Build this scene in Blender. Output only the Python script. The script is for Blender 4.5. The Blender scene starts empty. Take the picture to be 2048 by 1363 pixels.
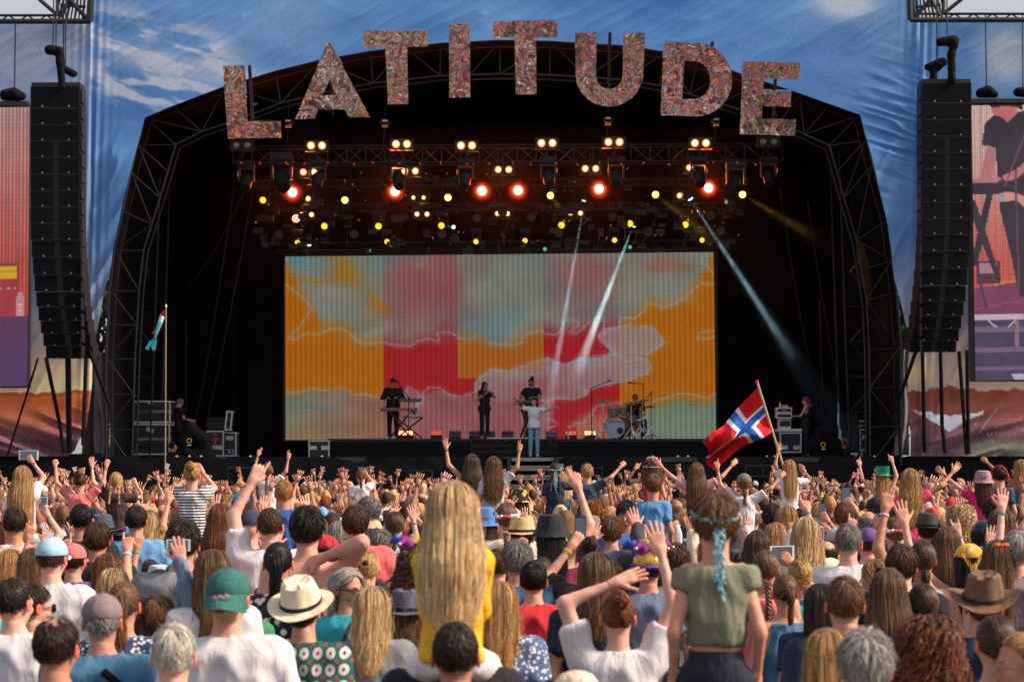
import bpy, bmesh, math, random
import numpy as np
from mathutils import Vector, Matrix, noise as mnoise
R = math.radians
rnd = random.Random(7)
rs = np.random.RandomState(11)
scn = bpy.context.scene
COL = scn.collection
# ------------------------------------------------------------------ camera, sky, sun, exposure
FPX, YH, HC = 3982.0, 915.0, 2.3      # focal length in photo pixels, horizon row, eye height
cam_d = bpy.data.cameras.new('camera')
cam = bpy.data.objects.new('camera', cam_d); COL.objects.link(cam)
cam_d.sensor_width = 36.0; cam_d.lens = 36.0 * FPX / 2048.0
cam_d.shift_y = (YH - 681.5) / 2048.0
cam_d.clip_start = 0.1; cam_d.clip_end = 3000
cam.location = (0, 0, HC); cam.rotation_euler = (R(90), 0, 0)
cam_d.dof.use_dof = True; cam_d.dof.focus_distance = 24.0; cam_d.dof.aperture_fstop = 4.5
scn.camera = cam
w = bpy.data.worlds.new("World"); scn.world = w; w.use_nodes = True
nt = w.node_tree; nt.nodes.clear()
sky = nt.nodes.new('ShaderNodeTexSky'); sky.sky_type = 'NISHITA'; sky.sun_disc = False
SUN_EL, SUN_AZ = 40.0, 97.0          # azimuth clockwise from +Y (the stage direction)
sky.sun_elevation = R(SUN_EL); sky.sun_rotation = R(SUN_AZ)
sky.air_density = 1.0; sky.dust_density = 3.0; sky.ozone_density = 1.0
bg = nt.nodes.new('ShaderNodeBackground'); bg.inputs[1].default_value = 0.088
wo = nt.nodes.new('ShaderNodeOutputWorld')
veil = nt.nodes.new('ShaderNodeMix'); veil.data_type = 'RGBA'; veil.inputs[0].default_value = 0.5   # thin white cloud over the whole sky
veil.inputs[7].default_value = (7.6, 7.3, 7.6, 1); nt.links.new(sky.outputs[0], veil.inputs[6]); nt.links.new(veil.outputs[2], bg.inputs[0]); nt.links.new(bg.outputs[0], wo.inputs[0])
sun_d = bpy.data.lights.new('sun', 'SUN'); sun_d.energy = 5.0; sun_d.angle = R(13); sun_d.color = (1.0, 0.80, 0.62)
sun = bpy.data.objects.new('sun', sun_d); COL.objects.link(sun)
_a = R(SUN_AZ); _e = R(SUN_EL)
sdir = Vector((math.sin(_a) * math.cos(_e), math.cos(_a) * math.cos(_e), math.sin(_e)))
sun.rotation_euler = sdir.to_track_quat('Z', 'Y').to_euler()
sun.location = sdir * 60
vs = scn.view_settings
vs.view_transform = 'Standard'; vs.look = 'None'; vs.gamma = 1.0; vs.exposure = 0.36; vs.use_curve_mapping = False
scn.render.engine = 'CYCLES'
cy = scn.cycles
cy.use_denoising = True; cy.max_bounces = 6; cy.diffuse_bounces = 3; cy.glossy_bounces = 4
cy.transparent_max_bounces = 12; cy.volume_bounces = 0; cy.sample_clamp_indirect = 4.0
cy.use_adaptive_sampling = True; cy.adaptive_threshold = 0.015

LAND = [(0, 70, 'below the left side screen'), (70, 180, 'below the left speaker array'), (180, 262, 'below the left grey sheet'), (262, 345, 'below the stacked flight cases'), (345, 480, 'below the pink arrow case'), (480, 570, 'below the dark left wing'), (570, 680, "below the LED wall's left end"), (680, 760, 'left of the keyboard player'), (760, 850, 'below the keyboard player'), (850, 935, 'just left of the tambourine player'), (935, 1020, 'below the tambourine player'), (1020, 1110, 'below the lead singer'), (1110, 1185, 'between lead singer and drums'), (1185, 1250, 'below the bass drum'), (1250, 1330, 'below the drummer'), (1330, 1420, "below the LED wall's right end"), (1420, 1530, 'below the Norwegian flag'), (1530, 1600, 'below the white amplifiers'), (1600, 1700, 'below the pink haired stagehand'), (1700, 1800, 'below the dark right wing'), (1800, 1890, 'below the printed white tent'), (1890, 1950, 'below the right speaker array'), (1950, 2100, 'below the right side screen')]
def landmark(px):
    for q0, q1, t_ in LAND:
        if q0 <= px < q1: return t_
    return 'cut by the left edge' if px < 0 else 'cut by the right edge'
# ------------------------------------------------------------------ helpers
def at(px, py, Y):
    return Vector(((px - 1024) * Y / FPX, Y, HC - (py - YH) * Y / FPX))
def lin(c):
    c = np.asarray(c, float) / 255.0
    return np.where(c <= 0.04045, c / 12.92, ((c + 0.055) / 1.055) ** 2.4)
def tag(o, label=None, cat=None, group=None, kind=None):
    if label: o['label'] = label
    if cat: o['category'] = cat
    if group: o['group'] = group
    if kind: o['kind'] = kind
    return o
def empty(name, loc=(0, 0, 0), rz=0.0, **k):
    o = bpy.data.objects.new(name, None); COL.objects.link(o)
    o.location = loc; o.rotation_euler = (0, 0, rz); o.empty_display_size = 0.2
    return tag(o, **k)
def link(name, me, parent=None, loc=None, rot=None, scale=None, color=None, **k):
    o = bpy.data.objects.new(name, me); COL.objects.link(o)
    if parent is not None: o.parent = parent
    if loc is not None: o.location = loc
    if rot is not None: o.rotation_euler = rot
    if scale is not None: o.scale = scale if hasattr(scale, '__len__') else (scale,) * 3
    if color is not None: o.color = (*color[:3], 1)
    return tag(o, **k)
def mesh_np(name, V, Fq, mats=(), smooth=True, col=None, colname='Col', mi=None):
    """V (n,3); Fq: (m,3) or (m,4) array or list of arrays / python lists"""
    me = bpy.data.meshes.new(name)
    V = np.ascontiguousarray(V, dtype=np.float32)
    groups = Fq if isinstance(Fq, list) else [Fq]
    loops = []; tot = []
    for g in groups:
        if isinstance(g, np.ndarray):
            if len(g) == 0: continue
            loops.append(g.reshape(-1)); tot.append(np.full(len(g), g.shape[1]))
        else:
            loops.append(np.asarray(g)); tot.append(np.asarray([len(g)]))
    loops = np.concatenate(loops).astype(np.int32); tot = np.concatenate(tot).astype(np.int32)
    me.vertices.add(len(V)); me.vertices.foreach_set('co', V.reshape(-1))
    me.loops.add(len(loops)); me.loops.foreach_set('vertex_index', loops)
    me.polygons.add(len(tot))
    st = np.zeros(len(tot), np.int32); st[1:] = np.cumsum(tot)[:-1]
    me.polygons.foreach_set('loop_start', st); me.polygons.foreach_set('loop_total', tot)
    if mi is not None: me.polygons.foreach_set('material_index', np.asarray(mi, np.int32))
    me.polygons.foreach_set('use_smooth', np.full(len(tot), bool(smooth)))
    me.update(calc_edges=True)
    if col is not None:
        a = me.color_attributes.new(colname, 'FLOAT_COLOR', 'POINT')
        c = np.ones((len(V), 4), np.float32); c[:, :3] = np.asarray(col).reshape(len(V), -1)[:, :3] if np.ndim(col) > 1 else np.asarray(col)[:, None]
        a.data.foreach_set('color', c.reshape(-1))
    for m in mats: me.materials.append(m)
    return me
class MB:
    def __init__(s): s.v = []; s.f = []; s.m = []; s.mi = 0
    def box(s, c, size, rot=None, taper=1.0):
        hx, hy, hz = size[0] / 2, size[1] / 2, size[2] / 2
        n = len(s.v); c = Vector(c)
        for z in (-1, 1):
            t = taper if z > 0 else 1.0
            for x, y in ((-1, -1), (1, -1), (1, 1), (-1, 1)):
                p = Vector((x * hx * t, y * hy * t, z * hz))
                if rot is not None: p = rot @ p
                s.v.append(tuple(c + p))
        for q in ((3, 2, 1, 0), (4, 5, 6, 7), (0, 1, 5, 4), (1, 2, 6, 5), (2, 3, 7, 6), (3, 0, 4, 7)):
            s.f.append([n + i for i in q]); s.m.append(s.mi)
        return s
    def cone(s, p0, p1, r0, r1=None, n=10, caps=True):
        if r1 is None: r1 = r0
        p0 = Vector(p0); p1 = Vector(p1); d = (p1 - p0)
        if d.length < 1e-6: return s
        q = d.to_track_quat('Z', 'Y').to_matrix(); b = len(s.v)
        for p, r in ((p0, r0), (p1, r1)):
            for i in range(n):
                a = 2 * math.pi * i / n
                s.v.append(tuple(p + q @ Vector((math.cos(a) * r, math.sin(a) * r, 0))))
        for i in range(n):
            j = (i + 1) % n
            s.f.append([b + i, b + j, b + n + j, b + n + i]); s.m.append(s.mi)
        if caps:
            s.f.append([b + i for i in range(n)][::-1]); s.m.append(s.mi)
            s.f.append([b + n + i for i in range(n)]); s.m.append(s.mi)
        return s
    def tube(s, pts, r, n=6):
        for a, b in zip(pts[:-1], pts[1:]): s.cone(a, b, r, r, n)
        return s
    def ball(s, c, r, seg=12, ring=8, rot=None, zlo=-1.0):
        r = r if hasattr(r, '__len__') else (r, r, r); b = len(s.v); c = Vector(c)
        for i in range(ring + 1):
            th = math.pi * i / ring
            for j in range(seg):
                ph = 2 * math.pi * j / seg
                p = Vector((r[0] * math.sin(th) * math.cos(ph), r[1] * math.sin(th) * math.sin(ph), r[2] * max(zlo, math.cos(th))))
                if rot is not None: p = rot @ p
                s.v.append(tuple(c + p))
        for i in range(ring):
            for j in range(seg):
                k = (j + 1) % seg
                s.f.append([b + i * seg + j, b + (i + 1) * seg + j, b + (i + 1) * seg + k, b + i * seg + k]); s.m.append(s.mi)
        return s
    def lathe(s, prof, c=(0, 0, 0), n=24, rot=None, sx=1.0, sy=1.0):
        b = len(s.v); c = Vector(c)
        for r, z in prof:
            for j in range(n):
                a = 2 * math.pi * j / n
                p = Vector((r * math.cos(a) * sx, r * math.sin(a) * sy, z))
                if rot is not None: p = rot @ p
                s.v.append(tuple(c + p))
        for i in range(len(prof) - 1):
            for j in range(n):
                k = (j + 1) % n
                s.f.append([b + i * n + j, b + i * n + k, b + (i + 1) * n + k, b + (i + 1) * n + j]); s.m.append(s.mi)
        return s
    def quad(s, a, b, c, d):
        n = len(s.v); s.v += [tuple(a), tuple(b), tuple(c), tuple(d)]; s.f.append([n, n + 1, n + 2, n + 3]); s.m.append(s.mi); return s
    def prism(s, poly, off):
        """poly: list of Vectors (planar), off: extrusion Vector"""
        n = len(s.v); k = len(poly); off = Vector(off)
        s.v += [tuple(Vector(p)) for p in poly] + [tuple(Vector(p) + off) for p in poly]
        s.f.append([n + i for i in range(k)]); s.m.append(s.mi)
        s.f.append([n + k + i for i in range(k)][::-1]); s.m.append(s.mi)
        for i in range(k):
            j = (i + 1) % k
            s.f.append([n + i, n + k + i, n + k + j, n + j]); s.m.append(s.mi)
        return s
    def mesh(s, name, mats, smooth=False):
        if not isinstance(mats, (list, tuple)): mats = [mats]
        me = bpy.data.meshes.new(name); me.from_pydata(s.v, [], s.f); me.update()
        for m in mats: me.materials.append(m)
        if len(mats) > 1: me.polygons.foreach_set('material_index', s.m)
        if smooth:
            me.polygons.foreach_set('use_smooth', [True] * len(me.polygons))
            try: me.set_sharp_from_angle(angle=R(40))
            except Exception: pass
        return me
    def build(s, name, mats, parent=None, smooth=False, **k):
        return link(name, s.mesh(name, mats, smooth), parent, **k)
# value noise
def _hash(ix, iy, seed):
    h = (ix.astype(np.int64) * 374761393 + iy.astype(np.int64) * 668265263 + seed * 1274126177) & 0xffffffff
    h = ((h ^ (h >> 13)) * 1274126177) & 0xffffffff
    return ((h ^ (h >> 16)) & 0xffff) / 65535.0
def vn(x, y, seed=0):
    x = np.asarray(x, float); y = np.asarray(y, float)
    ix = np.floor(x); iy = np.floor(y); fx = x - ix; fy = y - iy
    fx = fx * fx * (3 - 2 * fx); fy = fy * fy * (3 - 2 * fy)
    a = _hash(ix, iy, seed); b = _hash(ix + 1, iy, seed); c = _hash(ix, iy + 1, seed); d = _hash(ix + 1, iy + 1, seed)
    return (a * (1 - fx) + b * fx) * (1 - fy) + (c * (1 - fx) + d * fx) * fy
def fbm(x, y, seed=0, o=4):
    t = 0; a = 0.5; n = 0
    for i in range(o):
        t = t + a * vn(x, y, seed + i * 17); n += a; a *= 0.5; x = x * 2.03 + 5.1; y = y * 2.03 + 1.7
    return t / n
def sst(a, b, x):
    t = np.clip((x - a) / (b - a), 0, 1); return t * t * (3 - 2 * t)
def inpoly(X, Y, poly):
    c = np.zeros(X.shape, bool); n = len(poly)
    for i in range(n):
        x0, y0 = poly[i]; x1, y1 = poly[(i + 1) % n]
        if y0 == y1: continue
        m = ((Y > min(y0, y1)) & (Y <= max(y0, y1)))
        c ^= m & (X < (x1 - x0) * (Y - y0) / (y1 - y0) + x0)
    return c
def seg_d(X, Y, pts):
    d = np.full(X.shape, 1e9)
    for (x0, y0), (x1, y1) in zip(pts[:-1], pts[1:]):
        dx, dy = x1 - x0, y1 - y0; L = dx * dx + dy * dy + 1e-9
        t = np.clip(((X - x0) * dx + (Y - y0) * dy) / L, 0, 1)
        d = np.minimum(d, np.hypot(X - x0 - t * dx, Y - y0 - t * dy))
    return d
# ------------------------------------------------------------------ materials
def newmat(name):
    m = bpy.data.materials.new(name); m.use_nodes = True
    return m, m.node_tree, m.node_tree.nodes['Principled BSDF']
def mat(name, col, rough=0.6, metal=0.0, noise=0.15, nscale=8.0, bump=0.0, bscale=60.0, spec=0.5):
    m, t, p = newmat(name)
    p.inputs['Roughness'].default_value = rough; p.inputs['Metallic'].default_value = metal
    p.inputs['Specular IOR Level'].default_value = spec
    co = t.nodes.new('ShaderNodeTexCoord')
    n = t.nodes.new('ShaderNodeTexNoise'); n.inputs['Scale'].default_value = nscale; n.inputs['Detail'].default_value = 4
    t.links.new(co.outputs['Object'], n.inputs['Vector'])
    mr = t.nodes.new('ShaderNodeMapRange'); mr.inputs[3].default_value = 1 - noise; mr.inputs[4].default_value = 1 + noise
    t.links.new(n.outputs['Fac'], mr.inputs[0])
    mx = t.nodes.new('ShaderNodeVectorMath'); mx.operation = 'SCALE'; mx.inputs[0].default_value = col[:3]
    t.links.new(mr.outputs[0], mx.inputs['Scale']); t.links.new(mx.outputs[0], p.inputs['Base Color'])
    if bump:
        b = t.nodes.new('ShaderNodeBump'); b.inputs['Strength'].default_value = bump; b.inputs['Distance'].default_value = 0.01
        n2 = t.nodes.new('ShaderNodeTexNoise'); n2.inputs['Scale'].default_value = bscale; n2.inputs['Detail'].default_value = 3
        t.links.new(co.outputs['Object'], n2.inputs['Vector'])
        t.links.new(n2.outputs['Fac'], b.inputs['Height']); t.links.new(b.outputs[0], p.inputs['Normal'])
    return m
def emit(name, col, strength, sampling='NONE'):
    m = bpy.data.materials.new(name); m.use_nodes = True; t = m.node_tree; t.nodes.clear()
    e = t.nodes.new('ShaderNodeEmission'); o = t.nodes.new('ShaderNodeOutputMaterial')
    e.inputs[0].default_value = (*col, 1); e.inputs[1].default_value = strength
    t.links.new(e.outputs[0], o.inputs[0])
    try: m.cycles.emission_sampling = sampling
    except Exception: pass
    return m
def vcol_mat(name, rough=0.85, bump=0.0, bscale=300.0, emission=None, attr='Col', sheen=0.0):
    m, t, p = newmat(name)
    a = t.nodes.new('ShaderNodeAttribute'); a.attribute_name = attr
    if emission is not None:
        p.inputs['Base Color'].default_value = (0.01, 0.01, 0.012, 1); p.inputs['Roughness'].default_value = 0.6
        t.links.new(a.outputs['Color'], p.inputs['Emission Color']); p.inputs['Emission Strength'].default_value = emission
    else:
        t.links.new(a.outputs['Color'], p.inputs['Base Color']); p.inputs['Roughness'].default_value = rough
        p.inputs['Specular IOR Level'].default_value = 0.25
    if bump:
        co = t.nodes.new('ShaderNodeTexCoord')
        b = t.nodes.new('ShaderNodeBump'); b.inputs['Strength'].default_value = bump; b.inputs['Distance'].default_value = 0.02
        n2 = t.nodes.new('ShaderNodeTexNoise'); n2.inputs['Scale'].default_value = bscale; n2.inputs['Detail'].default_value = 5
        t.links.new(co.outputs['Object'], n2.inputs['Vector'])
        t.links.new(n2.outputs['Fac'], b.inputs['Height']); t.links.new(b.outputs[0], p.inputs['Normal'])
    return m
def objcol_mat(name, rough=0.8, kind='plain', bump=0.25, bscale=220.0, attr=None, vary=0.12):
    """colour comes from the object's own colour, pattern from nodes"""
    m, t, p = newmat(name); L = t.links.new; N = t.nodes.new
    oi = N('ShaderNodeObjectInfo'); co = N('ShaderNodeTexCoord')
    p.inputs['Roughness'].default_value = rough; p.inputs['Specular IOR Level'].default_value = 0.3
    base = oi.outputs['Color']
    def mix(fac, a, b):
        x = N('ShaderNodeMix'); x.data_type = 'RGBA'
        if hasattr(fac, 'links') or not isinstance(fac, (int, float)): L(fac, x.inputs[0])
        else: x.inputs[0].default_value = fac
        for s, v in ((x.inputs[6], a), (x.inputs[7], b)):
            if isinstance(v, tuple): s.default_value = (*v, 1)
            else: L(v, s)
        return x.outputs[2]
    def step(sock, th, soft=0.02):
        r = N('ShaderNodeMapRange'); r.inputs[1].default_value = th - soft; r.inputs[2].default_value = th + soft
        L(sock, r.inputs[0]); return r.outputs[0]
    if kind == 'floral':
        v = N('ShaderNodeTexVoronoi'); v.inputs['Scale'].default_value = 22; L(co.outputs['Object'], v.inputs['Vector'])
        base = mix(step(v.outputs['Distance'], 0.36, 0.06), (0.78, 0.74, 0.70), base)
    elif kind == 'dense':
        v = N('ShaderNodeTexVoronoi'); v.inputs['Scale'].default_value = 46; L(co.outputs['Object'], v.inputs['Vector'])
        base = mix(step(v.outputs['Distance'], 0.38, 0.06), (0.75, 0.74, 0.74), base)
    elif kind == 'dots':
        v = N('ShaderNodeTexVoronoi'); v.inputs['Scale'].default_value = 34; L(co.outputs['Object'], v.inputs['Vector'])
        base = mix(step(v.outputs['Distance'], 0.2, 0.04), (0.75, 0.3, 0.25), base)
    elif kind == 'print':
        n = N('ShaderNodeTexNoise'); n.inputs['Scale'].default_value = 26; n.inputs['Detail'].default_value = 2; L(co.outputs['Object'], n.inputs['Vector'])
        base = mix(step(n.outputs['Fac'], 0.52, 0.03), base, (0.85, 0.66, 0.62))
    elif kind == 'leopard':
        v = N('ShaderNodeTexVoronoi'); v.inputs['Scale'].default_value = 75; v.feature = 'DISTANCE_TO_EDGE'; L(co.outputs['Object'], v.inputs['Vector'])
        base = mix(step(v.outputs['Distance'], 0.12, 0.03), (0.03, 0.025, 0.03), base)
    elif kind == 'stripe':
        s = N('ShaderNodeSeparateXYZ'); L(co.outputs['Object'], s.inputs[0])
        mm = N('ShaderNodeMath'); mm.operation = 'MULTIPLY'; mm.inputs[1].default_value = 190; L(s.outputs['Z'], mm.inputs[0])
        si = N('ShaderNodeMath'); si.operation = 'SINE'; L(mm.outputs[0], si.inputs[0])
        base = mix(step(si.outputs[0], 0.0, 0.15), (0.015, 0.02, 0.05), base)
    elif kind == 'medallion':
        mp = N('ShaderNodeMapping'); mp.inputs['Scale'].default_value = (17, 0, 13.5); L(co.outputs['Object'], mp.inputs[0])
        fr = N('ShaderNodeVectorMath'); fr.operation = 'FRACTION'; L(mp.outputs[0], fr.inputs[0])
        ds = N('ShaderNodeVectorMath'); ds.operation = 'DISTANCE'; ds.inputs[1].default_value = (0.5, 0, 0.5); L(fr.outputs[0], ds.inputs[0])
        a1 = mix(step(ds.outputs['Value'], 0.36, 0.02), (0.62, 0.52, 0.5), base)
        ab = N('ShaderNodeVectorMath'); ab.operation = 'ADD'; ab.inputs[1].default_value = (0.5, 0, 0.5); L(mp.outputs[0], ab.inputs[0])
        fr2 = N('ShaderNodeVectorMath'); fr2.operation = 'FRACTION'; L(ab.outputs[0], fr2.inputs[0])
        d2 = N('ShaderNodeVectorMath'); d2.operation = 'DISTANCE'; d2.inputs[1].default_value = (0.5, 0, 0.5); L(fr2.outputs[0], d2.inputs[0])
        a2 = mix(step(d2.outputs['Value'], 0.13, 0.02), (0.3, 0.05, 0.03), a1)
        base = mix(step(ds.outputs['Value'], 0.11, 0.02), (0.04, 0.03, 0.07), a2)
    elif kind == 'straw':
        wv = N('ShaderNodeTexWave'); wv.wave_type = 'RINGS'; wv.inputs['Scale'].default_value = 14; wv.inputs['Distortion'].default_value = 0.4
        wv.rings_direction = 'Z'; L(co.outputs['Object'], wv.inputs['Vector'])
        r = N('ShaderNodeMapRange'); r.inputs[3].default_value = 0.78; r.inputs[4].default_value = 1.05; L(wv.outputs['Fac'], r.inputs[0])
        sc = N('ShaderNodeVectorMath'); sc.operation = 'SCALE'; L(base, sc.inputs[0]); L(r.outputs[0], sc.inputs['Scale']); base = sc.outputs[0]
    elif kind == 'sequin':
        v = N('ShaderNodeTexVoronoi'); v.inputs['Scale'].default_value = 60; L(co.outputs['Object'], v.inputs['Vector'])
        hs = N('ShaderNodeHueSaturation'); L(base, hs.inputs['Color'])
        r = N('ShaderNodeMapRange'); r.inputs[3].default_value = 0.40; r.inputs[4].default_value = 0.56; L(v.outputs['Color'], r.inputs[0]); L(r.outputs[0], hs.inputs['Hue'])
        base = hs.outputs[0]; p.inputs['Metallic'].default_value = 0.6; p.inputs['Roughness'].default_value = 0.25
    elif kind == 'pineapple':
        v = N('ShaderNodeTexVoronoi'); v.inputs['Scale'].default_value = 17; L(co.outputs['Object'], v.inputs['Vector'])
        base = mix(step(v.outputs['Distance'], 0.42, 0.04), (0.75, 0.42, 0.04), base)
    elif kind == 'scarf':
        v = N('ShaderNodeTexVoronoi'); v.inputs['Scale'].default_value = 26; L(co.outputs['Object'], v.inputs['Vector'])
        base = mix(step(v.outputs['Distance'], 0.33, 0.04), (0.8, 0.65, 0.68), base)
    # soft tone variation and weave
    n = N('ShaderNodeTexNoise'); n.inputs['Scale'].default_value = 7; n.inputs['Detail'].default_value = 4; L(co.outputs['Object'], n.inputs['Vector'])
    r = N('ShaderNodeMapRange'); r.inputs[3].default_value = 1 - vary; r.inputs[4].default_value = 1 + vary; L(n.outputs['Fac'], r.inputs[0])
    sc = N('ShaderNodeVectorMath'); sc.operation = 'SCALE'; L(base, sc.inputs[0]); L(r.outputs[0], sc.inputs['Scale']); base = sc.outputs[0]
    if attr:
        a = N('ShaderNodeAttribute'); a.attribute_name = attr
        mu = N('ShaderNodeVectorMath'); mu.operation = 'MULTIPLY'; L(base, mu.inputs[0]); L(a.outputs['Color'], mu.inputs[1]); base = mu.outputs[0]
    L(base, p.inputs['Base Color'])
    if bump:
        b = N('ShaderNodeBump'); b.inputs['Strength'].default_value = bump; b.inputs['Distance'].default_value = 0.006
        n2 = N('ShaderNodeTexNoise'); n2.inputs['Scale'].default_value = bscale; n2.inputs['Detail'].default_value = 2; L(co.outputs['Object'], n2.inputs['Vector'])
        L(n2.outputs['Fac'], b.inputs['Height'])
        if bscale > 200:
            b3 = N('ShaderNodeBump'); b3.inputs['Strength'].default_value = .8; b3.inputs['Distance'].default_value = 0.035
            mp3 = N('ShaderNodeMapping'); mp3.inputs['Scale'].default_value = (9, 9, 3.5); mp3.inputs['Rotation'].default_value = (.3, .5, .2); L(co.outputs['Object'], mp3.inputs[0])
            n3 = N('ShaderNodeTexNoise'); n3.inputs['Scale'].default_value = 1; n3.inputs['Detail'].default_value = 3; n3.inputs['Distortion'].default_value = .7; L(mp3.outputs[0], n3.inputs['Vector'])
            L(n3.outputs['Fac'], b3.inputs['Height']); L(b3.outputs[0], b.inputs['Normal'])
        L(b.outputs[0], p.inputs['Normal'])
    return m
M = {}
M['black_cloth'] = mat('black_cloth', (0.004, 0.0045, 0.006), 0.95, noise=0.4, nscale=1.2, spec=0.12)
M['skirt_cloth'] = mat('skirt_cloth', (0.006, 0.0075, 0.010), 0.8, noise=0.4, nscale=1.2, spec=0.15)
M['black_metal'] = mat('black_metal', (0.014, 0.014, 0.017), 0.5, 0.0, noise=0.25)
M['truss_metal'] = mat('truss_metal', (0.03, 0.03, 0.037), 0.45, 0.4, noise=0.3)
M['dark_truss'] = mat('dark_truss', (0.018, 0.018, 0.022), 0.5, 0.2, noise=0.3)
M['alu'] = mat('aluminium', (0.62, 0.63, 0.66), 0.35, 0.5, noise=0.15)
M['chrome'] = mat('chrome', (0.75, 0.75, 0.78), 0.2, 0.9, noise=0.1)
M['grille'] = mat('grille', (0.004, 0.0045, 0.007), 0.8, noise=0.15, nscale=40, bump=0.3, bscale=150, spec=0.15)
M['cab'] = mat('cabinet_paint', (0.012, 0.013, 0.017), 0.6, noise=0.2, spec=0.3)
M['gold'] = mat('gold_badge', (0.45, 0.28, 0.10), 0.4, 0.5)
M['case'] = mat('case_laminate', (0.018, 0.020, 0.026), 0.6, noise=0.25)
M['white_paint'] = mat('white_paint', (0.75, 0.76, 0.76), 0.6)
M['grey_sheet'] = mat('grey_sheet', (0.20, 0.21, 0.235), 0.55, noise=0.35, nscale=1.5, bump=0.6, bscale=5)
M['bag'] = mat('rain_bag', (0.006, 0.006, 0.008), 0.9, spec=.15, noise=0.3, bump=0.9, bscale=6)
M['wood'] = mat('pole_wood', (0.45, 0.33, 0.2), 0.6)
M['yellow_pole'] = mat('yellow_pole', (0.30, 0.28, 0.10), 0.5)
M['glass'] = mat('phone_glass', (0.01, 0.011, 0.014), 0.1)
M['phone_white'] = mat('phone_white', (0.7, 0.7, 0.72), 0.35)
M['red'] = mat('red_cloth', (0.75, 0.02, 0.015), 0.7)
M['brass'] = mat('cymbal_brass', (0.42, 0.33, 0.12), 0.3, 0.85)
M['drum_wood'] = mat('drum_maple', (0.48, 0.27, 0.10), 0.35, noise=0.2, nscale=12)
M['drum_head'] = mat('drum_head', (0.55, 0.57, 0.64), 0.5, noise=0.05)
M['green_tape'] = mat('green_tape', (0.18, 0.6, 0.08), 0.6)
M['pink_tape'] = mat('pink_tape', (0.75, 0.03, 0.10), 0.6)
M['tape'] = mat('paper_tape', (0.55, 0.45, 0.30), 0.8)
M['yellow'] = mat('yellow_plastic', (0.75, 0.42, 0.02), 0.5)
M['keys'] = mat('white_keys', (0.6, 0.6, 0.58), 0.4)
M['keyred'] = mat('red_keyboard', (0.22, 0.012, 0.015), 0.4)
M['print_white'] = mat('stencil_paint', (0.6, 0.62, 0.64), 0.7)
M['skin'] = objcol_mat('skin', 0.55, 'plain', 0.12, 180, attr='Tint', vary=0.08)
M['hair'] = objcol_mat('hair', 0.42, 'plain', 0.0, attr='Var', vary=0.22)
for k in ('plain', 'floral', 'dense', 'dots', 'print', 'leopard', 'stripe', 'medallion', 'straw', 'sequin', 'pineapple', 'scarf'):
    M['c_' + k] = objcol_mat('cloth_' + k, 0.85 if k != 'sequin' else 0.3, k, 0.3)
M['mass'] = vcol_mat('crowd_mass', 0.75)
# ------------------------------------------------------------------ shapes by signed distance, meshed on a grid
def surface_nets(F, org, h):
    nx, ny, nz = F.shape
    ins = F < 0
    cnt = np.zeros((nx - 1, ny - 1, nz - 1), np.float32); pos = np.zeros((nx - 1, ny - 1, nz - 1, 3), np.float32)
    corners = [(i, j, k) for i in (0, 1) for j in (0, 1) for k in (0, 1)]
    def sl(a, o): return a[o[0]:nx - 1 + o[0], o[1]:ny - 1 + o[1], o[2]:nz - 1 + o[2]]
    for a in corners:
        for ax in range(3):
            if a[ax] == 0:
                b = list(a); b[ax] = 1; b = tuple(b)
                fa = sl(F, a); fb = sl(F, b); m = (fa < 0) != (fb < 0)
                if not m.any(): continue
                t = fa[m] / (fa[m] - fb[m])
                base = np.array(a, np.float32)[None, :].repeat(len(t), 0); base[:, ax] += t
                pos[m] += base; cnt[m] += 1
    act = cnt > 0
    idx = -np.ones(act.shape, np.int64); idx[act] = np.arange(act.sum())
    I = np.argwhere(act)
    V = (I + pos[act] / cnt[act][:, None]) * h + org
    quads = []
    for ax in range(3):
        s0 = [slice(1, -1)] * 3; s0[ax] = slice(0, -1)
        s1 = [slice(1, -1)] * 3; s1[ax] = slice(1, None)
        A = ins[tuple(s0)]; B = ins[tuple(s1)]
        e = np.argwhere(A != B)
        if len(e) == 0: continue
        flip = A[tuple(e.T)]
        e = e + 1; e[:, ax] -= 1
        u, v = [(1, 2), (2, 0), (0, 1)][ax]
        def cell(du, dv):
            c = e.copy(); c[:, u] -= du; c[:, v] -= dv
            return idx[tuple(c.T)]
        q = np.stack([cell(1, 1), cell(0, 1), cell(0, 0), cell(1, 0)], 1)
        q[~flip] = q[~flip][:, ::-1]
        quads.append(q)
    return V, np.concatenate(quads)
def vsmooth(V, Q, it=1, f=0.5):
    e = np.concatenate([Q[:, [0, 1]], Q[:, [1, 2]], Q[:, [2, 3]], Q[:, [3, 0]]])
    e = np.concatenate([e, e[:, ::-1]])
    n = np.bincount(e[:, 0], minlength=len(V)).astype(float)[:, None] + 1e-9
    for _ in range(it):
        s = np.stack([np.bincount(e[:, 0], V[e[:, 1], i], minlength=len(V)) for i in range(3)], 1) / n
        V = V * (1 - f) + s * f
    return V
def vnormals(V, Q):
    n = np.cross(V[Q[:, 2]] - V[Q[:, 0]], V[Q[:, 3]] - V[Q[:, 1]])
    N = np.stack([sum(np.bincount(Q[:, j], n[:, i], minlength=len(V)) for j in range(4)) for i in range(3)], 1)
    return N / (np.linalg.norm(N, axis=1, keepdims=True) + 1e-9)
def smin(a, b, k):
    h = np.clip(0.5 + 0.5 * (b - a) / k, 0, 1)
    return b * (1 - h) + a * h - k * h * (1 - h)
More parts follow.
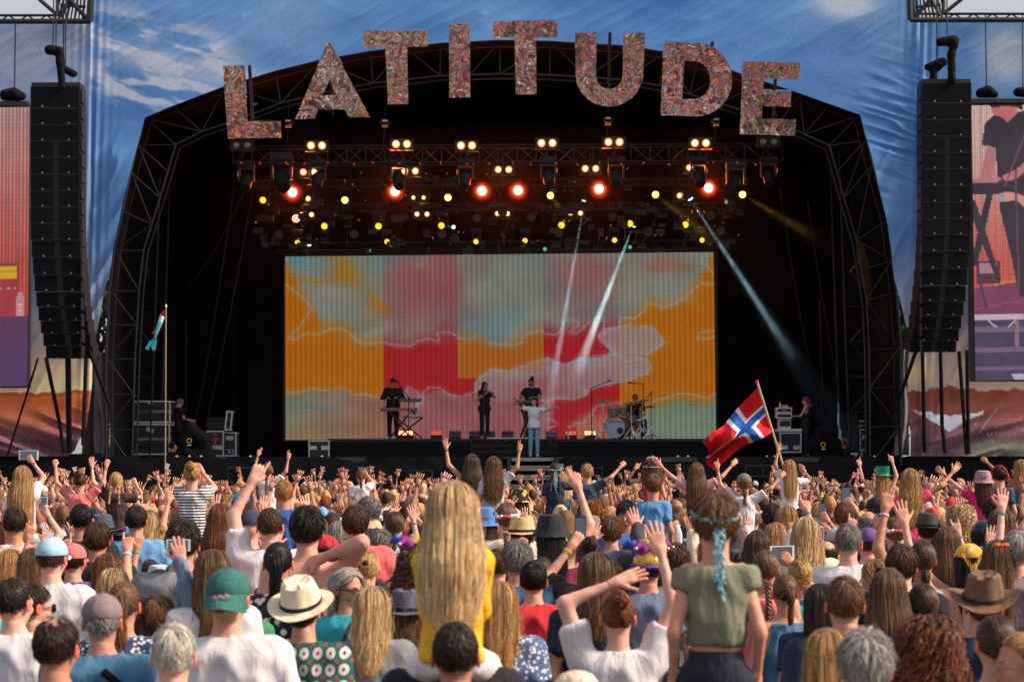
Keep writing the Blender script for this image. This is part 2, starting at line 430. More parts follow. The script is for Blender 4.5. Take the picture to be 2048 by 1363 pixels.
def d_cone(P, a, b, ra, rb, sy=1.0):
    a = np.asarray(a, float); b = np.asarray(b, float); ab = b - a; L = ab @ ab + 1e-9
    q = P - a; t = np.clip(q @ ab / L, 0, 1)
    d = q - t[..., None] * ab
    return np.sqrt((d * d).sum(-1)) - (ra + (rb - ra) * t)
def d_ell(P, c, r):
    q = (P - np.asarray(c)) / np.asarray(r); k = np.sqrt((q * q).sum(-1))
    return (k - 1) * min(r) * (0.6 + 0.4 * np.clip(k, 0, 2))
def d_torso(P, rings, off=0.0):
    z = P[..., 2]; zs = np.array([r[0] for r in rings])
    hx = np.interp(z, zs, [r[1] for r in rings]) + off; hy = np.interp(z, zs, [r[2] for r in rings]) + off; cy_ = np.interp(z, zs, [r[3] for r in rings])
    x = np.abs(P[..., 0]) / hx; y = np.abs(P[..., 1] - cy_) / hy
    k = (x ** 2.4 + y ** 2.4) ** (1 / 2.4)
    d = (k - 1) * np.minimum(hx, hy)
    return np.maximum(d, np.maximum(zs[0] - z, z - zs[-1]))
def grid(lo, hi, h):
    lo = np.asarray(lo) - 2 * h; n = np.ceil((np.asarray(hi) + 2 * h - lo) / h).astype(int) + 1
    ax = [lo[i] + h * np.arange(n[i]) for i in range(3)]
    return np.stack(np.meshgrid(*ax, indexing='ij'), -1), lo
RM = [(.84, .15, .11, 0), (.95, .172, .125, -.01), (1.08, .150, .105, 0), (1.2, .168, .118, 0), (1.32, .188, .128, 0), (1.41, .182, .118, 0), (1.455, .125, .09, 0), (1.50, .055, .055, 0.005)]
RF = [(.84, .15, .12, 0), (.95, .172, .13, -.01), (1.08, .125, .092, 0), (1.2, .140, .11, .01), (1.30, .158, .125, .012), (1.40, .155, .10, 0), (1.445, .105, .08, 0), (1.50, .045, .045, 0.005)]
RK = [(.86, .125, .10, 0), (.95, .136, .11, 0), (1.08, .112, .095, 0), (1.2, .118, .10, 0), (1.32, .130, .102, 0), (1.40, .126, .092, 0), (1.445, .09, .07, 0), (1.49, .042, .042, 0.005)]
# wrist relative to shoulder (x outward, y forward, z up), elbow hint
ARMS = {'dn': ((.07, .03, -.50), (.4, -1, 0)), 'up': ((.05, .10, .50), (1, -.3, 0)), 'upo': ((.24, .06, .44), (1, -.5, -.2)), 'upi': ((-.06, .12, .49), (1, 0, 0)),
        'bent': ((.13, .17, .20), (1, -.2, -1)), 'fwd': ((.08, .40, .26), (.6, 0, -1)), 'side': ((.50, .04, .03), (0, -1, -.5)), 'sideup': ((.40, .05, .32), (0, -1, -.5)),
        'ph': ((-.06, .32, .26), (1, 0, -1)), 'pho': ((-.07, .24, .40), (1, 0, -.6)), 'neck': ((-.10, -.10, .08), (1, -.2, .2)), 'head': ((-.14, .02, .36), (1, -.1, -.1)),
        'play': ((-.02, .36, -.22), (.8, -.4, -.6)), 'hold': ((-.08, .30, .00), (1, 0, -1)), 'chin': ((-.08, .16, .10), (1, .2, -1)), 'curl': ((.40, .10, .22), (.6, -.2, -1)),
        'low': ((.0, .34, -.30), (.5, -.5, -.5)), 'grab': ((-.05, .33, -.08), (.12, -.2, -1)), 'hips': ((.05, .02, -.40), (1, -.6, 0)), 'fold': ((-.12, .2, -.2), (1, -.2, -.3))}
def ik(S, W, hint, l1=.285, l2=.255):
    S = np.asarray(S); W = np.asarray(W); d = W - S; L = np.linalg.norm(d); mx = (l1 + l2) * .995
    if L > mx: W = S + d / L * mx; d = W - S; L = mx
    u = d / L; a = (l1 * l1 - l2 * l2 + L * L) / (2 * L); hh = math.sqrt(max(l1 * l1 - a * a, 0))
    h = np.asarray(hint, float); h = h - (h @ u) * u; h /= np.linalg.norm(h) + 1e-9
    return S + u * a + h * hh, W
_H = {}
def hand_mesh(kind):
    """wrist at origin, fingers +Z, palm faces +Y, thumb +X"""
    if kind in _H: return _H[kind]
    h = 0.0058
    P, lo = grid((-.075, -.05, -.03), (.095, .075, .19), h)
    f = d_cone(P, (0, 0, -.03), (0, 0, .01), .025, .027)
    kx = [-.031, -.011, .010, .030]; ln = [.058, .072, .078, .070]; st = {'open': '1111', 'point': '0001', 'vee': '0011', 'fist': '0000', 'rock': '1001', 'grip': '2222', 'relax': '3333'}[kind]
    for i in range(4):
        k = (kx[i], 0.0, .082 + (.004 if i in (1, 2) else -.003)); f = smin(f, d_cone(P, (kx[i] * .5, 0, 0), k, .017, .0125), .012)
    fi = np.full(f.shape, 9.0)
    for i in range(4):
        z0 = .082 + (.004 if i in (1, 2) else -.003); a = np.array((kx[i], 0, z0)); L = ln[i]; s = st[i]
        sp = (kx[i] * 5.0 if kind in ('open', 'vee') else kx[i] * 1.6) * 1.0
        if s == '1': pts = [a, a + (sp * L * .5, .004, L * .55), a + (sp * L * 1.0, .009, L)]
        elif s == '3': pts = [a, a + (0, .014, L * .45), a + (0, .040, L * .75)]
        elif s == '2': pts = [a, a + (0, .022, L * .38), a + (0, .052, L * .30), a + (0, .058, 0)]
        else: pts = [a, a + (0, .020, L * .34), a + (0, .046, L * .18), a + (0, .040, -L * .22)]
        for j in range(len(pts) - 1): fi = np.minimum(fi, d_cone(P, pts[j], pts[j + 1], .0098 - j * .0008, .0090 - j * .0008))
    f = smin(f, fi, .006)
    th = {'open': [(.026, .0, .02), (.056, .01, .052), (.078, .014, .080)], 'vee': [(.026, .0, .02), (.040, .030, .050), (.016, .045, .066)]}.get(kind, [(.026, .0, .02), (.046, .022, .050), (.040, .044, .072)])
    f = smin(f, np.minimum(d_cone(P, th[0], th[1], .015, .0115), d_cone(P, th[1], th[2], .0112, .0085)), .008)
    V, Q = surface_nets(f, lo, h); V = vsmooth(V, Q, 1, .4); _H[kind] = (V, Q); return V, Q
_HD = {}
def head_mesh():
    if 'h' in _HD: return _HD['h']
    h = 0.0072
    P, lo = grid((-.10, -.11, -.17), (.10, .13, .125), h)
    f = d_ell(P, (0, -.012, .022), (.0735, .096, .096))
    f = smin(f, d_ell(P, (0, .022, -.045), (.056, .066, .066)), .03)
    f = smin(f, d_cone(P, (0, .055, -.092), (0, .05, -.085), .022, .024), .02)
    f = smin(f, d_ell(P, (0, .062, .005), (.058, .030, .022)), .015)
    for s in (-1, 1):
        f = smin(f, -1 * smin(-f, d_ell(P, (s * .031, .093, -.010), (.017, .014, .012)) * 1.0, .004) * 1.0, .001) if False else np.maximum(f, -d_ell(P, (s * .031, .100, -.008), (.019, .018, .013)))
        f = smin(f, d_ell(P, (s * .030, .080, -.009), (.013, .012, .0115)), .003)
        f = smin(f, d_ell(P, (s * .040, .06, -.035), (.02, .022, .018)), .014)
        e = d_ell(P, (s * .083, -.008, -.008), (.010, .021, .033)); e = np.maximum(e, -d_ell(P, (s * .093, -.003, -.006), (.007, .012, .020)))
        f = smin(f, e, .006)
    f = smin(f, d_cone(P, (0, .090, .0), (0, .108, -.030), .007, .012), .008)
    f = smin(f, d_cone(P, (-.016, .084, -.062), (.016, .084, -.062), .009, .009), .006)
    f = smin(f, d_cone(P, (0, -.022, -.17), (0, -.012, -.04), .055, .052), .02)
    V, Q = surface_nets(f, lo, h); V = vsmooth(V, Q, 1, .4)
    T = np.ones((len(V), 3)); x, y, z = np.abs(V[:, 0]), V[:, 1], V[:, 2]
    eye = (np.hypot(x - .031, (z + .009) * 1.5) < .011) & (y > .07); T[eye] = (.9, 1.3, 1.6)
    pup = (np.hypot(x - .031, z + .009) < .005) & (y > .07); T[pup] = (.08, .1, .15)
    T[(np.abs(z - .012) < .005) & (x > .014) & (x < .048) & (y > .06)] = (.35, .3, .28)
    T[(np.abs(z + .062) < .009) & (x < .024) & (y > .075)] = (1.0, .55, .55)
    T[(x > .078)] = (1.35, .55, .48)  # ears redder, with light shining through them put into the tint
    _HD['h'] = (V, Q, T); return _HD['h']
def Rz(a): c, s = math.cos(a), math.sin(a); return np.array([[c, -s, 0], [s, c, 0], [0, 0, 1]])
def Rx(a): c, s = math.cos(a), math.sin(a); return np.array([[1, 0, 0], [0, c, -s], [0, s, c]])
_B = {}
def body_spec(build, la, ra, lh, rh, legs, yaw, pitch):
    """joint table for an adult of 1.75 m (kids are scaled down as a whole)"""
    rings = {'m': RM, 'f': RF, 'k': RK}[build]; sw = {'m': .178, 'f': .150, 'k': .126}[build]
    J = dict(rings=rings, build=build, arms=[])
    for side, a, hk in ((-1, la, lh), (1, ra, rh)):
        wv, hint = ARMS[a] if isinstance(a, str) else a
        S = np.array((side * sw, 0, 1.415 + (.02 if wv[2] > .2 else 0))); W = S + np.array((side * wv[0], wv[1], wv[2]))
        E, W = ik(S, W, (side * hint[0], hint[1], hint[2]))
        J['arms'].append((side, S, E, W, hk, a))
    J['hs'] = {'m': .98, 'f': .93, 'k': 1.14}[build]
    J['head'] = np.array((0, .012 + .05 * math.sin(pitch), 1.632 + (.012 if build == 'k' else 0))); J['yaw'] = yaw; J['pitch'] = pitch
    hz = .93
    if legs == 'stand': J['legs'] = [[(s * .088, 0, hz), (s * .10, .015, .50), (s * .105, -.02, .075), (s * .115, .10, .035)] for s in (-1, 1)]
    elif legs == 'stride': J['legs'] = [[(s * .088, 0, hz), (s * .13, .05 * s, .50), (s * .16, -.03, .075), (s * .19, .08, .035)] for s in (-1, 1)]
    elif legs == 'sit': J['legs'] = [[(s * .09, 0, .92), (s * .20, .36, .84), (s * .15, .40, .46), (s * .15, .50, .42)] for s in (-1, 1)]
    elif legs == 'chair': J['legs'] = [[(s * .09, 0, .92), (s * .20, .40, .90), (s * .20, .42, .50), (s * .20, .52, .46)] for s in (-1, 1)]
    return J
def trans_mesh(V, Rm, s, t): return (V * s) @ Rm.T + t
def arm_frame(E, W, side, palm=None):
    z = W - E; z = z / np.linalg.norm(z)
    y = np.array((0, 1.0, 0.0)) if palm is None else np.asarray(palm, float)
    y = y - (y @ z) * z
    if np.linalg.norm(y) < .05: y = np.array((0, 0, 1.0)) - z[2] * z
    y /= np.linalg.norm(y); x = np.cross(y, z)
    if x[0] * side > 0: x = -x     # thumbs point inward
    return np.stack([x, y, z], 1)
def make_body(key):
    build, la, ra, lh, rh, legs, yaw, pitch = key
    if key in _B: return _B[key]
    J = body_spec(*key); r = {'m': 1.0, 'f': .86, 'k': .80}[build]
    pts = [a[3] for a in J['arms']] + [np.array(p) for l in J['legs'] for p in l]
    lo = np.min(pts + [np.array((-.26, -.2, .4 if legs != 'stand' else 0))], 0) - .08; hi = np.max(pts + [np.array((.26, .2, 1.56))], 0) + .08
    h = .0185
    P, o = grid(lo, hi, h); P = P.astype(np.float32)
    f = d_torso(P, J['rings'])
    f = smin(f, d_cone(P, (0, .0, 1.44), J['head'] + (0, -.02, -.09), .060 * r, .054 * r), .03)
    for side, S, E, W, hk, a in J['arms']:
        f = smin(f, d_cone(P, (side * .08, 0, 1.40), S, .07 * r, .060 * r), .035)
        f = smin(f, d_cone(P, S, E, .056 * r, .044 * r), .03)
        f = smin(f, d_cone(P, E, W, .043 * r, .027 * r), .015)
    for l in J['legs']:
        f = smin(f, d_cone(P, l[0], l[1], .095 * r, .062 * r), .03)
        f = smin(f, d_cone(P, l[1], l[2], .060 * r, .040 * r), .02)
        f = smin(f, d_cone(P, np.array(l[2]) - (0, .02, .02), l[3], .040, .032), .02)
    V, Q = surface_nets(f, o, h); V = vsmooth(V, Q, 2, .5)
    T = np.ones((len(V), 3)); Vs = [V]; Qs = [Q]; Ts = [T]; n = len(V)
    hv, hq, ht = head_mesh()
    Rh = Rz(yaw) @ Rx(-pitch)
    Vs.append(trans_mesh(hv, Rh, J['hs'], J['head'])); Qs.append(hq + n); Ts.append(ht); n += len(hv)
    for side, S, E, W, hk, a in J['arms']:
        gv, gq = hand_mesh(hk); palm = None
        if a in ('dn', 'hips', 'low'): palm = (-side, 0, 0)
        if a in ('neck', 'head', 'chin'): palm = (0, 1, -1)
        if a in ('play', 'hold', 'fold'): palm = (0, 0, -1)
        Fm = arm_frame(E, W, side, palm)
        if np.linalg.det(Fm) < 0: gq2 = gq[:, ::-1]
        else: gq2 = gq
        hsz = {'m': 1.05, 'f': .93, 'k': .9}[build]
        Vs.append(trans_mesh(gv, Fm, hsz, W)); Qs.append(gq2 + n)
        Ts.append(np.ones((len(gv), 3)) * (1.05, .95, .92)); n += len(gv)
    me = mesh_np('body', np.concatenate(Vs), np.concatenate(Qs), [M['skin']], col=np.concatenate(Ts), colname='Tint')
    _B[key] = (me, J); return _B[key]
_G = {}
def make_top(key, style):
    k = (key, style)
    if k in _G: return _G[k]
    me, J = make_body(key); build = key[0]; r = {'m': 1.0, 'f': .86, 'k': .80}[build]
    h = .0165; sit = key[5] in ('sit', 'chair')
    hem = {'tee': .86, 'long': .86, 'tank': .88, 'dress': .60 if not sit else .84, 'vest': .88, 'crop': 1.09, 'off': .9}[style]
    if sit: hem = max(hem, .93)
    off = .016 if style != 'tank' else .010
    if style == 'dress': off = .018
    pts = [a[2] for a in J['arms']] + ([a[3] for a in J['arms']] if style == 'long' else [])
    lo = np.min(pts + [np.array((-.27, -.24, hem))], 0) - .03; hi = np.max(pts + [np.array((.27, .24, 1.52))], 0) + .03
    P, o = grid(lo, hi, h); P = P.astype(np.float32)
    rings = [(z, a + .012 * max(0, (1.25 - z) / .3) + (.05 * max(0, (1.0 - z) / .3) if style == 'dress' else 0), b + .012 * max(0, (1.25 - z) / .3), c) for z, a, b, c in J['rings']]
    if hem < rings[0][0]: rings = [(hem - .02, rings[0][1] + .09, rings[0][2] + .08, 0)] + rings
    f = d_torso(P, rings, off); x = np.abs(P[..., 0]); z = P[..., 2]
    for side, S, E, W, hk, a in J['arms']:
        g = d_cone(P, (side * .08, 0, 1.40), S, .07 * r + off, .060 * r + off)
        if style in ('tank', 'vest'):
            g = np.maximum(g, x - (.115 if style == 'tank' else .15) * r)
            if style == 'tank': f = np.where(z > 1.22, np.maximum(f, x - (.118 * r + np.clip(1.36 - z, 0, 1) * .35)), f)
            f = smin(f, g, .02); continue
        f = smin(f, g, .03)
        u = (E - S) / np.linalg.norm(E - S)
        if style == 'long':
            f = smin(f, d_cone(P, S, E, .060 * r + off, .050 * r + off), .02)
            f = smin(f, d_cone(P, E, W, .050 * r + off, .036 * r + off * .5), .01)
        else:
            L = {'tee': .62, 'dress': .45, 'off': .35, 'crop': .30}[style] * np.linalg.norm(E - S)
            g = d_cone(P, S, E, .060 * r + off, .062 * r + off)
            g = np.maximum(g, (P - S) @ u - L)
            f = smin(f, g, .015)
    f = np.maximum(f, hem - z)
    nr = {'tee': .066, 'long': .062, 'tank': .085, 'vest': .075, 'dress': .085, 'crop': .118, 'off': .13}[style] * (.92 if build != 'm' else 1)
    f = np.maximum(f, nr - np.sqrt((P[..., 0]) ** 2 + (P[..., 1] - .01) ** 2) - np.clip((1.47 - z) * 2.2, -.02, 1))
    if style in ('tank', 'crop', 'off'): f = np.maximum(f, z - 1.445 + (0.03 if style == 'off' else 0))
    V, Q = surface_nets(f, o, h); V = vsmooth(V, Q, 1, .5); N = vnormals(V, Q)
    # folds
    a = V[:, 0] * 9 + V[:, 2] * 4; b = V[:, 2] * 7 - V[:, 0] * 5 + V[:, 1] * 6
    fold = 1 - np.abs(2 * vn(a * 1.1 + 3, b * .8, 5) - 1) ** 1.3; fold2 = 1 - np.abs(2 * vn(V[:, 0] * 22 + 9, V[:, 2] * 6 + V[:, 1] * 8, 8) - 1)
    V = V + N * ((fold - .5) * .024 + (fold2 - .5) * .012)[:, None]
    me = mesh_np('top', V, Q, [M['c_plain']]); _G[k] = me; return me
_L = {}
def make_legs(key, style):
    k = (key, style)
    if k in _L: return _L[k]
    me, J = make_body(key); r = {'m': 1.0, 'f': .86, 'k': .80}[key[0]]; h = .020
    P, o = grid((-.34, -.2, 0.04), (.34, .62, 1.03), h); P = P.astype(np.float32)
    f = np.maximum(d_torso(P, J['rings'], .010), P[..., 2] - (1.105 if key[5] == 'sit' else 1.0))
    for l in J['legs']:
        l = [np.array(p, float) for p in l]
        if style == 'shorts':
            u = (l[1] - l[0]) / np.linalg.norm(l[1] - l[0])
            f = smin(f, np.maximum(d_cone(P, l[0], l[1], .095 * r + .018, .075 * r + .02), (P - l[0]) @ u - .27), .02)
        else:
            f = smin(f, d_cone(P, l[0], l[1], .095 * r + .010, .062 * r + .012), .02)
            f = smin(f, d_cone(P, l[1], l[2] + (l[1] - l[2]) * .05, .062 * r + .012, .052 * r + .008), .01)
    V, Q = surface_nets(f, o, h); V = vsmooth(V, Q, 1, .5); N = vnormals(V, Q)
    V = V + N * ((vn(V[:, 0] * 20, V[:, 2] * 26, 3) - .5) * .010)[:, None]
    me = mesh_np('trousers', V, Q, [M['c_plain']]); _L[k] = me; return me
def shoe_mesh():
    if 'shoe' in _L: return _L['shoe']
    b = MB(); b.ball((0, .03, .04), (.045, .13, .045), 12, 8, zlo=-.8); me = b.mesh('shoe', M['c_plain'], True); _L['shoe'] = me; return me
# ------------------------------------------------------------------ hair made of many locks
def lock_mesh(name, parts, extra=None):
    """parts: list of (paths [N,K,3], widths [N,K], flat)"""
    Vs = []; Qs = []; Cs = []; n = 0
    for paths, wd, flat in parts:
        Nn, K, _ = paths.shape
        T = np.gradient(paths, axis=1); T /= np.linalg.norm(T, axis=2, keepdims=True) + 1e-9
        O = paths * (1, 1, .35); O /= np.linalg.norm(O, axis=2, keepdims=True) + 1e-9
        O = O - (O * T).sum(2, keepdims=True) * T; O /= np.linalg.norm(O, axis=2, keepdims=True) + 1e-9
        S = np.cross(T, O)
        w_ = wd[..., None]
        ring = np.stack([paths + S * w_, paths + O * w_ * flat, paths - S * w_, paths - O * w_ * flat * .5], 2)
        V = ring.reshape(-1, 3)
        b = (np.arange(Nn)[:, None, None] * K + np.arange(K - 1)[None, :, None]) * 4; j = np.arange(4)[None, None, :]; k = (j + 1) % 4
        q = np.stack([b + j, b + k, b + 4 + k, b + 4 + j], -1).reshape(-1, 4) + n
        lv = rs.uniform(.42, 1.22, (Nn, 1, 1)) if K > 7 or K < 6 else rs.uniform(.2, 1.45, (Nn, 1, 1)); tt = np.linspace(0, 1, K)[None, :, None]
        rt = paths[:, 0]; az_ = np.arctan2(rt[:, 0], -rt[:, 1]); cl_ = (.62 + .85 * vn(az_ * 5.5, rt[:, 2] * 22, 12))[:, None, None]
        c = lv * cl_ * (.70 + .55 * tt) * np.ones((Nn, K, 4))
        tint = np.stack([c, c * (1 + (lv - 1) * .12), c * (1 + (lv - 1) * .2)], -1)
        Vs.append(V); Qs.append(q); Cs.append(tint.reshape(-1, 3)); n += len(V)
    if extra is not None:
        V, Q = extra; Vs.append(V); Qs.append(Q + n); Cs.append(np.full((len(V), 3), .38)); n += len(V)  # cap under the locks darkened: shade between strands put into its colour
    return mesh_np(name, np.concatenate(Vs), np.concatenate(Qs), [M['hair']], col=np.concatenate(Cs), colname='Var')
E0 = np.array((.0815, .101, .101)); C0 = np.array((0, -.012, .022))
def hairline(d, kind='n'):
    """True where hair grows; d unit dirs, +y face"""
    x, y, z = d[..., 0], d[..., 1], d[..., 2]
    lim = np.interp(y, [-1, -.55, -.2, .1, .35, .62, 1], [-.62, -.60, -.35, -.12, .25, .52, .62])
    return z > lim
def scalp(n, kind='n', top=None):
    d = rs.normal(size=(n * 7, 3)); d /= np.linalg.norm(d, axis=1, keepdims=True)
    d = d[hairline(d)]
    if top is not None: d = d[d[:, 2] < top + .25 * rs.uniform(-1, 1, len(d)) * .4]
    return d[:n]
def capshell(off=.004, top=None, seg=26, ring=16, swell=None):
    th = np.linspace(0, math.pi * .74, ring); ph = np.linspace(0, 2 * math.pi, seg, endpoint=False)
    TH, PH = np.meshgrid(th, ph, indexing='ij'); d = np.stack([np.sin(TH) * np.sin(PH), -np.sin(TH) * np.cos(PH), np.cos(TH)], -1)
    keep = hairline(d)
    if top is not None: keep &= d[..., 2] < top
    V = (C0 + d * (E0 + off)).reshape(-1, 3)
    q = []
    for i in range(ring - 1):
        for j in range(seg):
            k = (j + 1) % seg
            if keep[i, j] and keep[i + 1, j] and keep[i, k] and keep[i + 1, k]: q.append((i * seg + j, (i + 1) * seg + j, (i + 1) * seg + k, i * seg + k))
    return V, np.array(q)
def short_paths(n, L, lift, K=4, top=None, crown=(0, -.45, .9), messy=.25, wid=.0036):
    d = scalp(n, top=top); c = np.array(crown); c = c / np.linalg.norm(c)
    t = d - c; t = t - (t * d).sum(1, keepdims=True) * d; t /= np.linalg.norm(t, axis=1, keepdims=True) + 1e-6
    t = t + np.array((0, 0, -.35)) + rs.normal(size=t.shape) * messy; t = t - (t * d).sum(1, keepdims=True) * d; t /= np.linalg.norm(t, axis=1, keepdims=True)
    Lr = L * rs.uniform(.6, 1.2, (n, 1, 1)) * np.interp(d[:, 2], [-.6, 0, .6], [.35, .7, 1])[:, None, None]
    s = np.linspace(0, 1, K)[None, :, None]
    dd = d[:, None, :] + t[:, None, :] * s * Lr / .09; dd /= np.linalg.norm(dd, axis=2, keepdims=True)
    p = C0 + dd * (E0 + .003 + lift * np.sin(s * 2.2) * Lr / L * rs.uniform(.5, 1.3, (n, 1, 1)))
    w_ = wid * np.linspace(1, .35, K)[None, :] * rs.uniform(.7, 1.3, (n, 1)); return p, w_, .55
def long_paths(n, L, K=12, wave=0.0, back=.80, spread=.012, wid=.0033, part=0.0, lift=.010, curl=0.0, drape=.125):
    d = scalp(n)
    az = np.arctan2(d[:, 0], -d[:, 1])          # 0 = back of head
    az2 = az * np.interp(np.abs(az), [0, 1.6, 3.15], [1.0, .82, .60]) * back
    pol = np.arccos(np.clip(d[:, 2], -1, 1))
    Ln = L * rs.uniform(.8, 1.08, n)
    S = np.linspace(0, 1, K)[None, :]
    arc = (pol[:, None] + S * (Ln[:, None] + .12) / .10)
    lim = 1.75
    over = np.clip(arc - lim, 0, None) * .10; a = np.minimum(arc, lim)
    azs = az[:, None] + (az2 - az)[:, None] * np.clip(S * 2.2, 0, 1)
    lay = rs.uniform(.2, 1, (n, 1)); of = .004 + lift * lay * np.clip(S * 4, 0, 1)
    dx = np.sin(a) * np.sin(azs); dy = -np.sin(a) * np.cos(azs); dz = np.cos(a)
    X = (E0[0] + of) * dx; Y = C0[1] + (E0[1] + of) * dy; Z = C0[2] + (E0[2] + of) * dz - over
    # fall: pulled to the back, out over the shoulders
    fz = np.clip(over / .16, 0, 1)
    X = X * (1 + spread * 8 * fz); Y = Y - (drape - .10) * fz * (Y < .03) - np.clip(over - .10, 0, .12) * .12
    ph = rs.uniform(0, 6.3, (n, 1)); amp = wave * np.clip(S * 1.6 - .3, 0, 1)
    X = X + amp * np.sin(over * 42 + ph); Y = Y + amp * .7 * np.cos(over * 42 + ph)
    if curl: X = X + curl * np.sin(S * 34 + ph); Y = Y + curl * np.cos(S * 34 + ph); Z = Z + curl * .6 * np.sin(S * 21 + ph * 2)
    p = np.stack([X, Y, Z], -1) + rs.normal(size=(n, 1, 3)) * .002 * np.clip(S * 3, 0, 1)[..., None]
    w_ = wid * np.interp(S, [0, .15, .75, 1], [.7, 1, .9, .25]) * rs.uniform(.6, 1.35, (n, 1)); return p, w_, .4
def gather_paths(n, tie, K=6, lift=.006, wid=.0042):
    d = scalp(n); tie = np.array(tie); td = tie - C0; td = td / E0; td /= np.linalg.norm(td)
    S = np.linspace(0, 1, K)[None, :, None] ** 1.0
    dd = d[:, None, :] * (1 - S) + td[None, None, :] * S; dd /= np.linalg.norm(dd, axis=2, keepdims=True)
    p = C0 + dd * (E0 + .004 + lift * np.sin(S * math.pi)) + (dd * 0)
    p = p + (tie - p) * (S ** 4)
    w_ = wid * np.linspace(1, .6, K)[None, :] * rs.uniform(.6, 1.3, (n, 1)); return p, w_, .5
def tail_paths(n, tie, L, K=9, rad=.022, wave=.008, out=.04, wid=.0042):
    a = rs.uniform(0, 6.28, n)[:, None]; rr = np.sqrt(rs.uniform(0, 1, n))[:, None] * rad; S = np.linspace(0, 1, K)[None, :]
    Ln = L * rs.uniform(.75, 1.05, (n, 1)); prof = np.interp(S, [0, .12, .5, 1], [.35, .9, 1.1, .5])
    X = tie[0] + np.cos(a) * rr * prof + wave * np.sin(S * 9 + a)
    Y = tie[1] - out * np.sin(np.clip(S * 3, 0, 1) * 1.57) + np.sin(a) * rr * prof + np.clip(S - .5, 0, 1) * .03
    Z = tie[2] - Ln * S + .02 * np.sin(np.clip(S * 4, 0, 1) * math.pi)
    w_ = wid * np.interp(S, [0, .7, 1], [.8, 1, .2]) * np.ones((n, 1)); return np.stack([X, Y, Z], -1), w_, .5
def bun_paths(n, c, rad=.036, K=10):
    c = np.array(c); ax = rs.normal(size=(n, 3)) * (.5, 1, .5); ax /= np.linalg.norm(ax, axis=1, keepdims=True)
    u = np.cross(ax, (0.3, .2, 1.0)); u /= np.linalg.norm(u, axis=1, keepdims=True); v = np.cross(ax, u)
    t = np.linspace(0, 2.6, K)[None, :, None] + rs.uniform(0, 6, (n, 1, 1)); r_ = rad * rs.uniform(.75, 1.08, (n, 1, 1))
    p = c + (u[:, None] * np.cos(t) + v[:, None] * np.sin(t)) * r_; return p, np.full((n, K), .0042) * rs.uniform(.7, 1.3, (n, 1)), .6
def braid_paths(p0, p1, seg=9, r=.014, per=9):
    p0 = np.array(p0); p1 = np.array(p1); P = []; W = []
    for i in range(seg):
        for sd in (-1, 1):
            for k in range(per):
                t0 = (i + (.5 if sd > 0 else 0)) / seg; S = np.linspace(0, 1, 6)
                c = p0 + (p1 - p0) * np.clip(t0 + S[:, None] * 1.6 / seg, 0, 1); rr = r * (1 - .45 * t0)
                o = np.stack([sd * rr * np.cos(S * 3.0) * 1.2, -rr * np.sin(S * 3.1) * 1.0 - .004, 0 * S], 1)
                P.append(c + o + rs.normal(size=3) * .0022); W.append(.0045 * np.sin(np.clip(S + .12, 0, 1) * 3.0) + .0012)
    return np.array(P), np.array(W), .7
HAIR = {}
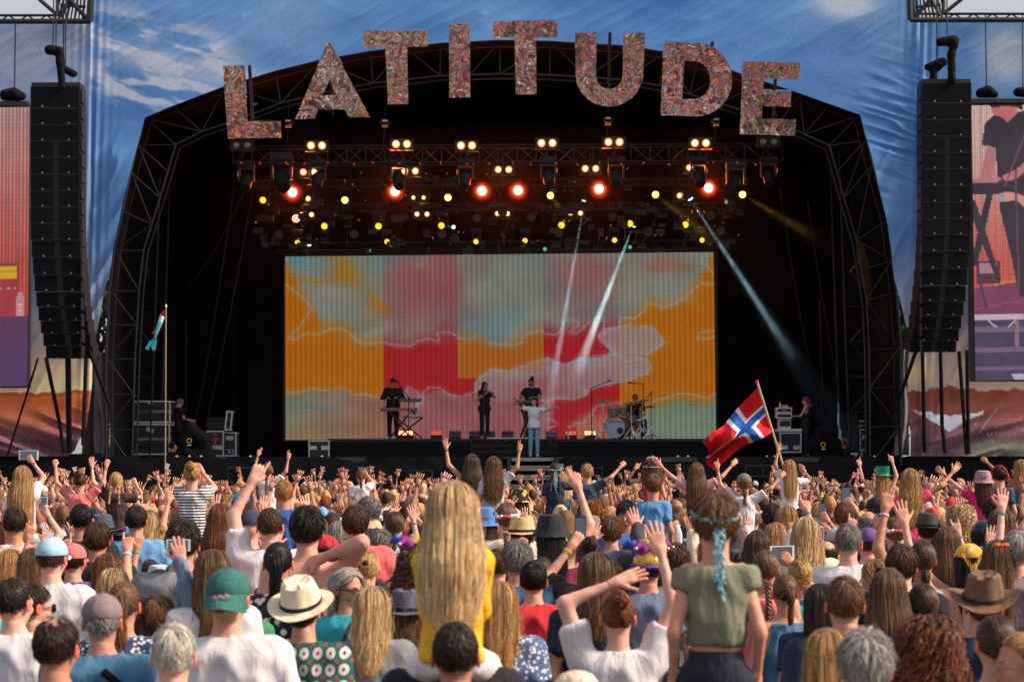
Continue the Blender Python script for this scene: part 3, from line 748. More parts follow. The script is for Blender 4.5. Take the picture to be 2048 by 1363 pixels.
def hair_mesh(kind):
    if kind in HAIR: return HAIR[kind]
    if kind == 'short': m = lock_mesh('hair', [short_paths(1100, .045, .008), short_paths(90, .06, .020, messy=1.0, wid=.0014)], capshell(.005))
    elif kind == 'crop': m = lock_mesh('hair', [short_paths(1216, .022, .005, messy=.35, wid=.0034)], capshell(.003))
    elif kind == 'messy': m = lock_mesh('hair', [short_paths(1200, .070, .017, K=5, messy=.55), short_paths(110, .09, .034, messy=1.0, wid=.0014)], capshell(.008))
    elif kind == 'swirl': m = lock_mesh('hair', [short_paths(1400, .085, .012, K=5, messy=.22, wid=.0034), short_paths(90, .09, .026, messy=.9, wid=.0014)], capshell(.008))
    elif kind == 'fringe': m = lock_mesh('hair', [short_paths(768, .028, .006, top=.42, wid=.0045)], capshell(.003, top=.42))
    elif kind == 'thin': m = lock_mesh('hair', [short_paths(832, .04, .009, top=.80, wid=.0042), short_paths(112, .07, .012, wid=.0025)], capshell(.003, top=.72))
    elif kind == 'bob': m = lock_mesh('hair', [long_paths(90, .08, wave=.014, lift=.045, wid=.0012), long_paths(1193, .08, K=9, lift=.022, wave=.002, spread=.0, drape=.10)], capshell(.010))
    elif kind == 'long': m = lock_mesh('hair', [long_paths(90, .30, wave=.014, lift=.045, wid=.0012), long_paths(1422, .30, lift=.018)], capshell(.008))
    elif kind == 'xlong': m = lock_mesh('hair', [long_paths(90, .46, wave=.014, lift=.045, wid=.0012), long_paths(2065, .46, K=16, lift=.024, wave=.003, spread=.045, drape=.15, wid=.0030)], capshell(.010))
    elif kind == 'sheet': m = lock_mesh('hair', [long_paths(120, .28, wave=.01, lift=.05, wid=.0011), long_paths(2300, .27, K=14, lift=.026, wave=.003, spread=.030, drape=.16, wid=.0030)], capshell(.010))
    elif kind == 'wavy': m = lock_mesh('hair', [long_paths(90, .30, wave=.014, lift=.045, wid=.0012), long_paths(1422, .30, K=16, wave=.010, lift=.022, spread=.03)], capshell(.010))
    elif kind == 'mid': m = lock_mesh('hair', [long_paths(90, .17, wave=.014, lift=.045, wid=.0012), long_paths(1285, .17, K=11, lift=.020, wave=.004)], capshell(.009))
    elif kind == 'curly': m = lock_mesh('hair', [long_paths(952, .16, K=24, wave=.01, lift=.045, spread=.05, curl=.011, wid=.0040)], capshell(.014))
    elif kind == 'afro': m = lock_mesh('hair', [long_paths(816, .02, K=16, lift=.05, curl=.010, wid=.0042)], capshell(.02))
    elif kind == 'pony': t = (0, -.118, .045); m = lock_mesh('hair', [gather_paths(688, t), tail_paths(225, t, .24)], capshell(.006))
    elif kind == 'lowpony': t = (0, -.105, -.055); m = lock_mesh('hair', [gather_paths(688, t), tail_paths(225, t, .2, out=.02)], capshell(.006))
    elif kind == 'bun': t = (0, -.112, .075); m = lock_mesh('hair', [gather_paths(688, t), bun_paths(260, (0, -.135, .098), .046)], capshell(.006))
    elif kind == 'topbun': t = (0, -.05, .122); m = lock_mesh('hair', [gather_paths(688, t), bun_paths(154, (0, -.055, .150))], capshell(.006))
    elif kind == 'plait': t = (0, -.100, -.055); m = lock_mesh('hair', [gather_paths(736, t), braid_paths((0, -.115, -.06), (0, -.16, -.36), 11, .02)], capshell(.006))
    elif kind == 'braids':
        m = lock_mesh('hair', [gather_paths(368, (-.045, -.10, -.05)), gather_paths(368, (.045, -.10, -.05)), braid_paths((-.048, -.105, -.05), (-.07, -.14, -.28), 9), braid_paths((.048, -.105, -.05), (.07, -.14, -.28), 9)], capshell(.006))
    elif kind == 'claw': t = (0, -.105, .07); m = lock_mesh('hair', [gather_paths(688, t), tail_paths(300, t, .30, rad=.04, out=.03, wave=.012)], capshell(.006))
    HAIR[kind] = m; return m
# ------------------------------------------------------------------ hats and head dress, in the head's frame
HATS = {}
def hat_mesh(kind, pat='plain'):
    k = (kind, pat)
    if k in HATS: return HATS[k]
    b = MB(); smooth = True; c = Vector((0, -.012, .03))
    if kind == 'cap' or kind == 'capback':
        sg = -1 if kind == 'capback' else 1
        b.ball((0, -.012, .040), (.091, .112, .092), 26, 12, zlo=-.12)
        b.ball((0, -.012, .133), (.008, .008, .004), 8, 4)
        n0 = len(b.v); K = 11
        for i in range(K):
            a = math.pi * (i / (K - 1)) ; x = -math.cos(a) * .086; y0 = math.sqrt(max(0, 1 - (x / .0915) ** 2)) * .110
            for j in range(4):
                t = j / 3; ln = .085 * math.sin(a) ** .6
                dz = .0 if sg > 0 else -.045
                b.v.append((x, sg * (y0 + ln * t) - .012, .030 - .12 * x * x / .01 * t * .3 + dz * t - .006 * t))
        for i in range(K - 1):
            for j in range(3):
                q = [n0 + i * 4 + j, n0 + (i + 1) * 4 + j, n0 + (i + 1) * 4 + j + 1, n0 + i * 4 + j + 1]
                b.f.append(q); b.m.append(0)
    elif kind == 'bucket':
        b.lathe([(0.001, .136), (.05, .135), (.074, .126), (.088, .092), (.097, .045), (.100, .035), (.128, -.005), (.130, -.008), (.10, .03)], (0, -.012, 0), 28, sy=1.14)
    elif kind in ('fedora', 'straw', 'sunhat', 'cowboy', 'wide'):
        br = {'fedora': .155, 'straw': .165, 'sunhat': .17, 'cowboy': .168, 'wide': .19}[kind]; ht = {'fedora': .165, 'straw': .165, 'sunhat': .14, 'cowboy': .175, 'wide': .16}[kind]
        K = 36; prof = [(.001, ht - .018), (.04, ht - .012), (.062, ht), (.078, ht - .012), (.090, .10), (.097, .052), (.100, .045), (.13, .040), (br, .046), (br, .042), (.10, .040)]
        if kind == 'sunhat': prof = [(.001, ht), (.03, ht - .002), (.06, ht - .014), (.083, ht - .045), (.095, .07), (.103, .045), (.135, .02), (br, .004), (br - .002, 0), (.10, .04)]
        n0 = len(b.v)
        for r_, z in prof:
            for j in range(K):
                a = 2 * math.pi * j / K; x = r_ * math.cos(a); y = r_ * math.sin(a) * 1.14; zz = z
                if r_ > .11 and kind == 'cowboy': zz += .055 * abs(math.cos(a)) ** 2 * (r_ - .1) / .085 - .022 * abs(math.sin(a)) * (r_ - .1) / .085
                if r_ > .11 and kind in ('fedora', 'straw'): zz += .014 * abs(math.cos(a)) - .012 * abs(math.sin(a))
                if kind in ('fedora', 'straw', 'cowboy') and .03 < r_ < .085 and zz > .1:
                    x *= 1 - .22 * max(0, math.sin(a)); zz -= .020 * max(0, -math.sin(a)) * 0 + .018 * (abs(math.cos(a)) < .35) * (r_ < .07)
                b.v.append((x, y - .012, zz))
        for i in range(len(prof) - 1):
            for j in range(K):
                k2 = (j + 1) % K; b.f.append([n0 + i * K + j, n0 + i * K + k2, n0 + (i + 1) * K + k2, n0 + (i + 1) * K + j]); b.m.append(0)
    elif kind == 'beanie':
        b.ball((0, -.012, .045), (.092, .112, .095), 24, 12, zlo=-.15)
    elif kind == 'tophat':
        b.lathe([(.001, .175), (.095, .178), (.092, .10), (.090, .05), (.093, .045), (.135, .05), (.136, .046), (.09, .04)], (0, -.012, 0), 28, sy=1.1)
    elif kind == 'scarf':
        b.ball((0, -.014, .036), (.090, .110, .090), 24, 12, zlo=.05); b.prism([Vector((-.07, -.10, .06)), Vector((.07, -.10, .06)), Vector((0, -.14, -.07))], (0, -.006, 0))
    elif kind == 'headband':
        for i in range(24):
            a = math.pi * (i / 23); p = Vector((-math.cos(a) * .092, .0, .03 + math.sin(a) * .105)); 
            if i: b.cone(pp, p, .008, .008, 6)
            pp = p
    elif kind in ('garland', 'flowers', 'leaves'):
        for i in range(44):
            a = 2 * math.pi * i / 44; r_ = .006 if kind == 'leaves' else (.009 if kind == 'garland' else .017)
            p = Vector((math.cos(a) * .093, math.sin(a) * .113 - .012, .045 - .03 * math.sin(a) * -1 + rnd.uniform(-.006, .006)))
            if kind == 'flowers' and i % 2: continue
            b.mi = rnd.choice((0, 0, 1)); b.ball(p, (r_ * rnd.uniform(.7, 1.4), r_, r_ * rnd.uniform(.7, 1.3)), 7, 5)
        if kind == 'garland':
            for s, L in ((-.012, .22), (.016, .30), (.0, .26)):
                for i in range(int(L / .011)):
                    b.mi = rnd.choice((0, 1)); b.ball((s + rnd.uniform(-.007, .007), -.122 - .012 * min(1, i / 6), -.01 - i * .011), (.008, .006, .009), 6, 4)
    elif kind == 'jester':
        cs = 5
        b.ball((0, -.012, .05), (.098, .118, .085), 20, 10, zlo=-.2)
        for i in range(cs):
            a = 2 * math.pi * i / cs + .4; b.mi = (i % 3) + 1; p = Vector((math.cos(a) * .05, math.sin(a) * .05, .11))
            q = p + Vector((math.cos(a) * .06, math.sin(a) * .06, .06)); r2 = q + Vector((math.cos(a) * .06, math.sin(a) * .06, -.03))
            b.cone(p, q, .045, .030, 10); b.cone(q, r2, .030, .006, 10); b.mi = 2; b.ball(r2, .014, 8, 6)
        b.mi = 2
        for i in range(30):
            a = 2 * math.pi * i / 30; a2 = 2 * math.pi * (i + 1) / 30; b.mi = (i % 2) * 2 + 1
            b.cone((math.cos(a) * .104, math.sin(a) * .122 - .012, .025), (math.cos(a2) * .104, math.sin(a2) * .122 - .012, .025), .013, .013, 6)
    elif kind == 'glasses':
        for s in (-1, 1):
            b.mi = 0; b.cone((s * .033, .100, -.008), (s * .033, .106, -.008), .024, .024, 16); b.cone((s * .058, .098, -.002), (s * .084, -.0, -.0), .003, .003, 6)
        b.cone((-.012, .103, -.004), (.012, .103, -.004), .003, .003, 6)
    elif kind == 'upglasses':
        for s in (-1, 1):
            b.cone((s * .033, .052, .106), (s * .034, .062, .112), .024, .024, 16); b.cone((s * .058, .05, .10), (s * .088, -.03, .03), .003, .003, 6)
        b.cone((-.012, .060, .11), (.012, .060, .11), .003, .003, 6)
    elif kind == 'muffs':
        for s in (-1, 1): b.ball((s * .098, -.005, -.005), (.022, .036, .042), 14, 10)
        for i in range(20):
            a = math.pi * i / 19; p = Vector((-math.cos(a) * .102, -.005, .01 + math.sin(a) * .125))
            if i: b.cone(pp, p, .007, .007, 6)
            pp = p
    elif kind == 'bow':
        for s in (-1, 1): b.ball((s * .025, -.10, .10), (.028, .012, .016), 10, 6)
        b.ball((0, -.105, .10), .010, 8, 5)
    elif kind == 'tie':
        b.ball((0, -.112, .045), (.020, .016, .020), 10, 6)
    m = b.mesh(kind, [M['c_' + pat]] if kind not in ('jester', 'garland', 'flowers', 'leaves') else {'jester': [M['gold2'], M['purple'], M['gold2'], M['rblue']], 'garland': [M['turq'], M['paleblue']], 'flowers': [M['flower_w'], M['flower_p']], 'leaves': [M['leafg'], M['leafg']]}[kind], smooth)
    HATS[k] = m; return m
M['gold2'] = mat('gold_lame', (0.65, 0.42, 0.10), 0.3, 0.6); M['purple'] = mat('purple_felt', (0.25, 0.03, 0.30), 0.8); M['rblue'] = mat('blue_felt', (0.03, 0.08, 0.45), 0.8)
M['turq'] = mat('turquoise_beads', (0.12, 0.42, 0.46), 0.5); M['paleblue'] = mat('pale_beads', (0.45, 0.62, 0.72), 0.5)
M['flower_w'] = mat('white_petals', (0.75, 0.70, 0.66), 0.7); M['flower_p'] = mat('pink_petals', (0.65, 0.06, 0.16), 0.7); M['leafg'] = mat('leaf_garland', (0.05, 0.14, 0.04), 0.6)
# ------------------------------------------------------------------ people
HC_ = {'blonde': (.48, .27, .10), 'pale blonde': (.68, .46, .225), 'white': (.62, .58, .52), 'grey': (.22, .205, .19), 'silver': (.38, .36, .34), 'light brown': (.155, .078, .034), 'brown': (.075, .036, .018), 'dark brown': (.030, .016, .010), 'black': (.009, .007, .007), 'auburn': (.17, .050, .016), 'ginger': (.33, .115, .032), 'strawberry blonde': (.42, .21, .07), 'bright pink': (.75, .09, .26)}
TC_ = {'white': (.66, .65, .68), 'cream': (.70, .62, .48), 'grey': (.22, .23, .25), 'pale grey': (.42, .43, .46), 'charcoal': (.06, .06, .07), 'black': (.016, .016, .02), 'navy': (.022, .03, .07), 'dark navy': (.02, .024, .045), 'blue': (.05, .13, .42),
       'sky blue': (.13, .34, .62), 'pale blue': (.38, .56, .72), 'denim blue': (.07, .19, .32), 'red': (.60, .03, .04), 'coral': (.78, .20, .20), 'pink': (.72, .10, .22), 'pale pink': (.72, .38, .38), 'salmon': (.66, .25, .22), 'yellow': (.80, .46, .02),
       'orange': (.75, .17, .03), 'green': (.04, .24, .10), 'olive': (.19, .20, .12), 'teal': (.03, .14, .125), 'turquoise': (.04, .42, .52), 'purple': (.14, .07, .25), 'maroon': (.20, .02, .06), 'khaki': (.30, .26, .16), 'brown': (.14, .085, .05), 'straw': (.60, .44, .22), 'mauve': (.23, .17, .19), 'slate blue': (.13, .18, .27)}
SK = [(.60, .30, .215), (.64, .34, .25), (.53, .255, .17), (.66, .37, .29), (.45, .21, .135)]
def recolor(o, m):
    o.data = o.data
    s = o.material_slots[0]; s.link = 'OBJECT'; s.material = m
def person(loc, scale, key, hair, hc, top, label=None, rz=0.0, group=None, hat=None, bottom=('trousers', 'navy'), skin=None, mirror=False, acc=(), shoes=True, name='person', hscale=1.0):
    """top = (style, colour, pattern) or None; hat = (kind, colour, pattern)"""
    root = empty(name, loc, rz, label=label, cat='person', group=group)
    root.scale = (scale * (-1 if mirror else 1), scale, scale)
    me, J = make_body(key); sk = skin or rnd.choice(SK)
    link('body', me, root, color=sk)
    if top:
        st, tc, pat = (top + ('plain',))[:3]
        o = link({'dress': 'dress'}.get(st, 'shirt'), make_top(key, st), root, color=TC_[tc] if isinstance(tc, str) else tc)
        if pat != 'plain': recolor(o, M['c_' + pat])
    if bottom:
        st, tc = bottom; link(st, make_legs(key, 'shorts' if st in ('shorts', 'skirt') else 'long'), root, color=TC_[tc] if isinstance(tc, str) else tc)
    if shoes and key[5] in ('stand', 'stride'):
        for l in J['legs']: link('shoe', shoe_mesh(), root, loc=(l[2][0], l[2][1] + .02, 0.0), color=TC_[rnd.choice(['white', 'black', 'grey', 'brown'])] if shoes is True else TC_[shoes])
    if key[5] == 'stand' and rnd.random() < .16 and name == 'person' and not hat:
        if 'strap' not in _L: s_ = MB(); s_.tube([Vector(p) for p in ((.10, .02, 1.475), (.085, -.08, 1.46), (.06, -.150, 1.38), (.0, -.162, 1.25), (-.08, -.155, 1.12), (-.17, -.09, .98))], .013, 6); _L['strap'] = s_.mesh('bag_strap', M['c_plain'], True)
        link('bag_strap', _L['strap'], root, color=rnd.choice([(.02, .02, .02), (.12, .06, .03), (.05, .05, .06)]), scale=(1 if key[0] == 'm' else .86, 1, 1))
    for side, S_, E_2, W_, hk_, a_ in J['arms']:
        if a_ != 'dn' and W_[2] > 1.4 and rnd.random() < .5:
            if 'wb' not in _L: _L['wb'] = MB().lathe([(.032, -.008), (.034, 0), (.032, .008)], n=14).mesh('wristband', M['c_plain'], True)
            o = link('wristband', _L['wb'], root, loc=tuple(W_ + (E_2 - W_) * .16), scale=1.0 if key[0] == 'm' else .86, color=rnd.choice([(.65, .6, .62), (.7, .5, .05), (.6, .04, .15), (.05, .3, .5), (.03, .03, .03), (.1, .45, .3)])); o.rotation_euler = Vector(W_ - E_2).to_track_quat('Z', 'Y').to_euler()
    hl = J['head']; hr = (-J['pitch'], 0, J['yaw']); hs = J['hs']
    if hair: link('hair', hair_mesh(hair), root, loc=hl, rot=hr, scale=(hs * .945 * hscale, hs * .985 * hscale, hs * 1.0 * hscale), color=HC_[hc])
    for h_ in ([hat] if hat else []) + list(acc):
        kd, cc, pat = (h_ + ('plain',))[:3]
        nm = {'cap': 'cap', 'capback': 'cap', 'bucket': 'bucket_hat', 'fedora': 'fedora', 'straw': 'straw_hat', 'sunhat': 'sun_hat', 'cowboy': 'cowboy_hat', 'wide': 'wide_hat', 'glasses': 'sunglasses', 'upglasses': 'sunglasses', 'muffs': 'ear_defenders', 'scarf': 'headscarf', 'garland': 'hair_garland', 'flowers': 'flower_crown', 'leaves': 'leaf_garland', 'tie': 'hair_tie', 'bow': 'hair_bow', 'tophat': 'top_hat', 'jester': 'jester_hat'}.get(kd, kd)
        o = link(nm, hat_mesh(kd, pat), root, loc=hl, rot=hr, scale=hs * (1.05 if kd in ('cap', 'capback', 'bucket', 'fedora', 'straw', 'sunhat', 'cowboy', 'wide', 'tophat', 'jester', 'beanie', 'scarf') and hair not in (None, 'crop', 'fringe') else 1.0), color=TC_[cc] if isinstance(cc, str) else cc)
        if kd in ('fedora', 'straw', 'cowboy', 'wide'):
            bb = MB() if 'band' not in HATS else None
            if bb: bb.lathe([(.0995, .046), (.0985, .066), (.0955, .066)], (0, -.012, 0), 30, sy=1.14); HATS['band'] = bb.mesh('hat_band', M['c_plain'], True)
            link('hat_band', HATS['band'], root, loc=hl, rot=hr, scale=hs * 1.055, color=(.012, .012, .02) if kd != 'cowboy' else (.05, .03, .02))
    return root, J
def seated_key(build, la, ra, lh, rh, yaw=0.0, pitch=0.0): return (build, la, ra, lh, rh, 'sit', yaw, pitch)
def stand_key(build, la='dn', ra='dn', lh='relax', rh='relax', yaw=0.0, pitch=0.0, legs='stand'): return (build, la, ra, lh, rh, legs, yaw, pitch)
# ================================================================== the ground and the stage
YF = 52.5                       # plane of the stage opening
gm = mat('grass_ground', (0.05, 0.04, 0.025), 0.95, noise=0.5, nscale=0.9, bump=0.8, bscale=30)
b = MB(); N_ = 40; S_ = 900
b.quad((-S_, -S_, 0), (S_, -S_, 0), (S_, S_ + 400, 0), (-S_, S_ + 400, 0))
b.build('ground', gm, kind='structure')
_UC = MB().cone((0, 0, 0), (0, 0, 1), 1, 1, 8).mesh('rod', M['truss_metal'], True)
_UCd = _UC.copy(); _UCd.materials.clear(); _UCd.materials.append(M['dark_truss'])
_UCb = _UC.copy(); _UCb.materials.clear(); _UCb.materials.append(M['black_metal'])
def rod(name, p0, p1, r, me=_UC, parent=None, **k):
    p0 = Vector(p0); p1 = Vector(p1); d = p1 - p0
    o = link(name, me, parent, **k); o.rotation_mode = 'QUATERNION'
    o.location = p0; o.rotation_quaternion = d.to_track_quat('Z', 'Y'); o.scale = (r, r, d.length); return o
def truss(name, A, B, h, dp, n, r=.03, me=_UC, label=None, zig=True, cat='truss', group=None, rb=None):
    """box truss from A to B (lower front edge), h up-vector, dp depth-vector"""
    root = empty(name, (0, 0, 0), label=label, cat=cat, group=group); A = Vector(A); B = Vector(B); h = Vector(h); dp = Vector(dp); rb = rb or r * .6
    for o_ in (Vector(), h, dp, h + dp): rod('chord', A + o_, B + o_, r, me, root)
    for i in range(n + 1):
        p = A.lerp(B, i / n); rod('brace', p, p + h, rb, me, root)
        if i < n:
            q = A.lerp(B, (i + 1) / n)
            if i % 2: rod('brace', p + h, q, rb, me, root)
            else: rod('brace', p, q + h, rb, me, root)
            if dp.length > .01: rod('brace', (p if i % 2 else q) + dp, (q if i % 2 else p) + h + dp, rb, me, root)
    return root
# --- decks
def plain(name, b, m, kind='structure', **k): return b.build(name, m, kind=kind, **k)
ZS = 2.32
b = MB(); b.box((0, 60.2, ZS - .06), (22.4, 15.4, .12)); plain('stage_floor', b, mat('stage_deck', (0.03, 0.03, 0.034), 0.6, noise=.4))
def cloth_sheet(name, poly_fn, nu, nv, m, disp, kind=None, **k):
    u = np.linspace(0, 1, nu); v = np.linspace(0, 1, nv); U, V_ = np.meshgrid(u, v, indexing='ij')
    P = poly_fn(U, V_); P = P.copy(); P[..., 1] += disp(U, V_, P)
    i, j = np.meshgrid(np.arange(nu - 1), np.arange(nv - 1), indexing='ij'); a = (i * nv + j).reshape(-1)
    Q = np.stack([a, a + nv, a + nv + 1, a + 1], 1)
    return link(name, mesh_np(name, P.reshape(-1, 3), Q, [m]), kind=kind, **k)
def bil(c00, c10, c11, c01):
    c = [np.array(x, float) for x in (c00, c10, c11, c01)]
    return lambda U, V_: (c[0] * ((1 - U) * (1 - V_))[..., None] + c[1] * (U * (1 - V_))[..., None] + c[2] * (U * V_)[..., None] + c[3] * ((1 - U) * V_)[..., None])
def drape_d(a=.06, f=3.0, seed=3): return lambda U, V_, P: a * (fbm(P[..., 0] * f + P[..., 2] * 1.2, P[..., 2] * .9, seed) - .5) * 2 + a * .5 * np.sin(P[..., 0] * f * 1.7 + np.sin(P[..., 2] * 2) * 1.5)
# front skirts hanging from the stage edge down to the ground (wings and centre)
cloth_sheet('front_skirt', bil((-10.7, YF - .12, 0), (-.26, YF - .12, 0), (-.26, YF - .02, ZS), (-10.7, YF - .02, ZS)), 160, 24, M['skirt_cloth'], drape_d(.06, 1.4), label='black cloth skirt hanging from the stage edge left of the centre steps', category=None) if False else None
for nm, x0, x1, lb in (('stage_skirt', -10.8, -.10, 'black cloth skirt hanging below the stage edge, left of the centre steps'), ('stage_skirt', 1.36, 10.4, 'black cloth skirt hanging below the stage edge, right of the centre steps')):
    o = cloth_sheet(nm, bil((x0, YF - .12, 0), (x1, YF - .12, 0), (x1, YF - .02, ZS + .01), (x0, YF - .02, ZS + .01)), 150, 24, M['skirt_cloth'], drape_d(.05, 1.2)); tag(o, lb, 'stage skirt')
for x0, x1, sd, lb in ((-14.8, -10.75, 1, 'black cloth skirt sagging below the printed sunset scrim at far left'), (10.35, 14.8, -1, 'black cloth skirt sagging below the printed white tent at far right')):
    zl, zr = (ZS + .03, ZS + .10)
    o = cloth_sheet('wing_skirt', bil((x0, YF - .5, 0), (x1, YF - .5, 0), (x1, YF - .30, zr), (x0, YF - .30, zl)), 90, 24, M['skirt_cloth'], drape_d(.10, .8, 9)); tag(o, lb, 'wing skirt')
# crowd barrier vents seen in the skirt
# --- black box behind the opening
ARCH = [(213, 930), (213, 717), (220, 581), (229, 500), (262, 345), (290, 235), (345, 212), (450, 172), (550, 142), (640, 120), (740, 102), (880, 86), (1000, 80), (1100, 82), (1260, 92), (1330, 104), (1460, 140), (1600, 187), (1720, 230), (1745, 330), (1775, 440), (1785, 520), (1792, 585), (1801, 695), (1801, 930)]
def arch_y(x):
    xs = [p[0] for p in ARCH[5:19]]; ys = [p[1] for p in ARCH[5:19]]; return np.interp(x, xs, ys)
pf = [at(x, y, YF) for x, y in ARCH]
roof = empty('stage_roof', (0, YF, 0), label='black arched canopy closing the stage behind the mirrored letters', cat='stage roof')
b = MB(); bk = [Vector((p.x * .97, 68, p.z)) for p in pf]
b.v = [tuple(p + Vector((0, .05, 0))) for p in pf] + [tuple(p) for p in bk]; n = len(pf)
for i in range(n - 1): b.f.append([i, i + 1, n + i + 1, n + i]); b.m.append(0)
b.f.append([n + i for i in range(n)]); b.m.append(0)
o = b.build('canopy_lining', M['black_cloth'], roof); o.matrix_parent_inverse = Matrix.Translation((0, -YF, 0))
def rparent(o, r): o.parent = r; o.matrix_parent_inverse = Matrix.Translation(-r.location); return o
# rim edging and arch truss
CH = [Vector(p) for p in pf]
inner_px = [(262, 930), (268, 717), (276, 581), (285, 500), (318, 395), (350, 288), (402, 262), (470, 240), (560, 205), (650, 183), (745, 165), (880, 150), (1000, 146), (1100, 148), (1250, 158), (1320, 170), (1440, 205), (1560, 245), (1660, 290), (1690, 395), (1715, 480), (1725, 540), (1735, 600), (1740, 700), (1742, 930)]
IN = [at(x, y, YF + .02) for x, y in inner_px]
for i in range(n - 1):
    rod('rim_tube', CH[i] + Vector((0, -.05, 0)), CH[i + 1] + Vector((0, -.05, 0)), .035, _UCd, None); rparent(COL.objects[-1], roof)
tr = empty('arch_truss', (0, YF, 0), label='dark steel arch truss framing the stage mouth behind the letters', cat='arch truss')
for i in range(n - 1):
    A, B, C, D = CH[i], CH[i + 1], IN[i], IN[i + 1]
    for k_, dy in enumerate((.12, .75)):
        dv = Vector((0, dy, 0)); rparent(rod('chord', C + dv, D + dv, .026, _UC), tr)
        if k_: rparent(rod('chord', A + dv, B + dv, .035, _UCd), tr)
    m_ = max(1, int(round((C - D).length / .95)))
    for j in range(m_):
        t0, t1 = j / m_, (j + 1) / m_; dv = Vector((0, .12, 0))
        rparent(rod('brace', C.lerp(D, t0) + dv, A.lerp(B, t0) + dv, .017, _UCd), tr)
        rparent(rod('brace', (A.lerp(B, t0) if (i + j) % 2 else C.lerp(D, t0)) + dv, (C.lerp(D, t1) if (i + j) % 2 else A.lerp(B, t1)) + dv, .016, _UC), tr)
# inner side towers (scaffold legs standing inside the opening)
for sx, lb in ((-1, 'dark scaffold tower standing inside the left end of the stage'), (1, 'dark scaffold tower standing inside the right end of the stage')):
    x0 = at(300 if sx < 0 else 1700, 0, 56).x
    t = empty('scaffold_tower', (x0, 56, ZS), label=lb, cat='scaffold tower')
    for dx in (-.9, .0):
        for dy in (0, 1.6):
            rod('upright', (dx * sx * -1, dy, 0), (dx * sx * -1 + sx * -.3, dy, 8.6), .035, _UCd, t)
    for k_ in range(9):
        z = k_ * .98 + .3
        rod('rail', (-.0, 0, z), (sx * .9, 0, z), .026, _UCd, t); rod('rail', (sx * .9, 0, z), (sx * .9, 1.6, z), .026, _UCd, t)
        rod('brace', (0, 0, z), (sx * .9, 0, z + .98), .022, _UCd, t) if k_ % 2 else rod('brace', (sx * .9, 0, z), (0, 0, z + .98), .022, _UCd, t)
# hanging black drapes and cables inside
for i, (px, w_) in enumerate(((430, 90), (520, 60), (1500, 90), (1600, 110), (1660, 60))):
    X0 = at(px, 0, 64).x; W = w_ * 64 / FPX
    o = cloth_sheet('black_drape', bil((X0 - W / 2, 64, ZS), (X0 + W / 2, 64, ZS), (X0 + W / 2, 64, 11), (X0 - W / 2, 64, 11)), 40, 8, M['black_cloth'], drape_d(.10, 5, i))
    tag(o, ['black masking drape far left of the LED screen', 'black masking drape right beside the left edge of the LED screen', 'black masking drape right beside the right edge of the LED screen', 'black masking drape behind the pink haired woman', 'black masking drape farthest right inside the stage'][i], 'drape')
for i, (a, c) in enumerate((((515, 330), (400, 900)), ((470, 360), (380, 900)), ((372, 640), (372, 880)), ((500, 360), (352, 600)), ((1615, 400), (1700, 880)), ((1560, 380), (1655, 880)), ((1640, 600), (1650, 900)))):
    A = at(a[0], a[1], 55); B = at(c[0], c[1], 57); b = MB(); pts = [A.lerp(B, t / 10) + Vector((0, 0, -.9 * math.sin(math.pi * t / 10) * (.4 + .1 * (i % 3)))) for t in range(11)]
    b.tube(pts, .022, 6); tag(b.build('hanging_cable', M['dark_truss'], smooth=True), ['longest dark cable sagging from the truss into the left stage wing', 'outermost dark cable sagging from the truss end into the left wing', 'short upright dark cable in the left stage wing', 'slanting dark cable ending high in the left stage wing', 'long dark cable sagging outward in the right stage wing', 'dark cable sagging from the truss end into the right wing', 'short upright dark cable in the right stage wing'][i], 'cable', 'cables sagging in the stage wings')
# --- risers on the stage
def riser(x0, x1, y0, y1, z0, z1, lb):
    r_ = empty('riser', ((x0 + x1) / 2, y0, z0), label=lb, cat='riser')
    b = MB(); b.box((0, (y1 - y0) / 2 + .03, z1 - z0 - .04), (x1 - x0, y1 - y0, .08)); b.build('deck', M['black_metal'], r_)
    W = x1 - x0; U = bil((-W / 2, 0, 0), (W / 2, 0, 0), (W / 2, 0.02, z1 - z0 - .085), (-W / 2, 0.02, z1 - z0 - .085))
    o = cloth_sheet('valance', U, int(W * 14), 8, M['skirt_cloth'], drape_d(.03, 2.2, int(x0 * 7) % 9)); o.parent = r_
YR = 57.6; ZR = at(0, 877, 58.3).z
riser(at(655, 0, YR).x, at(943, 0, YR).x, YR, 60.6, ZS, ZR, 'black draped riser under the keyboard player')
riser(at(1112, 0, YR).x, at(1432, 0, YR).x, YR, 60.6, ZS, ZR, 'black draped riser under the drum kit')
# centre stair on the stage between the risers
st = empty('stage_steps', (at(1027, 0, 57.3).x, 57.2, ZS), label='dark slatted steps with white top edge behind the lead singer', cat='steps')
W = (1111 - 943) * 57.3 / FPX
for i in range(3):
    z = (i + 1) * (ZR - ZS) / 3
    b = MB(); b.box((0, .30 * i + .2, z - .02), (W, .34, .04)); b.build('tread', M['black_metal'], st)
    rod('nosing', (-W / 2, .30 * i + .02, z - .03), (W / 2, .30 * i + .02, z - .03), .014, _UC, st)
    for k_ in range(2): rod('rail', (-W / 2, .30 * i + .03, z - .08 - k_ * .05), (W / 2, .30 * i + .03, z - .08 - k_ * .05), .010, _UCd, st)
for x in (-W / 2, W / 2): rod('post', (x, 0.0, 0), (x, 0.0, ZR - ZS), .02, _UC, st)
b = MB(); b.box((.10, .86, ZR - ZS + .01), (W * .70, .16, .05)); b.build('white_edge', M['white_paint'], st)
for i in range(7):
    x = -W * .22 + i * W * .62 / 6; b = MB(); b.cone((x, .77, ZR - ZS - .02), (x + .08, .78, ZR - ZS - .10), .01).cone((x + .16, .77, ZR - ZS - .02), (x + .08, .78, ZR - ZS - .10), .01); b.build('lattice_strut', M['white_paint'], st)
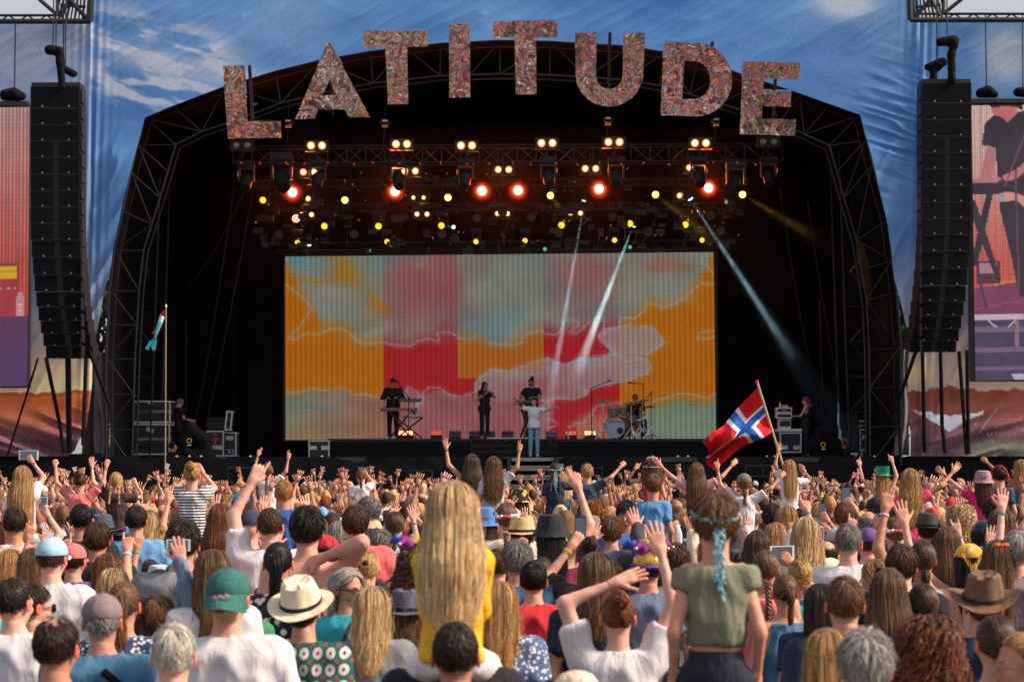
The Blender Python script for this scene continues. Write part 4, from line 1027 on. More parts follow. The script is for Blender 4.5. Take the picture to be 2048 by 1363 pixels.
b = MB(); b.box((0, 2.0, (ZR - ZS) / 2 - .02), (W, 1.8, ZR - ZS)); b.build('back_deck', M['black_metal'], st)
# front steps down from the stage to the pit
stf = empty('pit_steps', (at(1066, 0, 51.4).x, 51.4, 0), label='pit steps with worn pale treads below the lead singer', cat='steps')
W = (1108 - 1019) * 51.4 / FPX
worn = mat('worn_tread', (0.28, 0.28, 0.27), 0.9, noise=.9, nscale=22)
for i in range(7):
    z = ZS - .03 - i * .245
    b = MB(); b.box((0, .95 - i * .16, z), (W, .26, .04)); b.build('tread', M['black_metal'], stf)
    b = MB(); b.box((0, .82 - i * .16, z - .032), (W * .96, .018, .085)); b.build('nosing', worn, stf)
    b = MB(); b.box((0, .87 - i * .16, z - .14), (W, .012, .12)); b.build('riser_board', M['black_cloth'], stf)
for x in (-W / 2 - .05, W / 2 + .05):
    b = MB(); b.box((x, .45, ZS / 2), (.09, 1.3, ZS)); b.build('side_panel', M['black_metal'], stf)
b = MB(); b.box((0, 1.1, ZS - .02), (W + .5, .5, .06)); b.build('landing', M['dark_truss'], stf)
# vent grilles / subs low in the stage front
for px0, px1, py0, py1, lb in ((456, 509, 935, 975, 'dark subwoofer grille in the stage front left of centre'), (1490, 1560, 931, 952, 'dark subwoofer grille in the stage front below the flag'), (815, 865, 941, 960, 'dark subwoofer grille in the stage front behind raised hands'), (1165, 1205, 935, 952, 'dark subwoofer grille in the stage front right of the pit steps')):
    A = at(px0, py1, YF - .55); B = at(px1, py0, YF - .55); w_ = B.x - A.x; h_ = B.z - A.z
    t = empty('subwoofer', ((A.x + B.x) / 2, YF - .62, A.z), label=lb, cat='subwoofer')
    MB().box((0, .2, h_ / 2), (w_, .4, h_)).build('cabinet', M['case'], t)
    for s in (-1, 1): MB().box((s * w_ * .24, -.012, h_ / 2), (w_ * .42, .02, h_ * .84)).build('grille', M['grille'], t)
    for z in (0, h_): rod('edge_rail', (-w_ / 2, -.01, z), (w_ / 2, -.01, z), .018, _UCd, t)
# ================================================================== printed scrims
def banner_color(X, Y):
    """sRGB of the print; X, Y in photo pixels"""
    n1 = fbm(X / 120.0, Y / 60.0, 3, 5); n2 = fbm(X / 45.0 + Y / 90.0, Y / 38.0 - X / 160.0, 9, 5); n3 = fbm(X / 300., Y / 200., 21, 3)
    left = X < 1024
    blue_t = np.stack([94 + 0 * X, 146 + 0 * X, 204 + 0 * X], -1); c = blue_t + (n1[..., None] - .5) * (44, 40, 34) + (n3[..., None] - .5) * (40, 40, 20)
    def blend(c, col, a): return c * (1 - a[..., None]) + np.array(col) * a[..., None]
    # left outer wing is paler and mauve
    ow = left & (X < 182)
    c = np.where(ow[..., None], np.stack([112 + 20 * n1, 142 + 12 * n1, 190 + 6 * n1], -1), c)
    # wispy clouds, upper left
    n7 = fbm(X / 90.0 + Y / 120.0, Y / 22.0 - X / 70.0, 61, 5); wsp = np.exp(-((X - 320) / 150.) ** 4 - ((Y - 135 - (X - 330) * .25) / 95.) ** 4) * sst(.38, .62, n7) * left
    c = blend(c, (196, 206, 226), np.clip(wsp * 1.5, 0, .9))
    wsp = np.exp(-((X - 400) / 190.) ** 2 - ((Y - 140 - (X - 400) * .20) / 26.) ** 2) * left
    c = blend(c, (188, 200, 224), np.clip(wsp, 0, .65))
    c = blend(c, (176, 182, 206), np.clip(np.exp(-((Y - 130) / 70.) ** 2) * ow * sst(.3, .7, n2), 0, .5))
    c = blend(c, (205, 215, 228), np.clip(np.exp(-((X - 1690) / 60.) ** 2 - ((Y - 5) / 34.) ** 2) * 1.2, 0, .85))
    c = blend(c, (190, 200, 215), np.clip(np.exp(-((X - 2010) / 46.) ** 2 - ((Y - 110) / 60.) ** 2), 0, .8) * (X > 1900))
    lowL = left.astype(float); lowR = 1 - lowL
    g = sst(420, 640, Y); c = blend(c, (150, 158, 184), g * (lowL * .85 + lowR * .85))
    g = sst(600, 730, Y); c = blend(c, (205, 186, 184), g * .9)
    g = sst(690, 765, Y); c = blend(c, (240, 212, 176), g * (lowL * .9 + .0)); c = blend(c, (206, 184, 178), g * lowR * .8)
    c = blend(c, (250, 222, 170), np.exp(-((X - 1835) / 34.) ** 2 - ((Y - 745) / 22.) ** 2) * .95); c = blend(c, (252, 226, 176), np.exp(-((X - 110) / 80.) ** 2 - ((Y - 765) / 18.) ** 2) * .8)
    tl = 786 - 10 * fbm(X / 14., X * 0, 4, 4) - 9 * fbm(X / 40., X * 0 + 3, 5, 2) + 0.012 * np.abs(X - 1024) - 4
    tl = np.where(left, tl, tl - 4 - 8 * np.exp(-((X - 1900) / 12.) ** 2) - 6 * np.exp(-((X - 1945) / 9.) ** 2))
    under = sst(-1.5, 1.5, Y - tl)
    tt = np.clip((Y - 785) / 100., 0, 1)[..., None]
    dl = (np.array((206, 112, 58)) * (1 - tt) + np.array((98, 66, 78)) * tt); dr = (np.array((140, 76, 58)) * (1 - tt) + np.array((112, 82, 96)) * tt)
    lowc = np.where(left[..., None], dl, dr) + (n2[..., None] - .5) * (36, 26, 26)
    lowc = np.where((left & (Y < 820))[..., None], lowc * (1 - .5 * sst(10, 0, Y - tl))[..., None] + np.array((90, 48, 34)) * (.5 * sst(10, 0, Y - tl))[..., None], lowc)
    c = c * (1 - under[..., None]) + lowc * under[..., None]
    # green lawn, tent and details printed at the right
    c = blend(c, (108, 122, 100), sst(872, 890, Y) * (X > 1900) * sst(1910, 1960, X) * .8)
    tent = [(1824, 819), (1835, 822), (1862, 823), (1864, 828), (1900, 831), (1933, 827), (1962, 824), (1966, 819), (1965, 828), (1933, 839), (1897, 863.5), (1865, 843), (1848, 834), (1833, 826.6)]
    m = inpoly(X, Y, tent); c[m] = (206, 214, 232)
    c = blend(c, (190, 160, 175), (seg_d(X, Y, [(1958, 862), (1992, 819)]) < 1.0) * .7); c = blend(c, (190, 130, 120), (seg_d(X, Y, [(1950, 850), (1957, 834)]) < .9) * .6)
    spk = (fbm(X / 5., Y / 4., 31, 2) > .74) & (Y > 845) & (Y < 905); c = blend(c, (176, 160, 176), spk * .30)
    return c
EL = [(290, 235), (262, 345), (235, 460), (224, 526), (211, 581), (194, 665), (187, 713), (183, 790), (176, 856), (154, 900), (139, 912)]
ER = [(1720, 230), (1745, 330), (1775, 455), (1788, 559), (1803, 621), (1817, 680), (1813, 764), (1816, 850), (1818, 912)]
edL = lambda y: np.interp(y, [p[1] for p in EL], [p[0] for p in EL]); edR = lambda y: np.interp(y, [p[1] for p in ER], [p[0] for p in ER])
def banner_disp(X, Y):
    # long soft wrinkles, tighter near the free edges and seams
    a = (X * .3 + Y + 60 * vn(X / 240., Y / 240., 33)) / 70.0; d = .028 * (1 - np.abs(2 * vn(a, (X - Y) / 260., 2) - 1)) * fbm(X / 200., Y / 200., 8)
    e = np.minimum(np.abs(X - edL(Y)), np.abs(X - edR(Y))); k = np.exp(-e / 60.) * sst(235, 330, Y)
    s = np.exp(-np.abs(X - 182) / 16.) + np.exp(-np.abs(X - 1840) / 16.)
    d = d + .16 * k * (1 - np.abs(2 * vn((X * .9 + Y * .5) / 26., Y / 130., 6) - 1)) + .025 * s * np.sin(X / 2.6 + Y / 90.)
    low = sst(800, 880, Y); d = d + .20 * low * (1 - np.abs(2 * vn((Y * 1.6 + np.abs(X - 1024) * .55) / 30., X / 150., 14) - 1))
    tp = np.exp(-((Y - 60) / 90.) ** 2); d = d + .022 * tp * (1 - np.abs(2 * vn((X + Y * 1.4) / 28., Y / 70., 19) - 1)) ** 2
    d = d + .10 * np.exp(-((X - 1790) / 60.) ** 2 - ((Y - 250) / 110.) ** 2) * (1 - np.abs(2 * vn((Y * 1.3 - X * .4) / 17., X / 80., 23) - 1))
    return -d * 1.0
bmat = vcol_mat('printed_scrim', 0.85, bump=.25, bscale=14)
def patch(fx, fy, nu, nv):
    u = np.linspace(0, 1, nu); v = np.linspace(0, 1, nv); U, V_ = np.meshgrid(u, v, indexing='ij'); X = fx(U, V_); Y = fy(U, V_)
    i, j = np.meshgrid(np.arange(nu - 1), np.arange(nv - 1), indexing='ij'); a = (i * nv + j).reshape(-1)
    return X.reshape(-1), Y.reshape(-1), np.stack([a, a + nv, a + nv + 1, a + 1], 1)
def scrim(patches, label, Yb):
    Xs = []; Ys = []; Qs = []; n = 0
    for X, Y, Q in patches: Xs.append(X); Ys.append(Y); Qs.append(Q + n); n += len(X)
    X = np.concatenate(Xs); Y = np.concatenate(Ys)
    P = np.stack([(X - 1024) * Yb / FPX, Yb + banner_disp(X, Y), HC - (Y - YH) * Yb / FPX], -1)
    o = link('printed_scrim', mesh_np('printed_scrim', P, np.concatenate(Qs), [bmat], col=lin(np.clip(banner_color(X, Y) * SCR, 0, 255))))
    tag(o, label, 'scrim'); return o
SCR = 1.12
YB = YF - .22
scrim([patch(lambda U, V_: -70 + 252 * U, lambda U, V_: 46 + 654 * V_, 90, 220), patch(lambda U, V_: -70 + (np.minimum(edL(700 + 212 * V_), 182) + 70) * U, lambda U, V_: 700 + 212 * V_, 110, 110)], 'printed scrim with mauve sky and orange sunset behind the left speaker array', YB - .10)
scrim([patch(lambda U, V_: 182 + 1658 * U, lambda U, V_: -70 + (np.where(182 + 1658 * U < 290, 235, np.where(182 + 1658 * U > 1720, 230, arch_y(182 + 1658 * U))) + 70) * V_, 560, 110),
       patch(lambda U, V_: 182 + (np.maximum(edL(235 + 555 * V_), 183) - 182) * U, lambda U, V_: 235 + 555 * V_, 40, 200),
       patch(lambda U, V_: edR(230 + 682 * V_) + (1840 - edR(230 + 682 * V_)) * U, lambda U, V_: 230 + 682 * V_, 46, 220)], 'bright blue sky scrim with wispy clouds arching over the mirrored letters', YB)
rs_ = scrim([patch(lambda U, V_: 1840 + 280 * U, lambda U, V_: 40 + 872 * V_, 120, 300)], 'printed scrim with white tent and festival field behind the right speaker array', YB - .10)
# lettering printed on the right scrim
def text_obj(name, s, size, m, parent=None, loc=(0, 0, 0), rot=(R(90), 0, 0), extrude=0.002, sx=1.0):
    cu = bpy.data.curves.new(name, 'FONT'); cu.body = s; cu.size = size; cu.align_x = 'CENTER'; cu.align_y = 'CENTER'; cu.extrude = extrude; cu.resolution_u = 2
    t = bpy.data.objects.new('t', cu); COL.objects.link(t); dg = bpy.context.evaluated_depsgraph_get()
    me = bpy.data.meshes.new_from_object(t.evaluated_get(dg)); bpy.data.objects.remove(t); me.materials.clear(); me.materials.append(m)
    return link(name, me, parent, loc=loc, rot=rot, scale=(sx, 1, 1))
p = at(2003, 868, YB - .5); text_obj('printed_lettering', 'LATITUDE', .17, mat('print_ink', (.30, .27, .29), .9), rs_, loc=p, sx=1.0)
# grey weather sheets either side
def gsheet(poly, lb, seed):
    c = [at(x, y, YF + .25) for x, y in poly]
    o = cloth_sheet('weather_sheet', bil(c[0], c[1], c[2], c[3]), 26, 90, M['grey_sheet'], lambda U, V_, P: .07 * np.sin(U * 9 + np.sin(V_ * 7 + seed)) + .08 * (fbm(U * 4 + V_ * 3, V_ * 14, seed) - .5)); tag(o, lb, 'weather sheet')
gsheet([(189, 918), (222, 918), (214, 704), (186, 704)], 'grey weather sheet hanging at the left edge of the stage', 3)
gsheet([(1788, 910), (1818, 910), (1818, 698), (1799, 698)], 'grey weather sheet hanging at the right edge of the stage', 8)
# ================================================================== mirrored letters
mm, t_, p_ = newmat('wavy_mirror_foil'); p_.inputs['Metallic'].default_value = 1.0; p_.inputs['Roughness'].default_value = 0.05; p_.inputs['Base Color'].default_value = (1.0, .93, .92, 1)
co = t_.nodes.new('ShaderNodeTexCoord'); nz = t_.nodes.new('ShaderNodeTexNoise'); nz.inputs['Scale'].default_value = 2.6; nz.inputs['Detail'].default_value = 0.6; nz.inputs['Distortion'].default_value = 1.0
bu = t_.nodes.new('ShaderNodeBump'); bu.inputs['Strength'].default_value = 1.0; bu.inputs['Distance'].default_value = 0.016
vo = t_.nodes.new('ShaderNodeTexVoronoi'); vo.inputs['Scale'].default_value = 2.8; vo.feature = 'SMOOTH_F1'
ad = t_.nodes.new('ShaderNodeMath'); ad.operation = 'ADD'
oi_ = t_.nodes.new('ShaderNodeObjectInfo'); va_ = t_.nodes.new('ShaderNodeVectorMath'); va_.operation = 'MULTIPLY_ADD'; va_.inputs[1].default_value = (1, 1, 1); vs_ = t_.nodes.new('ShaderNodeVectorMath'); vs_.operation = 'SCALE'; vs_.inputs[0].default_value = (37, 23, 11)
t_.links.new(oi_.outputs['Random'], vs_.inputs['Scale']); t_.links.new(co.outputs['Object'], va_.inputs[0]); t_.links.new(vs_.outputs[0], va_.inputs[2])
t_.links.new(va_.outputs[0], nz.inputs['Vector']); t_.links.new(va_.outputs[0], vo.inputs['Vector'])
t_.links.new(nz.outputs['Fac'], ad.inputs[0]); t_.links.new(vo.outputs['Distance'], ad.inputs[1]); t_.links.new(ad.outputs[0], bu.inputs['Height']); t_.links.new(bu.outputs[0], p_.inputs['Normal'])
M['mirror'] = mm
def arcp(cx, cy, rx, ry, a0, a1, n): return [(cx + rx * math.cos(R(a0 + (a1 - a0) * i / n)), cy + ry * math.sin(R(a0 + (a1 - a0) * i / n))) for i in range(n + 1)]
LET = [
 ('L', 'leftmost, above the left end of the lighting truss', [[(446, 131), (489, 130), (496, 241), (562.5, 241), (563, 274), (456.5, 276)]]),
 ('A', 'second from the left', [[(655, 84.5), (660.5, 84.5), (740.6, 233), (698, 233), (689, 217.5), (636, 218), (631, 236), (590.5, 237.4)], [(660.5, 158.5), (672, 189), (646, 189)]]),
 ('T', 'between the A and the I', [[(727, 61), (856, 59.6), (856, 92), (814.6, 93), (817, 207), (776, 207.4), (771, 93.6), (729, 95)]]),
 ('I', 'a single upright bar between the two Ts', [[(898, 46.7), (939, 46.7), (941, 193.6), (898.5, 194)]]),
 ('T', 'top centre, between I and U', [[(986, 41.6), (1115, 40), (1115, 73.5), (1072.5, 74), (1073, 187.6), (1031.5, 188), (1029, 74), (987, 75)]]),
 ('U', 'right of the centre, between T and D', [[(1150, 64), (1193, 64)] + [(1192, 150)] + arcp(1218.5, 150, 26.5, 27, 180, 0, 10)[1:-1] + [(1245, 150), (1246.5, 65), (1289.7, 65.4), (1286, 155)] + arcp(1218, 148, 67, 64, 6, 174, 16)[1:-1] + [(1151, 150)]]),
 ('D', 'second from the right', [[(1327, 83), (1376, 84.4)] + arcp(1392, 158, 72, 73.5, -90, 88, 18) + [(1320.6, 229.5)], [(1368.6, 120), (1385, 122)] + arcp(1388, 159, 32, 37.5, -85, 88, 12) + [(1363.5, 197)]]),
 ('E', 'rightmost, above the right end of the lighting truss', [[(1485, 121), (1599, 125), (1597.5, 158), (1527, 155.7), (1526, 180), (1582, 181.4), (1580.7, 212.7), (1524, 211), (1523, 236), (1592, 237.5), (1589.4, 270), (1479, 267)]])]
TILT = R(25)
for ch, where, loops in LET:
    cx = sum(p[0] for p in loops[0]) / len(loops[0]); cyy = sum(p[1] for p in loops[0]) / len(loops[0])
    C = at(cx, cyy, YF - 1.0); nrm = Vector((0, -math.cos(TILT), -math.sin(TILT))); up = Vector((0, -math.sin(TILT), math.cos(TILT)))
    cu = bpy.data.curves.new('mirror_letter', 'CURVE'); cu.dimensions = '2D'; cu.fill_mode = 'BOTH'; cu.extrude = .07
    for lp in loops:
        sp = cu.splines.new('POLY'); sp.points.add(len(lp) - 1)
        for i, (x, y) in enumerate(lp):
            d = at(x, y, 1.0) - Vector((0, 0, HC)); t0 = ((C - Vector((0, 0, HC))).dot(nrm)) / d.dot(nrm); P = Vector((0, 0, HC)) + d * t0 - C
            sp.points[i].co = (P.x, P.dot(up), 0, 1)
        sp.use_cyclic_u = True
    t = bpy.data.objects.new('t', cu); COL.objects.link(t); dg = bpy.context.evaluated_depsgraph_get(); me = bpy.data.meshes.new_from_object(t.evaluated_get(dg)); bpy.data.objects.remove(t)
    me.materials.clear(); me.materials.append(M['mirror'])
    root = empty('mirror_letter', C, label='big mirrored letter %s of the sign, %s' % (ch, where), cat='letter', group='mirrored letters over the stage')
    root.rotation_euler = (R(90) + TILT, 0, 0)
    link('mirror_face', me, root)
    zs = [v.co.y for v in me.vertices]; 
    b = MB(); b.box((0, (max(zs) + min(zs)) / 2, -.16), (.08, max(zs) - min(zs) - .1, .08)); b.cone((0, 0, -.16), (0, -.2, -1.2), .03); b.build('support_bar', M['black_metal'], root)
# ================================================================== painted screens
led = vcol_mat('led_screen', emission=1.0); led_side = vcol_mat('led_side_screen', emission=1.0)
def screen_paint(X, Y):
    def blend(c, col, a): a = np.clip(a, 0, 1)[..., None]; return c * (1 - a) + np.array(col) * a
    n1 = fbm(X / 60., Y / 45., 5, 5); n2 = fbm(X / 120. + 3, Y / 80., 15, 4); n3 = fbm(X / 35., Y / 30., 25, 4)
    n5 = fbm(X / 90. + 9, Y / 60. + 4, 45, 4); XW = X + (n1 - .5) * 130; YW = Y + (n5 - .5) * 90
    OR = (210, 122, 8); RD = (190, 30, 36)
    c = np.ones(X.shape + (3,)) * OR
    def rect(c, x0, x1, y0, y1, col, a=1.): return blend(c, col, ((X >= x0) & (X < x1) & (Y >= y0) & (Y < y1)) * a)
    c = rect(c, 768, 916, 500, 880, RD); c = rect(c, 916, 1087, 755, 880, RD); c = rect(c, 1087, 1240, 500, 880, RD); c = rect(c, 916, 1087, 620, 755, (200, 116, 34))
    # top cloud area lower border
    bx = [570, 588, 604, 625, 640, 660, 679, 695, 717, 734, 766, 792, 821, 834, 859, 874, 892, 908, 921, 937, 980, 1027, 1051, 1085, 1112, 1140, 1200, 1240, 1270, 1299, 1329, 1351, 1378, 1402, 1430]
    by = [520, 560, 585, 612, 650, 652, 651, 658, 678, 682, 680, 686, 690, 680, 676, 668, 658, 663, 674, 676, 685, 690, 672, 660, 668, 664, 655, 652, 640, 606, 617, 611, 592, 566, 520]
    edge = np.interp(X, bx, by) + (n3 - .5) * 8
    cl = sst(14, -26, Y - edge)
    sky_ = np.stack([134 + 62 * n1 - 30 * n2, 150 + 26 * n1, 152 + 16 * n2], -1)
    c = blend(c, (0, 0, 0), cl * 0)
    a = (cl * (.80 + .2 * n1))[..., None]; c = c * (1 - a) + sky_ * a
    c = rect(c, 768, 916, 500, 690, (176, 92, 96), .38 + 0 * X); c = blend(c, (190, 78, 78), np.exp(-((XW - 870) / 75.) ** 2 - ((YW - 560) / 65.) ** 2) * .52 * sst(.25, .65, n2 + .15))
    c = blend(c, (196, 96, 88), np.exp(-((XW - 1160) / 60.) ** 2 - ((YW - 560) / 70.) ** 2) * .55); c = blend(c, (190, 110, 90), np.exp(-((XW - 1330) / 40.) ** 2 - ((YW - 545) / 18.) ** 2) * .6)
    c = blend(c, (206, 134, 30), np.exp(-((XW - 670) / 34.) ** 2 - ((YW - 530) / 32.) ** 2) * 1.0 + np.exp(-((XW - 735) / 26.) ** 2 - ((YW - 600) / 30.) ** 2) * .8 + np.exp(-((XW - 600) / 36.) ** 2 - ((YW - 562) / 10.) ** 2) * .6)
    c = blend(c, (200, 190, 186), np.exp(-((XW - 640) / 40.) ** 2 - ((YW - 590) / 28.) ** 2) * .45 + np.exp(-((XW - 730) / 50.) ** 2 - ((YW - 655) / 20.) ** 2) * .5 + np.exp(-((XW - 850) / 40.) ** 2 - ((YW - 535) / 20.) ** 2) * .3 * n3 * 2 + np.exp(-((XW - 1340) / 60.) ** 2 - ((YW - 585) / 25.) ** 2) * .3)
    c = blend(c, (110, 172, 190), np.exp(-((XW - 600) / 60.) ** 2 - ((YW - 520) / 24.) ** 2) * .6 + np.exp(-((XW - 1000) / 80.) ** 2 - ((YW - 640) / 22.) ** 2) * .45 + np.exp(-((XW - 770) / 60.) ** 2 - ((YW - 515) / 22.) ** 2) * .4)
    # clouds of the middle right
    P1 = [(1196, 672), (1205, 658), (1236, 654), (1284, 653), (1307, 655), (1322, 672), (1331, 686), (1318, 699), (1294, 711), (1257, 704), (1294, 719), (1302, 733), (1294, 748), (1260, 760), (1230, 765), (1213, 770), (1180, 780), (1174, 789), (1149, 797), (1108, 797), (1091, 804), (1070, 800), (985, 800), (950, 790), (950, 765), (960, 752), (985, 736), (1014, 743), (1061, 726), (1095, 714), (1115, 723), (1128, 729), (1159, 716), (1203, 714), (1223, 706)]
    m = inpoly(X, Y, P1); a = m * (.78 + .2 * n1); sk2 = np.stack([176 + 24 * n2, 152 + 30 * n1, 152 + 34 * n1], -1); c = c * (1 - a[..., None]) + sk2 * a[..., None]
    c = blend(c, (206, 126, 60), (m & (Y < 742) & (X < 1087)) * .45 * sst(985, 1040, X)); c = blend(c, (180, 84, 86), np.exp(-((XW - 1060) / 70.) ** 2 - ((YW - 770) / 26.) ** 2) * .5)
    # lower clouds
    lb_x = [570, 598, 624, 669, 688, 705, 734, 766, 790, 816, 843, 879, 921, 950, 1000, 1070, 1150, 1174]; lb_y = [781, 781, 774, 777, 773, 785, 787, 790, 784, 771, 784, 774, 791, 782, 790, 802, 797, 812]
    e2 = np.interp(X, lb_x, lb_y); low = sst(-3, 10, Y - e2) * (X < 1100); g = np.clip((X - 570) / 200., 0, 1)[..., None]
    lc = np.array((138, 158, 150)) * (1 - g) + np.array((182, 128, 130)) * g + (n1[..., None] - .5) * 60; a = (low * .85)[..., None]; c = c * (1 - a) + lc * a
    c = blend(c, (196, 142, 92), np.exp(-((XW - 600) / 60.) ** 2 - ((YW - 868) / 22.) ** 2) * .5 + np.exp(-((XW - 740) / 60.) ** 2 - ((YW - 845) / 22.) ** 2) * .45); c = blend(c, (102, 138, 150), np.exp(-((XW - 630) / 60.) ** 2 - ((YW - 815) / 10.) ** 2) * .5)
    c = blend(c, (216, 150, 130), np.exp(-((XW - 1210) / 60.) ** 2 - ((YW - 838) / 26.) ** 2) * .5 * (X < 1240)); c = blend(c, (222, 160, 130), sst(810, 860, Y) * (X > 1150) * (X < 1240) * .6)
    e3 = np.interp(X, [1240, 1275, 1307, 1355, 1385, 1415, 1430], [850, 822, 802, 789, 792, 797, 786]); a = (sst(-4, 22, Y - e3) * (X > 1225) * .85)[..., None]
    c = c * (1 - a) + (np.array((132, 168, 160)) + (n1[..., None] - .5) * 50) * a; c = blend(c, (206, 170, 140), np.exp(-((XW - 1270) / 26.) ** 2 - ((YW - 850) / 26.) ** 2) * .6)
    # outlines
    LN = [[(570, 564), (588, 576), (604, 590), (625, 613), (609, 632), (598, 655), (582, 668), (580, 677), (593, 677), (614, 663), (640, 665), (659, 655), (679, 653), (695, 661), (717, 681), (734, 685), (766, 682), (792, 689), (821, 692), (834, 681), (859, 676), (874, 681), (879, 674), (874, 665), (892, 660), (908, 665), (921, 676), (937, 677), (953, 669)],
          [(980, 687), (1027, 692), (1044, 684), (1051, 669), (1085, 660), (1091, 667), (1112, 669), (1128, 657), (1125, 646), (1140, 640), (1155, 643), (1159, 650), (1140, 663), (1142, 667), (1155, 665), (1174, 648), (1196, 633), (1211, 642), (1206, 657), (1236, 655), (1243, 635), (1270, 639), (1287, 625), (1299, 606), (1329, 618), (1351, 611), (1378, 594), (1393, 578), (1402, 569), (1430, 571)],
          [(1422, 503), (1404, 527), (1419, 537), (1430, 554)], [(1430, 664), (1402, 667), (1395, 679), (1409, 681), (1430, 677)],
          [(1284, 653), (1307, 655), (1331, 686), (1294, 711), (1257, 704)], [(1265, 648), (1230, 656), (1196, 672), (1205, 688), (1230, 702), (1223, 706), (1203, 714), (1159, 716), (1140, 728), (1117, 726), (1112, 743), (1101, 748), (1100, 738), (1115, 723), (1095, 714), (1061, 726), (1014, 743), (985, 736), (960, 752), (950, 765), (950, 781), (921, 792), (901, 789), (879, 774), (856, 774), (843, 784), (847, 800), (830, 812)],
          [(803, 790), (816, 771), (837, 784), (838, 802), (826, 816)], [(570, 782), (598, 781), (624, 774), (650, 778), (669, 777), (688, 773), (705, 786), (734, 787), (750, 791), (766, 790)],
          [(1085, 805), (1108, 797), (1149, 797), (1174, 788), (1169, 778), (1155, 773)], [(1213, 770), (1230, 765), (1260, 760), (1294, 748), (1302, 733), (1294, 719), (1270, 718), (1250, 723), (1225, 705)],
          [(1295, 815), (1307, 802), (1330, 797), (1355, 787), (1385, 790), (1415, 797), (1430, 787)], [(1088, 835), (1100, 838), (1110, 845), (1108, 852), (1096, 855)], [(1135, 856), (1150, 848), (1165, 846), (1195, 812), (1240, 805)]]
    for i, L in enumerate(LN):
        d = seg_d(X + (n3 - .5) * 7, Y + (n1 - .5) * 7, L); c = blend(c, (180, 204, 214), sst(1.9, .6, d) * .62); c = blend(c, (200, 190, 190), sst(12, 3, d) * .15)
    # rows and columns of diodes: fine stripes and their beat pattern
    st_ = np.sin(X * 2 * math.pi / 10.4 + .3 * np.sin(Y / 150.)); lum = .97 + .10 * st_
    c = c * lum[..., None]; tealk = sst(.0, 1, st_) * .07; c = c * (1 - tealk[..., None]) + np.array((130, 190, 200)) * tealk[..., None] * (c.mean(-1, keepdims=True) / 150.)
    c = c * (.96 + .06 * _hash(X // 2, Y // 2, 3))[..., None]; c = c * (1 - .05 * (np.mod(Y, 8) < 2))[..., None]
    g_ = c.mean(-1, keepdims=True); c = g_ + (c - g_) * 1.20
    return c * .655
def grid_screen(name, x0, x1, y0, y1, nx, ny, Yd, m, paint, parent=None, corners=None):
    u = np.linspace(0, 1, nx); v = np.linspace(0, 1, ny); U, V_ = np.meshgrid(u, v, indexing='ij'); X = x0 + (x1 - x0) * U; Y = y0 + (y1 - y0) * V_
    XX, YY = X, Y
    if corners: (ax, ay), (bx_, by_), (cx_, cy_), (dx_, dy_) = corners; XX = (ax * (1 - U) + bx_ * U) * (1 - V_) + (dx_ * (1 - U) + cx_ * U) * V_; YY = (ay * (1 - U) + by_ * U) * (1 - V_) + (dy_ * (1 - U) + cy_ * U) * V_
    P = np.stack([(XX - 1024) * Yd / FPX, np.full(X.shape, Yd), HC - (YY - YH) * Yd / FPX], -1)
    i, j = np.meshgrid(np.arange(nx - 1), np.arange(ny - 1), indexing='ij'); a = (i * ny + j).reshape(-1)
    return link(name, mesh_np(name, P.reshape(-1, 3), np.stack([a, a + 1, a + ny + 1, a + ny], 1), [m], smooth=False, col=lin(np.clip(paint(X, Y), 0, 255)).reshape(-1, 3)), parent)
YSC = 62.0
scr = empty('led_screen', (0, 0, 0), label='huge LED wall showing orange, red and blue painted clouds behind the band', cat='LED screen')
grid_screen('display', 570, 1430, 508, 878, 431, 186, YSC, led, screen_paint, scr, [(570, 513), (1427, 504), (1432, 878), (571, 879)])
A = at(566, 500, YSC); B = at(1436, 882, YSC); MB().box(((A.x + B.x) / 2, YSC + .18, (A.z + B.z) / 2), (B.x - A.x, .3, A.z - B.z)).build('housing', M['black_metal'], scr)
rod('top_bar', at(530, 507, YSC - .1), at(1462, 497, YSC - .1), .035, _UC, scr)
def left_paint(X, Y):
    n = fbm(X / 18., Y / 40., 3, 4); g = np.clip((Y - 215) / 380., 0, 1)[..., None]
    c = (np.array((196, 150, 146)) * (1 - g) + np.array((206, 74, 58)) * g) * (.9 + .2 * n)[..., None]
    s = np.where(np.mod(X, 7.0) < 2.6, 1.18, .86) * np.where((Y > 600) & (X < 40), .9, 1); c = c * s[..., None] * np.where(np.mod(Y, 5) < 1.5, .92, 1)[..., None]
    m = (X < 40) & (Y > 526); c[m] = (np.array((176, 52, 62)) * (.85 + .3 * n[m])[..., None])
    m = (X < 36) & (Y > 531) & (Y < 556); c[m] = (232, 186, 20); m = (X < 36) & (np.abs(Y - 543) < 1); c[m] = (214, 130, 30)
    m = (Y > 632); c[m] = (np.array((104, 56, 96)) * (1 - .25 * sst(632, 775, Y[m]))[..., None] + np.array((10, 20, 40)) * sst(632, 775, Y[m])[..., None]) * (.88 + .2 * _hash(X[m] // 2, Y[m] // 2, 4))[..., None]
    m = (X < 34) & (np.abs(Y - 576) < 2) & (_hash(X // 3, Y * 0, 7) > .4); c[m] = (200, 150, 140)
    b_ = inpoly(X, Y, [(39, 584), (46, 584), (50, 594), (51, 631), (34, 631), (35, 594)]); c[b_] = (206, 150, 160); m = b_ & (X > 39) & (X < 46) & (Y > 604); c[m] = np.where((np.mod(Y[m], 5) < 2.5)[..., None], (224, 120, 110), (236, 214, 206))
    return c * .74
